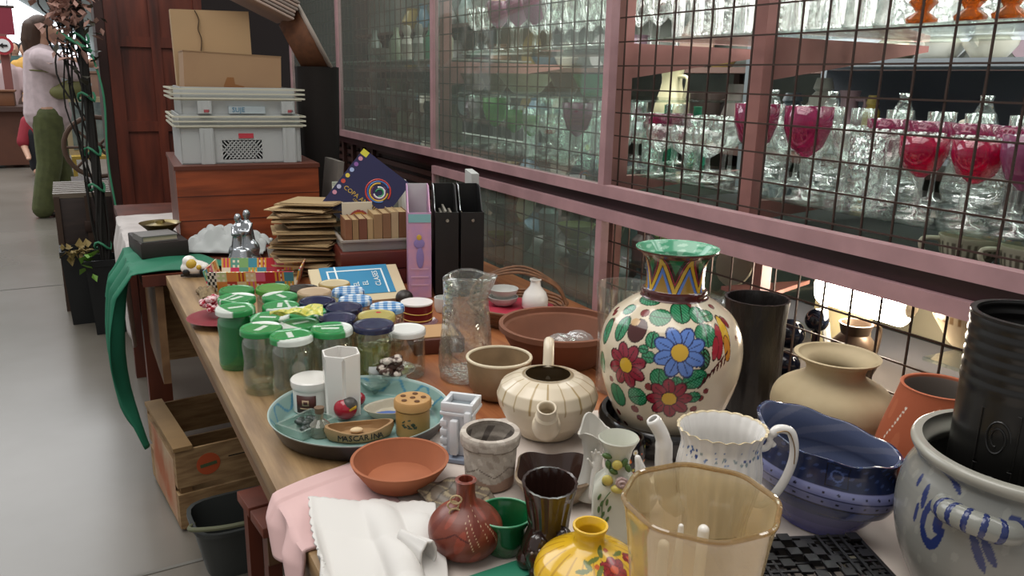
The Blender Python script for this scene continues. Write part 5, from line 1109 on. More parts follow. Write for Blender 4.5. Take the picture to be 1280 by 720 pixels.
def mid_table():
    # orange varnished board under the nearest jars
    b = B(); bx(b, 0, .20, 0, .36, 0, .0); b.free()
    # red tin with white top, small white bowls
    p = atz(521, 385, T+.04); t = thing('ribbon_spool', 'spool of dark red ribbon with white top standing on a glass dish', 'spool', (p.x, p.y, T+.012))
    q_ = atz(503, 373, T+.02); b = B(); ell(b, (q_.x+.005, q_.y, T+.0205), (.021, .021, .0195), seg=22); tag(O('dark_round_tin', b, mat('dark tin', '#2a221d', .4)), 'small dark rounded tin between the blue gingham lid and the ribbon spool', 'tin')
    t.scale = (1.12, 1.12, 1.25)
    b = B(); lathe(b, [(0, .001), (.030, .001), (.030, .031), (0, .031)], 32); O('ribbon', b, mat('dark red ribbon', '#6a1719', .35), t)
    b = B(); lathe(b, [(0, .0315), (.031, .0315), (.031, .034), (0, .034)], 32); O('top', b, white, t)
    b = B(); [tube(b, [(.0304*math.cos(a), .0304*math.sin(a), z+.003*math.sin(a)) for a in np.linspace(0, 2*PI, 24, endpoint=False)], .0008, 5, True) for z in (.008, .02)]; O('gold_thread', b, mat('gold print', '#c9a43c', .4), t)
    b = B(); lathe(b, shell([(.025, 0), (.03, .002), (.046, .010)], .002), 30, (p.x, p.y, T+.0008)); tag(O('glass_dish', b, clear), 'clear glass dish under the red ribbon spool', 'dish')
    p = atz(530, 425, T+.03); t = thing('wooden_tray_box', 'small red-brown wooden box with paper on top behind the cut glass jug', 'box', (p.x-.02, p.y, T+.0006), RV+.3); b = B(); bx(b, 0, .10, 0, .10, 0, .03, .002); O('body', b, redw, t); b = B(); bx(b, .01, .09, .01, .09, .0302, .0325); O('paper', b, mat('tan paper', '#b08a60', .8), t)
    p = atz(549, 374, T+.03)
    def mug(x, y, r, h, c, l, rz=RV, cat='cup', nm='cup', hand=True, z=T+.0008):
        t = thing(nm, l, cat, (x, y, z), rz); m = mat('mug '+c, c, .25, coat=.3); b = B(); lathe(b, shell([(r*.8, 0), (r*.85, .003), (r, h*.4), (r, h)], .003), 32); O('body', b, m, t)
        if hand: b = B(); tube(b, cr([(r*.98, 0, h*.8), (r*1.55, 0, h*.75), (r*1.5, 0, h*.35), (r*.98, 0, h*.25)], 5), .0035, 8); O('handle', b, m, t)
        return t
    mug(p.x+.01, p.y, .021, .033, '#d6d6d2', 'small white cup behind the cut glass jug', hand=False)
    # wicker basket with red lining, white bowls, bottle
    p = atz(640, 398, T); bx_, by_ = .80, 1.50
    t = thing('wicker_basket', 'round wicker basket with tall arched handle behind the white bottle', 'basket', (.845, 1.50, T+.0006), RV-.1); wk = mat('honey wicker', '#7c5233', .6, noise=.4, scale=60)
    b = B(); 
    for i in range(7): tube(b, [((.085+.004*i+.002*math.sin(k*2.5*PI+i*PI))*math.cos(k*PI/20), (.085+.004*i)*math.sin(k*PI/20), .004+i*.006) for k in range(40)], .0035, 6, True)
    lathe(b, [(0, 0), (.085, 0), (.085, .004), (0, .004)], 30); O('body', b, wk, t)
    b = B(); [tube(b, cr([(-.108, .01*k, .04), (-.09, .012*k, .085), (0, .014*k, .115+.004*k), (.08, .012*k, .085), (.108, .01*k, .04)], 7), .003, 6) for k in (-1, 0, 1)]; O('handle', b, wk, t)
    b = B(); lathe(b, [(0, .006), (.07, .006), (.078, .03), (.07, .033), (0, .03)], 30, fn=lambda th, r, z, i: (r*(1+.03*math.sin(5*th)), z+.003*math.sin(7*th))); o = O('lining', b, mat('crimson cloth', '#a02138', .8), t)
    for k, (dx, dy, r, l) in enumerate(((-.045, .02, .028, 'small white bowl in the wicker basket, stacked highest'), )):
        pass
    for k in range(2):
        b = B(); lathe(b, shell([(.02, 0), (.03, .008), (.034, .018)], .0022), 30, (.815, 1.515, T+.036+k*.0185)); tag(O('bowl', b, mat('off white glaze', '#c9c9c4', .25)), ('lower', 'upper')[k]+' of two small white bowls stacked in the wicker basket', 'bowl')
    p = atz(660, 386, T+.02); b = B(); lathe(b, [(0, 0), (.026, 0), (.029, .004), (.029, .022), (.024, .036), (.012, .05), (.011, .062), (.013, .063), (.013, .066), (.009, .066), (.009, .05), (0, .045)], 28, (.868, 1.465, T+.034)); o = O('white_bottle', b, white); 
    tag(o, 'small white ceramic bottle standing in the wicker basket', 'bottle')
    # terracotta bowl with plastic bag
    c = (.79, 1.235, T+.0008); b = B(); lathe(b, shell([(.075, 0), (.08, .004), (.105, .045), (.112, .06), (.118, .062), (.118, .072)], .008), 56, c)
    tag(O('terracotta_bowl', b, mat('brown terracotta', '#7d4e38', .75, noise=.2, scale=12)), 'wide brown terracotta bowl holding a plastic bag', 'bowl')
    b = B(); ell(b, (c[0]-.02, c[1]-.035, T+.036), (.04, .03, .028)); ell(b, (c[0]+.035, c[1]-.01, T+.035), (.03, .03, .02)); 
    for v in b.verts: v.co += Vector((math.sin(v.co.y*260), math.sin(v.co.x*300), math.sin(v.co.x*210+v.co.y*190)))*.002
    tag(blob('plastic_bag', b, glass('cling plastic', (.88, .86, .84), haze=.25, hazecol=(.6, .57, .55), bump=.9, bscale=40), None, .004, 1), 'crumpled clear plastic bag inside the brown terracotta bowl', 'bag')
    # cylinder glass vase
    p = atz(752, 362, T+.165); b = B(); lathe(b, shell([(.037, 0), (.042, .003), (.041, .10), (.047, .19)], .0022, .008), 44, (.80, 1.055, T+.0008)); tag(O('glass_vase', b, clear), 'tall clear glass vase between the terracotta bowl and flowered vase', 'vase')
    b = B(); lathe(b, shell([(.030, 0), (.03, .006), (.024, .02), (.045, .09), (.055, .14)], .002), 10, (.98, 1.06, T+.0008)); tag(O('glass_vase', b, cut), 'faceted clear glass vase behind the flowered vase', 'vase')
    # cut glass jug
    p = atz(583, 476, T); t = thing('cut_glass_jug', 'tall clear cut glass jug with pouring lip', 'jug', (.585, 1.225, T+.0008), RV)
    def fn(th, r, z, i):
        lip = max(0, math.cos(th))**8*max(0, (z-.15)/.04); f = .0014*math.cos(11*th+z*60)*(1 if .015 < z < .13 else .2); return (r+f+.014*lip, z+.006*lip-.004*math.cos(2*th)*(z > .17))
    pr = shell([(.040, 0), (.046, .004), (.048, .03), (.045, .07), (.041, .11), (.0395, .15), (.041, .185)], .0032, .012); b = B(); 
    pr2 = []
    for a_, c_ in zip(pr[:-1], pr[1:]): pr2 += [tuple(np.array(a_)*(1-k)+np.array(c_)*k) for k in np.linspace(0, 1, 5, endpoint=False)]
    lathe(b, pr2+[pr[-1]], 72, fn=fn); O('body', b, glass('jug glass', (.94, .95, .94), edge=.85, haze=.04, bump=.18, bscale=110), t)
    b = B(); tube(b, [((.0395+.014*max(0, math.cos(a))**8)*math.cos(a), (.0395+.014*max(0, math.cos(a))**8)*math.sin(a), .186+.006*max(0, math.cos(a))**8-.004*math.cos(2*a)) for a in np.linspace(0, 2*PI, 64, endpoint=False)], .0020, 8, True); O('rim', b, clear, t)
    b = B(); tube(b, cr([(-.040, 0, .155), (-.068, .0, .165), (-.075, 0, .12), (-.06, 0, .07), (-.044, 0, .05)], 6), .0055, 10); o = O('handle', b, clear, t); o.rotation_euler = (0, 0, -1.1)
    # greige cup
    p = atz(624, 447, T+.068); b = B(); lathe(b, shell([(.034, 0), (.040, .004), (.050, .02), (.053, .045), (.0555, .068)], .004), 48, (p.x, p.y, T+.0008)); 
    o = O('ceramic_bowl', b, mat('greige crackle', '#9c8466', .35, noise=.3, scale=25)); tag(o, 'deep greige ceramic bowl with pale rim behind the cream teapot', 'bowl')
    b = B(); tube(b, [(.0535*math.cos(k*PI/24), .0535*math.sin(k*PI/24), .0685) for k in range(48)], .0028, 8, True); q = O('rim', b, mat('cream rim', '#d8cbb0', .3), o); q.location = (p.x, p.y, T+.0008)
    # cream teapot without lid
    c = (.592, .955); t = thing('teapot', 'cream ribbed teapot without its lid, spout towards the camera', 'teapot', (c[0], c[1], T+.0045), facecam(*c))
    pr = shell([(.038, 0), (.044, .003), (.046, .008), (.062, .026), (.073, .048), (.076, .062), (.070, .078), (.052, .089), (.040, .092), (.037, .094)], .004, .008)
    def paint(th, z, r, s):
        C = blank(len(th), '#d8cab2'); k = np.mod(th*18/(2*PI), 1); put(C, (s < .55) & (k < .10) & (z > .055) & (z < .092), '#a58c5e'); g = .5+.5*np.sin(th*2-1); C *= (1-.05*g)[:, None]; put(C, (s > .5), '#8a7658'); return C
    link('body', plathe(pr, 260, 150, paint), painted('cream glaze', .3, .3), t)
    m = mat('cream glaze plain', '#d8cab2', .3, coat=.3)
    b = B(); tube(b, cr([(.064, 0, .036), (.084, 0, .05), (.094, 0, .068), (.100, 0, .082)], 5), [.018]*5+[.014]*5+[.011]*5+[.0125], 18, cap=False); o = O('spout', b, m, t); q = o.modifiers.new('s', 'SOLIDIFY'); q.thickness = .0025; q.offset = -1
    b = B(); tube(b, cr([(-.040, 0, .088), (-.056, 0, .115), (-.075, 0, .118), (-.088, 0, .095), (-.078, 0, .055)], 6), .0085, 12); O('handle', b, m, t)
mid_table()
# ---- cloths under the nearest things ----
def cloths():
    def sheet(name, l, m, pos, nu=70, nv=60, th=.002, off=1):
        o = link(name, pgrid(nu, nv, pos, None), m); q = o.modifiers.new('thickness', 'SOLIDIFY'); q.thickness = th; q.offset = off; return tag(o, l, 'cloth')
    # off-white base cloth on the table
    def pos(u, v):
        x = .235+.79*u-.02*np.sin(v*7)+.05*v*(1-u); y = .14+(.845+.05*np.sin(u*5))*v; z = T+.0006+.0009*(1+np.sin(u*31+v*17)); return np.stack([x, y, z+0*u], -1)
    sheet('table_cloth', 'off white cloth spread flat under the nearest pottery', mat('off white linen', '#cfc3ba', .9, noise=.08, scale=6), pos, th=.0012)
    # pink cloth falling over the aisle-side edge
    def pos(u, v):
        s = u*.188; top = .135; xe = .186; y = .795+.012*np.sin(u*3)+(.195-.075*u)*v; over = np.clip(s-top, 0, None)
        x = np.where(s < top, xe+top-s, xe-.003-.016*np.sin(v*5+over*14)**2*np.clip(over/.02, 0, 1))
        z = T+.0045+.0015*np.sin(v*11+s*20)-over*.98; z = z+np.where(over > 0, .0, 0)+np.where(v > .85, .002, 0)
        return np.stack([x, y, z], -1)
    sheet('pink_cloth', 'folded pale pink cloth hanging over the table edge by the terracotta saucer', mat('pink cotton', '#d3b0ae', .85, noise=.08, scale=8), pos, 60, 50, .004)
    # white lace-edged cloth, rumpled, with a curled fold
    A_, B_, C_, D_ = [np.array(q) for q in ((.218, .900), (.350, .815), (.296, .665), (.158, .625))]
    def pos(u, v):
        q = (1-u)[:, None]*((1-v)[:, None]*D_+v[:, None]*A_)+u[:, None]*((1-v)[:, None]*C_+v[:, None]*B_)
        w = .004*np.sin(u*26+v*5)*np.clip(1.2-v, 0, 1); sc = .0025*np.abs(np.sin(v*42)); x = q[:, 0]+w-np.where(u < .01, sc, 0); y = q[:, 1]+np.where(v > .99, .0025*np.abs(np.sin(u*40)), 0)
        fold = .020*np.clip(np.sin(u*9.5+1.2+v*1.6), 0, 1)**1.5*np.clip(1.25-v, 0, 1)+.004*np.abs(np.sin(v*8+u*3)); lift = .012*np.exp(-((u-.86)/.13)**2)*np.exp(-((v-.55)/.35)**2)
        z = T+.0092+fold+lift; drop = np.clip(.190-x, 0, 1); z = z-drop*2.6; x = np.where(x < .190, .190-(.190-x)*.35-.004*np.sin(v*22), x)
        return np.stack([x, y, z], -1)
    o = sheet('lace_cloth', 'white cloth with pierced lace border rumpled over the table edge', mat('white lace cotton', '#d3d0cc', .85), pos, 90, 80, .0022)
    b = B(); ns, nt = 20, 28; g = []
    for i in range(ns):
        a = i/(ns-1); row = []
        for k in range(nt):
            t_ = -.9+4.6*k/(nt-1); r = .006+.007*a; row.append(b.verts.new((.278+.012*a+r*math.cos(t_)*.9, .745-.05*a+r*math.cos(t_)*.35, T+.030+r*math.sin(t_)*1.35+.0012*math.sin(k*1.3)*a)))
        g.append(row)
    for i in range(ns-1):
        for k in range(nt-1): b.faces.new((g[i][k], g[i+1][k], g[i+1][k+1], g[i][k+1]))
    f = O('curled_fold', b, MATS['white lace cotton'], o); q = f.modifiers.new('s', 'SOLIDIFY'); q.thickness = .002
    hm = mat('pierced hole', '#7d756f', .9); b = B()
    for k in range(9):
        for j_ in range(2): xx = .208+.0095*k; ell(b, (xx+.003*j_, .650+.004*k+.007*j_, T+.030), (.0016, .0016, .0006), seg=8)
    b.free()
    # grey-green printed fabric piece under the gourd
    b = B(); c = atz(572, 628, T+.006)
    def pos(u, v): return np.stack([c.x-.04+.085*u, c.y-.035+.075*v, T+.0045+.003*np.sin(u*9+v*3)**2+.010*v], -1)
    b.free(); 
    def pc(u, v): C = blank(len(u), '#6b6054'); put(C, np.sin(u*22+v*9+np.sin(v*14)*1.5) > .72, '#97896f'); put(C, np.sin(u*18-v*25) > .93, '#3f3831'); return C
    o = link('leaf_dish', pgrid(50, 40, pos, pc), painted('horn glaze', .3)); o.rotation_euler = (0, 0, 0); q = o.modifiers.new('s', 'SOLIDIFY'); q.thickness = .003; q.offset = 1
    tag(o, 'flat brown and grey veined dish lying behind the gourd pot', 'dish')
    # teal board
    c = atz(636, 714, T); b = B(); box(b, (c.x, c.y-.012, T+.006), (.115, .03, .006), RV+.55, .001); tag(O('teal_board', b, mat('teal board', '#2e7d62', .45)), 'narrow teal green board lying in front of the red gourd pot', 'board')
cloths()

def tray_items():
    c = Vector((.350, 1.105, T+.0008)); R = .137
    t = thing('enamel_tray', 'round dark metal tray with pale turquoise swirled lining', 'tray', c, 0)
    pr = shell([(R*.86, 0), (R*.90, .004), (R*.985, .028), (R, .031)], .0022)
    def paint(th, z, r, s):
        C = blank(len(th), '#26201e'); ins = s > .5
        put(C, ins, '#88a6a0'); k = np.sin(th*26)*.5+np.sin(s*160+th*3); put(C, ins & (z > .008) & (np.abs(np.sin(th*14)+(z-.018)/.012) < .28), '#4a86a0'); put(C, ins & (z <= .008) & (np.sin(r*300+th*5) > .8), '#7ba19c')
        put(C, (z > .0285), '#a9bcb8'); return C
    link('body', plathe(pr, 300, 150, paint), painted('enamel', .3), t)
    z0 = T+.0035
    P = lambda px, py, h: atz(px, py, z0+h)
    # white cup with brown label
    p = P(380, 473, .052); t = thing('white_jar', 'small white ceramic jar with brown printed label in the turquoise tray', 'jar', (p.x+.010, p.y-.004, z0), facecam(p.x, p.y)-.35)
    b = B(); lathe(b, [(0, 0), (.027, 0), (.029, .002), (.029, .038), (.031, .040), (.032, .044), (.032, .052), (.030, .054), (.010, .054), (0, .054)], 40); O('body', b, white, t)
    def arc(r, a0, a1, z0_, z1, m, nm, par, n=12, th=.0006):
        b = B(); v = [(b.verts.new((r*math.cos(a), r*math.sin(a), z0_)), b.verts.new((r*math.cos(a), r*math.sin(a), z1))) for a in np.linspace(a0, a1, n)]
        [b.faces.new((v[i][0], v[i+1][0], v[i+1][1], v[i][1])) for i in range(n-1)]; o = O(nm, b, m, par); q = o.modifiers.new('s', 'SOLIDIFY'); q.thickness = th; q.offset = 1; return o
    arc(.0292, -.55, .55, .004, .033, mat('label brown', '#4a1f18', .4), 'label', t)
    arc(.0299, -.30, .30, .011, .013, mat('label gold', '#b59a7a', .4), 'label_print', t); arc(.0299, -.18, .18, .017, .026, MATS['label gold'], 'label_print', t); arc(.0306, -.1, .1, .019, .024, MATS['label brown'], 'label_print', t)
    # hexagonal white vase
    p = P(426, 439, .103); b = B(); R6 = .032; rings = []
    for rr, z in ((R6*.93, 0), (R6*.95, .003), (R6, .096), (R6*.98, .102), (R6*.90, .102), (R6*.86, .05), (R6*.82, .005)):
        rings.append([b.verts.new((rr*math.cos(k*PI/3+.35), rr*math.sin(k*PI/3+.35), z+.0)) for k in range(6)])
    for i in range(6):
        for k in range(6): b.faces.new((rings[i][k], rings[i][(k+1) % 6], rings[i+1][(k+1) % 6], rings[i+1][k]))
    b.faces.new(rings[0][::-1]); b.faces.new(rings[-1]); bmesh.ops.bevel(b, geom=[e for e in b.edges if abs(e.verts[0].co.z-e.verts[1].co.z) > .03], offset=.003, segments=3, affect='EDGES')
    o = O('hexagonal_vase', b, white, None, ang=50); o.location = (p.x, p.y, z0); tag(o, 'white hexagonal porcelain vase standing in the tray behind the small white jar', 'vase')
    # glass square dish with dark stone
    p = P(376, 536, .008); t = thing('glass_ashtray', 'square frosted glass ashtray holding dark green stone chips', 'ashtray', (p.x+.012, p.y+.012, z0), .5); b = B()
    for r_, z in ((.026, 0), (.031, .012)): pass
    bx(b, -.034, .034, -.026, .026, 0, .004); [bx(b, *q) for q in ((-.036, .036, -.028, -.024, .004, .015), (-.036, .036, .024, .028, .004, .015), (-.036, -.032, -.024, .024, .004, .015), (.032, .036, -.024, .024, .004, .015))]; O('body', b, glass('sea glass', (.82, .9, .86), haze=.25, hazecol=(.45, .55, .5), rough=.15), t, smooth=False)
    b = B(); r = random.Random(2)
    for k in range(9): ell(b, (r.uniform(-.018, .02), r.uniform(-.014, .014), .008+.004*r.random()), (.009, .007, .005), Matrix.Rotation(r.random()*3, 4, 'Z'), seg=6)
    O('stones', b, mat('dark green stone', '#2e3833', .35), t, smooth=False)
    # tiny bottle
    p = P(396, 520, .03); t = thing('small_bottle', 'tiny glass bottle with brown cork in the tray', 'bottle', (p.x+.003, p.y-.004, z0)); b = B(); lathe(b, [(0, 0), (.013, 0), (.015, .003), (.015, .018), (.006, .027), (.006, .036), (0, .036)], 20); O('body', b, glass('smoky glass', (.65, .62, .52), haze=.3, hazecol=(.35, .33, .27)), t)
    b = B(); lathe(b, [(0, .0365), (.0065, .0365), (.0075, .045), (0, .046)], 14); O('cork', b, mat('cork', '#6a5440', .8), t)
    # red balls
    rm = mat('cherry red', '#a3142c', .2, coat=.5)
    p = P(432, 510, .018); t = thing('ladybird_ornament', 'round red ornament with black and yellow marks in the tray', 'ornament', (p.x, p.y, z0), RV); b = B(); ell(b, (0, 0, .0175), (.0185, .0175, .0175), seg=28); O('body', b, rm, t)
    b = B(); ell(b, (.006, -.002, .024), (.0135, .0125, .0125), seg=20); O('dark_patch', b, mat('grey patch', '#4b4744', .4), t); b = B(); box(b, (.013, -.011, .022), (.012, .008, .003), Matrix.Rotation(-.5, 4, 'Y')); O('yellow_mark', b, mat('yellow mark', '#c99a2a', .4), t)
    p = P(446, 500, .012); b = B(); ell(b, (p.x+.004, p.y+.006, z0+.0115), (.012, .012, .011), seg=20); tag(O('red_ornament', b, rm), 'small glossy red ball behind the marked red ornament', 'ornament')
    # flat glass slab + shell flower ashtray
    p = P(480, 486, .004); b = B(); box(b, (p.x, p.y+.012, z0+.0165), (.075, .055, .006), .2, .002); tag(O('glass_slab', b, glass('aqua slab', (.66, .80, .76), haze=.35, hazecol=(.32, .45, .40), rough=.12)), 'pale aqua glass slab lying at the back of the tray', 'dish')
    b = B(); box(b, (p.x, p.y+.012, z0+.0066), (.05, .035, .0128), .2, .002); tag(O('glass_block', b, MATS['aqua slab']), 'small glass block under the aqua slab', 'dish')
    t = thing('crystal_dish', 'small crystal dish filled with speckled shell pieces', 'dish', (p.x+.014, p.y+.002, z0+.0205)); t.scale = (1.25, 1.25, 1.25); b = B(); lathe(b, shell([(.018, 0), (.030, .010), (.034, .014)], .002), 16); O('body', b, clear, t, smooth=False)
    b = B(); r = random.Random(5); [ell(b, (r.uniform(-.012, .012), r.uniform(-.012, .012), .008+.02*r.random()), (.008, .006, .005), Matrix.Rotation(r.random()*3, 4, 'X'), seg=8) for k in range(16)]; O('shells', b, mat('speckled shell', '#d8cdc2', .4, col2='#4a3229', scale=70, lo=.48, hi=.54), t)
    # blue white leaf dish
    p = P(500, 512, .012); t = thing('glazed_dish', 'boat shaped white dish with blue glaze behind the bamboo pot', 'dish', (p.x, p.y+.004, z0+.0025), RV+.35)
    def pc(th, z, r, s): C = blank(len(th), '#b8b09c'); x = r*np.cos(th); y = r*np.sin(th); put(C, (s > .5) & ((x+.018)**2+y**2 < .00030), '#3f62a8'); put(C, (s > .5) & ((x-.022)**2+y**2 < .00022), '#5e7fb8'); put(C, (s > .5) & (np.abs(x) < .006) & (np.abs(y+.004) < .005), '#b0523a'); return C
    me = plathe(shell([(.030, 0), (.036, .003), (.043, .013), (.045, .016)], .003), 120, 60, pc); o = link('body', me, painted('dish glaze', .2, .4), t); o.scale = (1.25, .72, 1)
    # pottery boat 'MASCARINA'
    p = P(447, 538, .010); t = thing('pottery_boat', 'oval tan pottery dish with black hand lettering along its side', 'dish', (p.x+.002, p.y-.003, z0), RV+.28)
    def fn(th, r, z, i): k = .0035*math.cos(2*th)*(z > .008); return (r*(1+.04*math.cos(4*th)), z+k)
    b = B(); lathe(b, shell([(.036, 0), (.040, .003), (.044, .012), (.043, .019)], .004, .005), 48, fn=fn); o = O('body', b, mat('tan pottery', '#a9855c', .6, noise=.2, scale=20), t); o.scale = (1.12, .56, 1)
    b = B(); ell(b, (-.004, .004, .010), (.010, .007, .004)); O('cream_lump', b, mat('cream lump', '#d8bd95', .6), t)
    ik = mat('ink black', '#1c1a18', .7)
    for k, ch in enumerate('MASCARINA'):
        a = -PI/2+(k-4)*.155; x = .0495*math.cos(a); y = .0247*math.sin(a); nx, ny = math.cos(a)/.0495, math.sin(a)/.0247; hd = math.atan2(ny, nx)+PI/2
        letter(ch, .0125, (x+.0006*math.cos(hd-PI/2), y+.0006*math.sin(hd-PI/2), .0095), (PI/2, 0, hd), ik, t, name='lettering')
    # bamboo pot with pierced lid
    p = P(515, 496, .058); t = thing('bamboo_pot', 'small yellow wooden pot with a lid pierced by round holes', 'pot', (p.x+.001, p.y, z0), facecam(p.x, p.y)); ym = mat('varnished wood', '#b4874a', .4, noise=.15, scale=20, stretch=(1, 1, .2))
    b = B(); lathe(b, [(0, 0), (.024, 0), (.0255, .002), (.0255, .040), (0, .040)], 36); O('body', b, ym, t)
    b = B(); lathe(b, [(0, .0415), (.0265, .0415), (.028, .043), (.028, .053), (.026, .056), (0, .0565)], 36); O('lid', b, mat('lid wood', '#bd9058', .45, noise=.12, scale=25), t)
    b = B(); [lathe(b, [(0, .0566), (.0042, .0566), (.0042, .0571), (0, .0571)], 14, (x, y, 0)) for x, y in [(0, 0)]+[(.016*math.cos(a), .016*math.sin(a)) for a in (.4, 1.65, 2.9, 4.2, 5.4)]]; O('hole', b, mat('hole brown', '#5c3a1c', .8), t)
    b = B(); lathe(b, [(.0262, .0400), (.0262, .0412)], 36); b.free()
    pg = mat('palm green print', '#25331c', .6)
    b = B(); r = random.Random(9)
    for k in range(16): a = r.uniform(-.75, .15); z = .024+r.uniform(-.006, .007); tube(b, [(.0257*math.cos(a), .0257*math.sin(a), z), (.0258*math.cos(a+.16), .0258*math.sin(a+.16), z+r.uniform(-.004, .004))], .0010, 5)
    O('palm_print', b, pg, t)
tray_items()

def front():
    Z = T+.0045
    # terracotta saucer
    p = atz(500, 578, Z+.028); b = B(); R = .064
    lathe(b, shell([(R*.68, 0), (R*.72, .003), (R*.97, .026), (R, .031)], .004), 64, (p.x, p.y, Z+.003)); tag(O('terracotta_saucer', b, mat('terracotta', '#a5613f', .8, noise=.15, scale=14)), 'shallow orange terracotta plant saucer on the cloths', 'saucer')
    # ceramic house
    p = atz(583, 575, Z); t = thing('ceramic_house', 'white ceramic house shaped planter with open top and chimney', 'planter', (p.x+.004, p.y+.018, Z), RV-.25); wg = mat('bluish white glaze', '#dadcdf', .25, coat=.3)
    b = B(); bx(b, -.025, .012, -.018, .02, .006, .072, .002); [bx(b, -.029, -.018, -.02+.0*k, .012, .008+.013*k, .018+.013*k, .002) for k in range(4)]; bx(b, -.028, .02, -.022, .024, .066, .071, .001); O('body', b, wg, t)
    b = B(); [bx(b, *q, .001) for q in ((-.027, .019, -.021, -.015, .0715, .084), (-.027, .019, .017, .023, .0715, .084), (-.027, -.021, -.0145, .0165, .0715, .084), (.013, .019, -.0145, .0165, .0715, .084))]; O('top_frame', b, wg, t)
    b = B(); bx(b, -.0205, .0125, -.0145, .0165, .0712, .074); O('inside', b, mat('grey inside', '#7d858a', .4), t)
    b = B(); bx(b, -.012, .0, -.029, -.0185, .01, .062, .003); bx(b, .008, .018, -.027, -.0185, .035, .075, .003); O('chimney', b, wg, t)
    b = B(); bx(b, -.031, .022, -.031, .026, 0, .006, .001); O('base', b, mat('blue grey base', '#8791a3', .4), t)
    # weathered stone pot
    p = atz(613, 538, Z+.074)
    def paint(th, z, r, s):
        C = blank(len(th), '#b3a99e'); n1 = np.sin(th*3+z*90)+np.sin(th*7-z*150)+np.sin(th*13+z*310); put(C, n1 > 1.3, '#c4bbb0'); put(C, n1 < -1.4, '#a0958a'); put(C, (z < .016+.003*np.sin(th*4)), '#a08474')
        cl = np.abs(z-(.022+.012*np.abs(np.mod(th*1.6, 2)-1))); put(C, (cl < .0008) & (s < .45), '#6d625a'); put(C, (s < .45) & (np.abs(z-.058-.001*np.sin(th*5)) < .0009), '#786d63'); put(C, (s > .5) & (z < .070), '#8e857b'); put(C, (s > .5) & (z < .066) & (np.sin(th*6+z*120) > .6), '#5d554f'); return C
    pr = shell([(.030, 0), (.032, .003), (.0355, .054), (.0385, .058), (.040, .070), (.0385, .074)], .007, .01)
    o = link('stone_pot', plathe(pr, 200, 120, paint), painted('weathered stone', .9, bump=.5, bscale=120)); o.location = (p.x, p.y, Z); tag(o, 'weathered grey stone flower pot, empty', 'pot')
    # red gourd pot
    p = atz(577, 695, T+.02); t = thing('gourd_pot', 'reddish brown gourd shaped clay pot with scratched pattern', 'pot', (.346, .722, T+.0075), facecam(.346, .722)); 
    pr = [(0, 0), (.026, 0), (.036, .008), (.0415, .022), (.040, .036), (.030, .048), (.018, .056), (.0125, .062), (.0105, .072), (.011, .082), (.012, .086), (.008, .087), (.006, .07), (0, .07)]
    pr = cr(pr[:11], 4)+pr[11:]
    def paint(th, z, r, s):
        C = blank(len(th), '#723526'); n = np.sin(th*4+z*70)+np.sin(th*9-z*110); put(C, n > 1.2, '#8a3d2b'); put(C, n < -1.3, '#642618')
        for a0, z0_, sl in ((.25, .040, -14), (.52, .046, -18), (.1, .036, -16), (.85, .034, -12)): put(C, (np.abs(z-(z0_+sl*.001*(th-a0)*8)) < .0007) & (np.abs(th-a0) < .12), '#c9b08f')
        put(C, (np.abs(z-(.040-.02*np.abs(th+.3))) < .0008) & (th > -1.1) & (th < .1), '#4a1a12'); return C
    link('body', plathe(pr, 240, 140, paint), painted('burnished clay', .35), t)
    b = B()
    for dx, dz in ((-.55, .070), (-.75, .062), (-.62, .054)): tube(b, [((.0)+.018*math.cos(dx)+.0, .020*math.sin(dx)+.006*math.cos(a), dz+.005*math.sin(a)) for a in np.linspace(0, 2*PI, 12, endpoint=False)], .0011, 5, True)
    O('string_loops', b, mat('pale string', '#b8a27c', .8), t)
    # green cup
    p = atz(631, 642, Z+.044); t = thing('green_cup', 'small glossy dark green cup with short side handle', 'cup', (p.x, p.y, Z), RV+PI); gmn = mat('bottle green glaze', '#12562f', .15, coat=.5)
    b = B(); lathe(b, shell([(.020, 0), (.022, .003), (.0275, .02), (.029, .036), (.0325, .042), (.033, .045)], .003, .006), 48); O('body', b, gmn, t)
    b = B(); tube(b, cr([(.030, 0, .040), (.040, .0, .038), (.041, .0, .028), (.028, 0, .018)], 6), .003, 8); o = O('handle', b, gmn, t)
    b = B(); tube(b, [(.0318*math.cos(k*PI/24), .0318*math.sin(k*PI/24), .0455) for k in range(48)], .0013, 6, True); O('rim', b, mat('light green rim', '#4f9a72', .2), t)
    # irregular brown and cream bowl
    p = atz(700, 598, Z+.028)
    def fn(th, r, z, i): return (r*(1+.07*math.cos(5*th+.5)+.05*math.cos(2*th)), z*(1+.10*math.sin(3*th)))
    t = thing('wavy_bowl', 'free-form bowl, cream outside and dark brown glaze inside', 'bowl', (p.x+.004, p.y+.012, Z), RV)
    b = B(); lathe(b, [(0, 0), (.036, 0), (.040, .004), (.052, .028), (.054, .034), (.051, .036)], 60, fn=fn); O('body', b, mat('cream brown speckle', '#a89984', .35, col2='#6d5440', scale=40), t)
    b = B(); lathe(b, [(.0508, .0362), (.048, .032), (.035, .008), (0, .007)], 60, fn=fn); O('glaze', b, mat('dark brown glaze', '#33211b', .2, coat=.4), t)
    # white hand vase
    p = atz(740, 618, Z+.012); t = thing('hand_vase', 'white fluted bud vase with a moulded hand, standing in the wavy bowl', 'vase', (p.x+.001, p.y+.004, Z+.0085), RV); wm = mat('grey white bisque', '#b9b5ac', .4)
    b = B(); prof = cr([(.0, .0), (.021, .0), (.020, .01), (.014, .03), (.011, .055), (.014, .075), (.019, .088)], 4)+[(.0165, .088), (.011, .07), (0, .06)]
    def fn(th, r, z, i): return (r*(1+.05*math.cos(6*th)*(z > .02)), z+(.016*max(0, math.sin(th))**2+.004*math.cos(3*th))*(z > .08))
    lathe(b, prof, 40, fn=fn); O('body', b, wm, t)
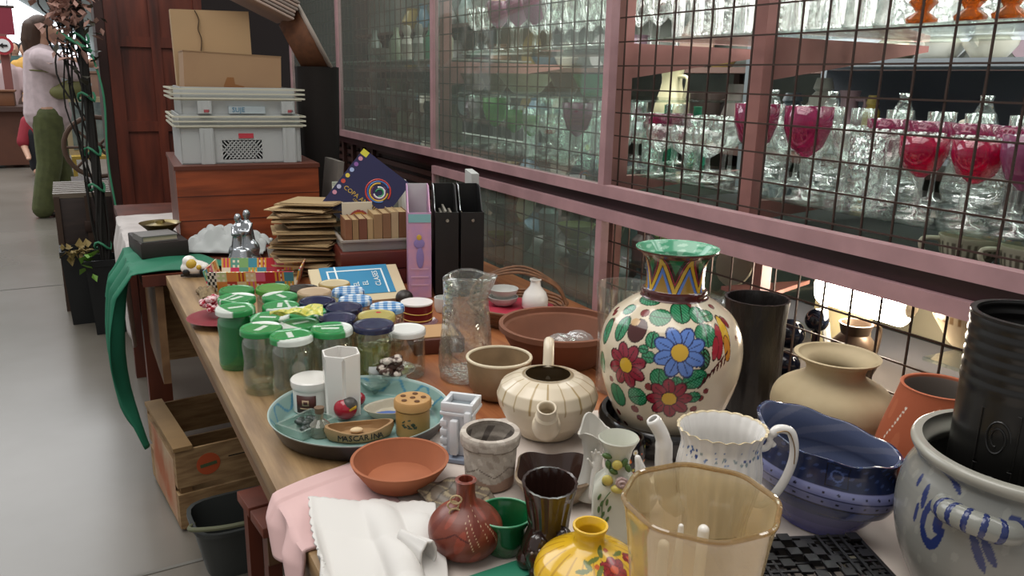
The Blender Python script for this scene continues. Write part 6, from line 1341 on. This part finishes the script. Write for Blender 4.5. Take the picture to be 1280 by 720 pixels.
    b = B(); limb(b, [(0, -.024, .012), (.001, -.020, .035), (.004, -.016, .06)], [.006, .005, .0045]); [limb(b, [(.003+.003*k, -.017, .058), (.001+.0045*k, -.019, .072-.003*abs(k))], [.0022, .0016], 8) for k in (-1, 0, 1, 2)]; limb(b, [(-.002, -.018, .05), (-.008, -.02, .06)], [.0022, .0018], 8); blob('hand', b, mat('bisque light', '#cfcac2', .35), t, .0012, 1)
    # brown boot vase
    p = atz(686, 598, Z+.10); t = thing('boot_vase', 'dark brown glossy ceramic vase with fluted cup mouth and lumpy foot', 'vase', (.413, .655, Z), facecam(.413, .655)+PI/2); bm_ = mat('treacle glaze', '#2a1a16', .15, coat=.5)
    b = B(); pr = shell(cr([(.024, 0), (.029, .012), (.027, .03), (.0225, .045), (.0215, .055), (.0235, .072), (.0265, .090), (.029, .102)], 4), .003, .045)
    lathe(b, pr, 60, fn=lambda th, r, z, i: (r*(1+(.022*math.cos(20*th) if z > .05 else 0)+.03*math.cos(2*th+.6)), z+.004*math.sin(th)*(z > .09))); O('body', b, bm_, t)
    b = B(); ell(b, (-.010, -.020, .03), (.014, .012, .022)); ell(b, (.012, -.020, .022), (.014, .012, .018)); ell(b, (.016, -.014, .046), (.010, .010, .012)); ell(b, (-.022, -.004, .012), (.012, .016, .012)); ell(b, (.0, -.026, .010), (.02, .01, .010)); blob('lumpy_foot', b, bm_, t, .002, 2)
    b = B(); [ell(b, (x, y, z), (.0016, .0016, .0016), seg=8) for x, y, z in ((-.016, -.032, .036), (-.008, -.033, .040), (.022, -.022, .054))]; O('highlight_beads', b, mat('glint grey', '#8d8580', .3), t)  # small pale beads modelled as glints on the dark glaze
    # coiled trivet
    p = atz(655, 712, T+.01); b = B()
    for k in range(9): tube(b, [((.004+.0042*k)*math.cos(a), (.004+.0042*k)*math.sin(a), .0035) for a in np.linspace(0, 2*PI, 40, endpoint=False)], .0023, 6, True)
    o = O('woven_coaster', b, mat('raffia', '#a8503a', .8, col2='#8a8348', scale=60, lo=.46, hi=.54)); o.location = (.356, .608, T+.0055); o.rotation_euler = (0, 0, RV); tag(o, 'round coiled raffia coaster in red and olive behind the yellow vase', 'coaster')
    # yellow vase
    cxy = (.415, .580); t = thing('yellow_vase', 'squat yellow ribbed vase with red painted flowers', 'vase', (*cxy, Z+.008), facecam(*cxy)); Hh = .0
    pr = cr([(0, 0), (.030, 0), (.046, .010), (.055, .028), (.050, .044), (.034, .056), (.020, .062), (.0155, .066), (.0150, .074), (.0175, .080)], 5)+[(.0178, .083), (.0150, .083), (.012, .076), (.012, .066), (.03, .05), (0, .02)]
    pr = [(max(0, r), z) for r, z in pr]
    g = Glaze(pr, (*cxy, Z+.008), facecam(*cxy), .00088)
    def paint(th, z, r, s):
        C = blank(len(th), '#d6ab24'); rib = np.cos(th*20); put(C, (rib < -.86) & (z < .060) & (s < .8), '#b98d1c'); T3 = (th, r, s)
        g.flower(C, T3, 768, 712, 15, 6, '#8e1c22', '#c04a2a', '#5c1414', .3); g.flower(C, T3, 785, 698, 8, 5, '#8e1c22', '#c04a2a', '#5c1414')
        for px, py, a in ((742, 700, .5), (735, 706, 2.2), (750, 690, 1.2), (772, 692, 2.8), (728, 715, .2), (750, 714, 1.0)): g.ell(C, T3, px, py, 8, 3, '#5f6a22', a)
        for px, py in ((757, 688), (746, 708)): g.ell(C, T3, px, py, 3, 3, '#b8541e')
        put(C, s > .74, '#a87c18'); return C
    link('body', plathe(pr, 320, 200, paint), painted('yellow glaze', .2, .4), t)
    # small white bud vase with applied roses
    cxy = (.517, .676); t = thing('rose_bud_vase', 'white square-shouldered bud vase with flared neck and moulded roses', 'vase', (*cxy, Z), facecam(*cxy)+PI/2)
    rings = []; b = B()
    for hw, z, p_ in ((.024, 0, 8), (.026, .02, 8), (.027, .055, 8), (.025, .068, 6), (.014, .082, 2.5), (.0135, .095, 2), (.017, .11, 2), (.0235, .123, 2), (.0225, .1245, 2), (.015, .108, 2), (.011, .09, 2)):
        ring = []
        for k in range(48):
            a = 2*PI*k/48; c_, s_ = math.cos(a), math.sin(a); q = (abs(c_)**p_+abs(s_)**p_)**(-1/p_); ring.append(b.verts.new((hw*c_*q, hw*s_*q*(.8 if p_ > 2.5 else 1), z)))
        rings.append(ring)
    for i in range(len(rings)-1):
        for k in range(48): b.faces.new((rings[i][k], rings[i][(k+1) % 48], rings[i+1][(k+1) % 48], rings[i+1][k]))
    b.faces.new(rings[0][::-1]); b.faces.new(rings[-1]); O('body', b, mat('soft white porcelain', '#c9cabd', .25, coat=.3), t)
    lg = mat('leaf paint green', '#4d6a3a', .4); b = B()
    for px_, z_ in ((-.018, .058), (-.015, .050), (-.018, .042), (-.013, .036), (-.016, .028), (-.010, .022), (-.009, .052), (-.006, .044), (-.008, .03)): ell(b, (px_, -.0215, z_), (.0016, .0012, .0045), Matrix.Rotation(.4*math.sin(z_*900), 4, 'Y'), seg=8)
    tube(b, cr([(-.006, -.0225, .066), (-.014, -.0225, .05), (-.013, -.0225, .025)], 5), .0006, 5)
    for x, z, r in ((-.012, .072, 1), (.004, .068, -1), (-.004, .088, .5), (.008, .10, 2), (.012, .094, 1.2), (-.012, .106, .3), (-.010, .096, 1.4)): ell(b, (x, -.016 if z < .08 else -.0150, z), (.006, .003, .0035), Matrix.Rotation(r, 4, 'Y'), seg=8)
    O('painted_leaves', b, lg, t)
    b = B(); [ell(b, (x, -.0185, z), (r_, .004, r_)) for x, z, r_ in ((-.010, .078, .0065), (.0, .098, .006))]; ell(b, (.002, -.022, .070), (.008, .005, .005)); O('yellow_blossom', b, mat('blossom yellow', '#c2b25c', .4), t)
    b = B(); tube(b, [(.006+(.0065-.0009*k*.35)*math.cos(k*.8), -.022-.0003*k, .078+(.0065-.0009*k*.35)*math.sin(k*.8)) for k in range(17)], .0022, 6); ell(b, (.006, -.0205, .078), (.007, .004, .007)); O('rose', b, mat('rose mauve', '#a88f8c', .4), t)
front()

def flower_vase():
    base = Vector((.757, .868, 0)); c = atz(845, 310, 1.018); c = Vector((c.x+.003, c.y, 0))
    # black lacquered stand
    t = thing('black_stand', 'round black lacquered pot stand under the flowered vase', 'stand', (c.x, c.y, T+.0045))
    b = B(); lathe(b, shell(cr([(.070, 0), (.078, .006), (.092, .02), (.098, .034), (.098, .044), (.094, .05)], 3), .006, .012), 64); O('body', b, mat('black lacquer', '#100f10', .15, coat=.5), t)
    z0 = T+.0175; rz = facecam(c.x, c.y)
    out = cr([(.048, 0), (.056, .006), (.070, .026), (.085, .055), (.0965, .09), (.1015, .124), (.099, .155), (.087, .182), (.067, .200), (.050, .2105), (.0455, .214), (.0455, .222), (.0415, .226), (.0405, .245), (.0425, .262), (.049, .272), (.0575, .2785)], 5)
    pr = [(0, 0)]+out+[(.058, .2815), (.054, .2815), (.040, .267), (.036, .245), (.038, .20), (.08, .17), (0, .15)]
    t = thing('flowered_vase', 'large cream vase painted with blue and red flowers, green leaves and zigzag neck', 'vase', (c.x, c.y, z0), rz)
    g = Glaze(pr, (c.x, c.y, z0), rz, .00118)
    def paint(th, z, r, s):
        C = blank(len(th), '#d5c6ad'); T3 = (th, r, s); X = lambda q: q/2.25+720; Y = lambda q: q/2.25+280
        rr = random.Random(6)
        for _ in range(70):     # small berries all over the body, back of the vase too
            a, zz, k = rr.uniform(-PI, PI), rr.uniform(.02, .195), rr.uniform(.003, .0055); d = ((th-a)*r)**2+((z-zz)*1.05)**2
            if abs(a) > 1.15: put(C, (d < k*k) & (s < .6), '#6e2026')
        for i in range(11):
            a = 1.5+i*.32; zz = .045+.06*(i % 3)
            d = ((th-(a if a < PI else a-2*PI))*r/.020)**2+((z-zz)/.014)**2; put(C, (d < 1) & (s < .6), '#1f7249' if i % 2 else '#8c1f34')
        for x, y, k in ((100, 435, 8), (205, 458, 10), (262, 300, 6), (397, 265, 9), (398, 300, 7), (380, 232, 9), (352, 212, 9), (166, 520, 11), (120, 528, 9), (62, 262, 7), (330, 520, 9), (225, 518, 8), (66, 345, 8), (195, 250, 12), (110, 250, 9), (330, 395, 5), (315, 228, 8), (180, 545, 9), (140, 560, 8), (350, 490, 8), (365, 470, 7), (232, 200, 6), (75, 440, 6), (415, 275, 8), (104, 272, 8)):
            g.ell(C, T3, X(x), Y(y), k/2.25, k/2.25, '#7a2a2a', 0, '#3f1414', .5)
        for x, y, a, b_, ro in ((88, 300, 20, 34, .1), (70, 245, 18, 14, .5), (205, 215, 32, 17, 0), (237, 262, 27, 26, 0), (295, 248, 26, 34, 0), (340, 255, 20, 27, -.3), (366, 312, 29, 30, 0), (130, 292, 20, 34, 0), (75, 388, 18, 28, .1), (117, 480, 28, 33, 0), (172, 485, 26, 26, .4), (233, 433, 22, 24, 0), (283, 445, 13, 14, 0), (335, 437, 32, 24, .4), (215, 326, 17, 20, 0), (204, 374, 17, 15, 0), (365, 258, 22, 18, .2), (150, 240, 18, 18, 0), (190, 352, 12, 10, 0), (330, 487, 18, 15, 0)):
            g.leaf(C, T3, X(x), Y(y), a/2.25, b_/2.25, '#1f7249', ro)
        g.leaf(C, T3, X(360), Y(380), 7, 11, '#2b3a22'); g.ell(C, T3, X(172), Y(298), 11.5, 14, '#451a18', 0, '#2a0f0e'); g.ell(C, T3, X(168), Y(275), 6, 5, '#c9a77c')
        g.flower(C, T3, X(140), Y(397), 26, 8, '#8c1f34', '#d0a52c', '#3f0e18', .35); g.flower(C, T3, X(262), Y(492), 25, 8, '#8c1f34', '#d0a52c', '#3f0e18', .1)
        g.flower(C, T3, X(140), Y(208), 23, 8, '#8093bd', '#d0a52c', '#2c3560', 0)
        g.flower(C, T3, X(292), Y(362), 29, 8, '#5a7dc4', '#d0a52c', '#1d2a5c', .39)
        for x, y, a, b_, ro, cl in ((420, 315, 6, 26, -.15, '#d0a52c'), (402, 330, 5, 20, -.2, '#a02230'), (392, 350, 4, 13, -.3, '#a02230'), (425, 350, 5, 14, -.1, '#c9862f'), (418, 275, 4, 8, 0, '#7a2a2a')): g.ell(C, T3, X(x), Y(y), a, b_, cl, ro, '#3f1414', .6)
        for i in range(7): g.ell(C, T3, X(350+i*12), Y(455-i*15), 5, 1.2, '#4a1f1c', .8); g.ell(C, T3, X(358+i*10), Y(420-i*9+20), 1.2, 5, '#4a1f1c', -.3)
        # collar and neck
        up = (s*g.L <= g.Lo); put(C, (z > .2115) & (z <= .2245) & up, '#4a1a1a')
        nk = (z > .2245) & (z < .272) & up; h = (z-.2245)/.045; k = np.mod(th*3.5/PI+.5, 1); tri = np.abs(2*k-1)
        put(C, nk, '#26301f'); put(C, nk & (h > tri+.02), '#9a2438'); put(C, nk & (np.abs(h-tri) < .17), '#d0a52c'); put(C, nk & (h < tri-.17), '#5a7dc4'); put(C, nk & (h < tri-.42), '#a07a30'); put(C, nk & (np.abs(np.abs(h-tri)-.17) < .035), '#1c1416')
        put(C, nk & (h > tri+.30), '#2c1a18'); put(C, nk & (h > tri+.55), '#1f6a42')
        put(C, (z > .2705) & up & (r > .049), '#5a2522'); ins = (~up) | (z > .281); q = np.sin(th*5+r*900)+np.sin(th*11); put(C, ins, '#4a9a76'); put(C, ins & (q > .8), '#8fbfa5'); put(C, ins & (z < .262), '#27443a'); return C
    link('body', plathe(pr, 640, 420, paint), painted('majolica glaze', .18, .5), t)
    # dark floral pot behind the hand vase
    p = atz(762, 560, T+.05); t = thing('dark_floral_pot', 'small black pot with orange and white dotted flowers in front of the black stand', 'pot', (.618, .793, T+.0045), facecam(.618, .793)); b = B()
    def paint(th, z, r, s):
        C = blank(len(th), '#151313'); rr = random.Random(1)
        for i in range(70):
            a, zz = rr.uniform(-PI, PI), rr.uniform(.004, .048); d = np.hypot((th-a)*r, z-zz); k = rr.uniform(.0015, .004); put(C, d < k, ('#c9622a', '#d8d2c4', '#a3262a', '#6d7a3a')[i % 4]); put(C, d < k*.4, '#e0c060')
        return C
    link('body', plathe(shell([(.020, 0), (.026, .01), (.029, .03), (.026, .05), (.024, .056)], .003), 260, 120, paint), painted('black floral glaze', .2, .4), t)
flower_vase()

def right_side():
    Z = T+.0045
    # slim black vase
    p = atz(937, 392, T+.18); b = B()
    lathe(b, shell([(.047, 0), (.050, .004), (.048, .08), (.047, .15), (.050, .185), (.051, .19)], .004), 56, fn=lambda th, r, z, i: (r+.0006*math.sin(th*17+z*70), z))
    o = O('black_vase', b, mat('rough black bark glaze', '#1f1c1b', .3, bump=.8, scale=70, stretch=(1, 1, .4))); o.location = (.945, .895, T+.0008); tag(o, 'slim cylindrical black vase with bark texture behind the flowered vase', 'vase')
    # beige vase
    pr = shell(cr([(.048, 0), (.060, .012), (.083, .05), (.086, .068), (.078, .086), (.056, .100), (.043, .108), (.041, .118), (.046, .128), (.056, .134), (.060, .139)], 4), .006, .01)
    b = B(); lathe(b, pr, 72); o = O('beige_vase', b, mat('raw sand clay', '#c4b494', .85, col2='#aa9877', scale=9, lo=.3, hi=.7)); o.location = (.948, .735, T+.0055); tag(o, 'round beige unglazed clay vase with wide flared lip', 'vase')
    # orange terracotta vase with dots
    cx, cy = .935, .567; t = thing('terracotta_vase', 'tapering orange terracotta vase with white dotted lines', 'vase', (cx, cy, Z), facecam(cx, cy))
    pr = shell(cr([(.040, 0), (.055, .012), (.067, .045), (.066, .075), (.056, .115), (.0475, .148), (.048, .154)], 4), .0045, .01)
    def paint(th, z, r, s):
        C = blank(len(th), '#a0502f'); n = np.sin(th*5+z*60)+np.sin(th*11-z*40); put(C, n > 1.5, '#a95a38'); put(C, (s > .5), '#8a8078'); put(C, (z > .151), '#a8593a')
        for a0 in (-1.0, .42, .52, 1.9, 2.9):
            for i in range(7 if a0 > 0 else 9):
                zz = .105+i*.0055-(.0 if a0 > 0 else .02); aa = a0+(0 if a0 > 0 else i*.035); put(C, (((th-aa)*r)**2+(z-zz)**2 < .0016**2) & (s < .5), '#dcd3c4')
        return C
    link('body', plathe(pr, 380, 200, paint), painted('orange terracotta', .75), t)
    b = B(); tube(b, [(-.03+.0*k, -.0505-.0002*k, .118-.012*k*.0+.0) for k in range(2)], .001, 5); b.free()
    # blue boat shaped planter
    cx, cy = .760, .590; rz = RV-.86; t = thing('blue_planter', 'dark blue glazed oval planter with two rows of punched dots', 'planter', (cx, cy, Z), rz)
    prO = cr([(.052, 0), (.056, .008), (.070, .022), (.087, .045), (.094, .060), (.0955, .0665), (.094, .073), (.090, .080), (.087, .098), (.091, .114)], 4); pr = shell(prO, .005, .012)
    def paint(th, z, r, s):
        C = blank(len(th), '#283460'); n = np.sin(th*3+z*70)+np.sin(th*8-z*120); put(C, n > 1.1, '#3c4b80'); put(C, z < .035, '#3d4178'); put(C, (z < .02), '#494a86'); O_ = s < .52
        put(C, O_ & (z > .0535) & (z < .0775), '#70749c'); 
        for zz in (.0592, .0715):
            k = np.mod(th*34/(2*PI), 1)-.5; put(C, O_ & ((k*2*PI/34*r)**2+(z-zz)**2 < .0017**2), '#12142a')
        for zz in (.0530, .0655, .0780): put(C, O_ & (np.abs(z-zz) < .0009), '#1b1f3d')
        put(C, O_ & (z > .079), '#1b2545'); q = np.sin(th*17+z*300)+np.sin(th*31-z*500); put(C, O_ & (z > .082) & (q > 1.35), '#33426e'); 
        fx = (th+1.05)*r; fz = z-.095; d = np.hypot(fx, fz); put(C, O_ & (np.maximum(np.abs(fx), np.abs(fz)*.9) < .014) & (np.maximum(np.abs(fx), np.abs(fz)*.9) > .0125), '#0f1226'); put(C, O_ & (np.abs(d-.007) < .0011), '#4a5a8a')
        put(C, ~O_, '#565f7c'); put(C, (~O_) & (np.sin(th*7+z*200) > .6), '#6a6f86'); return C
    me = plathe(pr, 420, 260, paint)
    for v in me.vertices:
        x, y, z = v.co; k = max(0, (z-.07)/.055); a = math.atan2(y, x); v.co = (x*(.98 if z > .04 else .9), y*(.66-.02*k), z+k*(.004*math.cos(2*a)-.010*math.cos(a)+.0015*math.sin(9*a)))
    link('body', me, painted('cobalt glaze', .22, .4), t)
    # white coffee pot without lid
    c = atz(903, 535, Z+.140); t = thing('coffee_pot', 'white porcelain coffee pot without lid, scalloped rim and tiny blue flowers', 'pot', (c.x, c.y, Z), RV)
    out = cr([(.034, 0), (.036, .004), (.038, .03), (.047, .07), (.048, .095), (.0445, .120), (.047, .134), (.0505, .141)], 5); pr = shell(out, .0028, .006)
    def paint(th, z, r, s):
        C = blank(len(th), '#e2dfdb'); rr = random.Random(8)
        for i in range(90):
            a, zz, k = rr.uniform(-PI, PI), .121+rr.uniform(-.008, .007), rr.uniform(.0008, .0022); d = ((th-a)*r)**2+(z-zz)**2; put(C, (d < k*k) & (s < .47), ('#4a6aa0', '#7a93c0', '#8a9aa0', '#3a4f8a')[i % 4])
        put(C, (z > .1405), '#c9b894'); return C
    me = plathe(pr, 360, 220, paint)
    for v in me.vertices:
        x, y, z = v.co; a = math.atan2(y, x); k = max(0, (z-.115)/.026); f = 1+.012*k*abs(math.sin(a*11))+.014*math.cos(22*a)*min(1, z/.02); v.co = (x*f, y*f*.9, z+.0018*k*abs(math.sin(a*11)))
    link('body', me, painted('porcelain', .12, .5), t); wp = mat('porcelain white', '#e2dfdb', .12, coat=.5)
    b = B(); tube(b, cr([(-.040, 0, .04), (-.056, 0, .055), (-.063, 0, .09), (-.066, 0, .125), (-.080, 0, .150)], 6), [.014]*6+[.012]*6+[.010]*6+[.0085]*6+[.007], 18, cap=False); o = O('spout', b, wp, t); q = o.modifiers.new('s', 'SOLIDIFY'); q.thickness = .002; q.offset = -1
    b = B(); tube(b, cr([(.038, 0, .050), (.055, 0, .045), (.074, 0, .070), (.084, 0, .105), (.079, 0, .135), (.063, 0, .140), (.055, 0, .128), (.060, 0, .120)], 7), [.004]*10+[.0052]*30+[.0035]*10, 12); tube(b, cr([(.057, 0, .126), (.052, 0, .117), (.042, 0, .115)], 5), .004, 10); O('handle', b, wp, t)
    b = B(); tube(b, cr([(.060, -.0050, .138), (.073, -.0055, .139), (.082, -.0055, .12), (.0835, -.0055, .100)], 6), .0007, 5); O('gilt_line', b, mat('gilt', '#8a6f4a', .3, .5), t)
    b = B(); prism(b, [(-.058, -.02), (-.066, -.006), (-.056, -.002), (-.048, -.014)], .04, .06); b.free()
    # white sugar lid peeking between (small white piece)
    p = atz(800, 578, Z+.07); b = B(); limb(b, [(p.x+.012, p.y, Z+.012), (p.x+.004, p.y-.002, Z+.05), (p.x-.004, p.y, Z+.077)], [.012, .009, .004]); limb(b, [(p.x+.012, p.y, Z+.012), (p.x+.03, p.y-.005, Z+.045), (p.x+.036, p.y-.006, Z+.066)], [.012, .010, .008])
    tag(blob('white_figurine', b, wp, None, .0015, 2), 'small white porcelain bird piece between the bud vase and coffee pot', 'figurine')
    # amber tinted glass vase
    c = atz(876, 628, T+.163); t = thing('amber_glass_vase', 'big amber tinted glass vase with wide rim, nearest the camera', 'vase', (c.x, c.y, T+.0045), RV)
    ag = glass('amber iridescent glass', (.95, .89, .74), refl=.95, haze=.27, hazecol=(.60, .47, .27), rough=.10)
    def fn(th, r, z, i): return (r*(1+.022*math.cos(8*th)*min(1, z/.03)+.010*abs(math.sin(4*th))), z)
    pr = shell(cr([(.040, 0), (.045, .006), (.052, .03), (.056, .07), (.060, .11), (.065, .148), (.0685, .160)], 5), .004, .012)
    b = B(); lathe(b, pr, 120, fn=fn); O('body', b, ag, t)
    b = B(); tube(b, [(.0665*(1+.022*math.cos(8*a))*math.cos(a), .0665*(1+.022*math.cos(8*a))*math.sin(a), .1605) for a in np.linspace(0, 2*PI, 96, endpoint=False)], .0026, 8, True); O('rim', b, glass('amber rim', (.78, .62, .38), haze=.35, hazecol=(.42, .30, .15)), t)
    for k, (dx, dy, h, l) in enumerate(((-.012, .018, .128, 'white pointed plastic handle standing in the amber glass vase'), (.010, .022, .122, 'white rounded plastic handle standing in the amber glass vase'), (-.028, .012, .112, 'short white plastic handle at the side inside the amber glass vase'))):
        q = Vector((c.x, c.y, 0))+Matrix.Rotation(RV, 3, 'Z')@Vector((dx, dy, 0)); b = B(); limb(b, [(q.x, q.y, T+.021), (q.x, q.y, T+h*.6), (q.x+.001, q.y, T+h)], [.0045, .0055, .0055 if k != 0 else .0025]); tag(O('plastic_spoon', b, white), l, 'cutlery')
    # stoneware crock
    cx, cy = .810, .392; K = .88; t = thing('stoneware_crock', 'grey salt-glazed stoneware crock with cobalt blue brush pattern', 'crock', (cx, cy, Z), facecam(cx, cy)+.25)
    pr = shell(cr([(.092*K, 0), (.098*K, .006), (.120*K, .05), (.128*K, .09), (.124*K, .125), (.113*K, .146), (.112*K, .152), (.119*K, .160), (.121*K, .166), (.118*K, .170)], 4), .008, .012); g = Glaze(pr, (cx, cy, Z), facecam(cx, cy)+.25, .00085)
    def paint(th, z, r, s):
        C = blank(len(th), '#7e7e79'); n = np.sin(th*9+z*120)*np.sin(th*23-z*70); put(C, n > .75, '#888882'); T3 = (th, r, s); bl = '#1c2a5c'
        q = g.at(*T3, 1165, 655)
        if q is not None:
            x, y, ok = q; d = np.hypot(x/13, y/25); put(C, ok & (np.abs(d-1) < .28) & ~((x > 0) & (y > 3)), bl); g.ell(C, T3, 1172, 655, 6, 12, bl)
        for px, py, a, b_, ro in ((1180, 590, 30, 5, -.75), (1156, 620, 4, 16, .15), (1222, 690, 5, 24, .45), (1236, 690, 5, 17, .55), (1275, 655, 12, 6, -.4), (1145, 640, 3, 12, 0), (1150, 600, 3, 9, .2)): g.ell(C, T3, px, py, a, b_, bl, ro)
        for a0 in (1.6, 2.4, 3.1, -2.6, -1.9): aa = (th-a0+PI) % (2*PI)-PI; d = np.hypot(aa*r/.016, (z-.085)/.026); put(C, (np.abs(d-1) < .25) & (s < .5), bl)
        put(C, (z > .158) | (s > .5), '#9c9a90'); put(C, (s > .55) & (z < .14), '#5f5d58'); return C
    link('body', plathe(pr, 620, 300, paint), painted('salt glaze', .25, .3), t)
    def handle(px0, px1, py0, py1, nm='handle'):
        a0 = surf(px0, py0, (cx, cy, Z), pr, 0); a1 = surf(px1, py1, (cx, cy, Z), pr, 0); rzt = facecam(cx, cy)+.25
        w_ = lambda q: (q-rzt+PI) % (2*PI)-PI; th0, th1 = w_(a0[0]), w_(a1[0]); zz = .132; b = B(); pts = []
        for k in range(13):
            u = k/12; a = th0+(th1-th0)*u; rr = .120*K+.018*math.sin(PI*u)**.6; pts.append((rr*math.cos(a), rr*math.sin(a), zz-.004+.006*math.sin(PI*u)))
        tube(b, pts, .0115, 14); h = O(nm, b, mat('salt glaze grey', '#85867f', .25, coat=.3), t)
        for k in (2, 4, 6, 8, 10):
            b = B(); q_ = []
            for u in np.linspace(k/12-.032, k/12+.032, 5): a = th0+(th1-th0)*u; rr = .120*K+.018*math.sin(PI*u)**.6; q_.append((rr*math.cos(a), rr*math.sin(a), zz-.004+.006*math.sin(PI*u)))
            tube(b, q_, [.0114, .0119, .0120, .0119, .0114], 14); O('blue_band', b, mat('cobalt paint', '#1c2a5c', .25, coat=.3), h)
        return h
    handle(1178, 1266, 634, 672)
    # tall black cylinder in the crock
    c = atz(1259, 403, 1.025); b = B(); Hc = 1.028-(Z+.0125)
    pr = [(.070, 0), (.072, .004)]; n = 9
    for i in range(n+1): z = .15+(Hc-.16)*i/n*.55+.06; 
    prof = [(.055, 0), (.0575, .004), (.058, Hc*.72)]
    for i in range(6): z = Hc*.74+i*.0125; prof += [(.0576, z), (.0588, z+.003), (.0588, z+.008), (.0576, z+.011)]
    prof += [(.0576, Hc-.004), (.059, Hc-.002), (.059, Hc)]
    lathe(b, shell(prof, .006, .006), 72); x0, y0 = .819, .412; o = O('black_cylinder_vase', b, mat('matt black ceramic', '#141312', .32, coat=.1)); o.location = (x0, y0, Z+.0125)
    tag(o, 'tall matt black cylindrical vase standing inside the stoneware crock', 'vase')
    b = B(); a0 = facecam(x0, y0)
    def onc(a, z, r=.0582): return (r*math.cos(a0+a), r*math.sin(a0+a), z)
    for cz in (Hc*.60, Hc*.40):
        tube(b, [onc(-.25+.20*math.cos(q)*(1-q/18), cz+.020*math.sin(q)*(1-q/18)) for q in np.linspace(0, 11, 40)], .0012, 6)
        tube(b, [onc(-.55, cz-.028), onc(.05, cz-.028), onc(.05, cz+.028), onc(-.55, cz+.028)], .0010, 6, True)
    for i in range(12): tube(b, [onc(.18+i*.09, Hc*.2), onc(.18+i*.09, Hc*.70)], .0012, 6)
    O('relief', b, MATS['matt black ceramic'], o)
    # black woven plastic basket
    c = atz(1040, 700, T+.03); t = thing('black_basket', 'black openwork plastic basket of chequered squares in front of the blue planter', 'basket', (.628, .492, Z), RV+.1); pmb = mat('black basket plastic', '#121113', .35)
    b = B(); n = 11; w = .0125
    for i in range(13):
        for k in range(8):
            x = -.085+i*.0132; y = -.05+k*.0132; d = 0
            if (i+k) % 2: box(b, (x, y, .036+.004*math.sin(i*.8+k*.5)), (.0128, .0128, .003), None)
    for i in range(13): box(b, (-.085+i*.0132, -.004, .034+.004*math.sin(i*.8)), (.003, .105, .002)); 
    for k in range(8): box(b, (-.006, -.05+k*.0132, .034), (.17, .003, .002))
    O('lattice', b, pmb, t, smooth=False)
    b = B(); bx(b, -.095, .083, -.058, -.0535, 0, .036); bx(b, -.095, .083, .0465, .051, 0, .036); bx(b, -.095, -.091, -.0535, .0465, 0, .036); bx(b, .079, .083, -.0535, .0465, 0, .036); O('frame', b, pmb, t)
    b = B(); r = random.Random(12)
    for k in range(12): box(b, (r.uniform(-.07, .07), r.uniform(-.05, .03), .044+.002*r.random()), (.006, .004, .002), Matrix.Rotation(r.random()*3, 4, 'Z'))
    b.free()
    # folded striped papers by the crock
    c = atz(1118, 672, Z); b = B(); [box(b, (.712, .508, Z+.002+.0035*k), (.028, .035, .003), RV+.5+.04*k) for k in range(4)]; tag(O('folded_papers', b, mat('pale paper', '#b5ae9a', .8), smooth=False), 'small pad of pale folded papers between blue planter and crock', 'papers')
right_side()
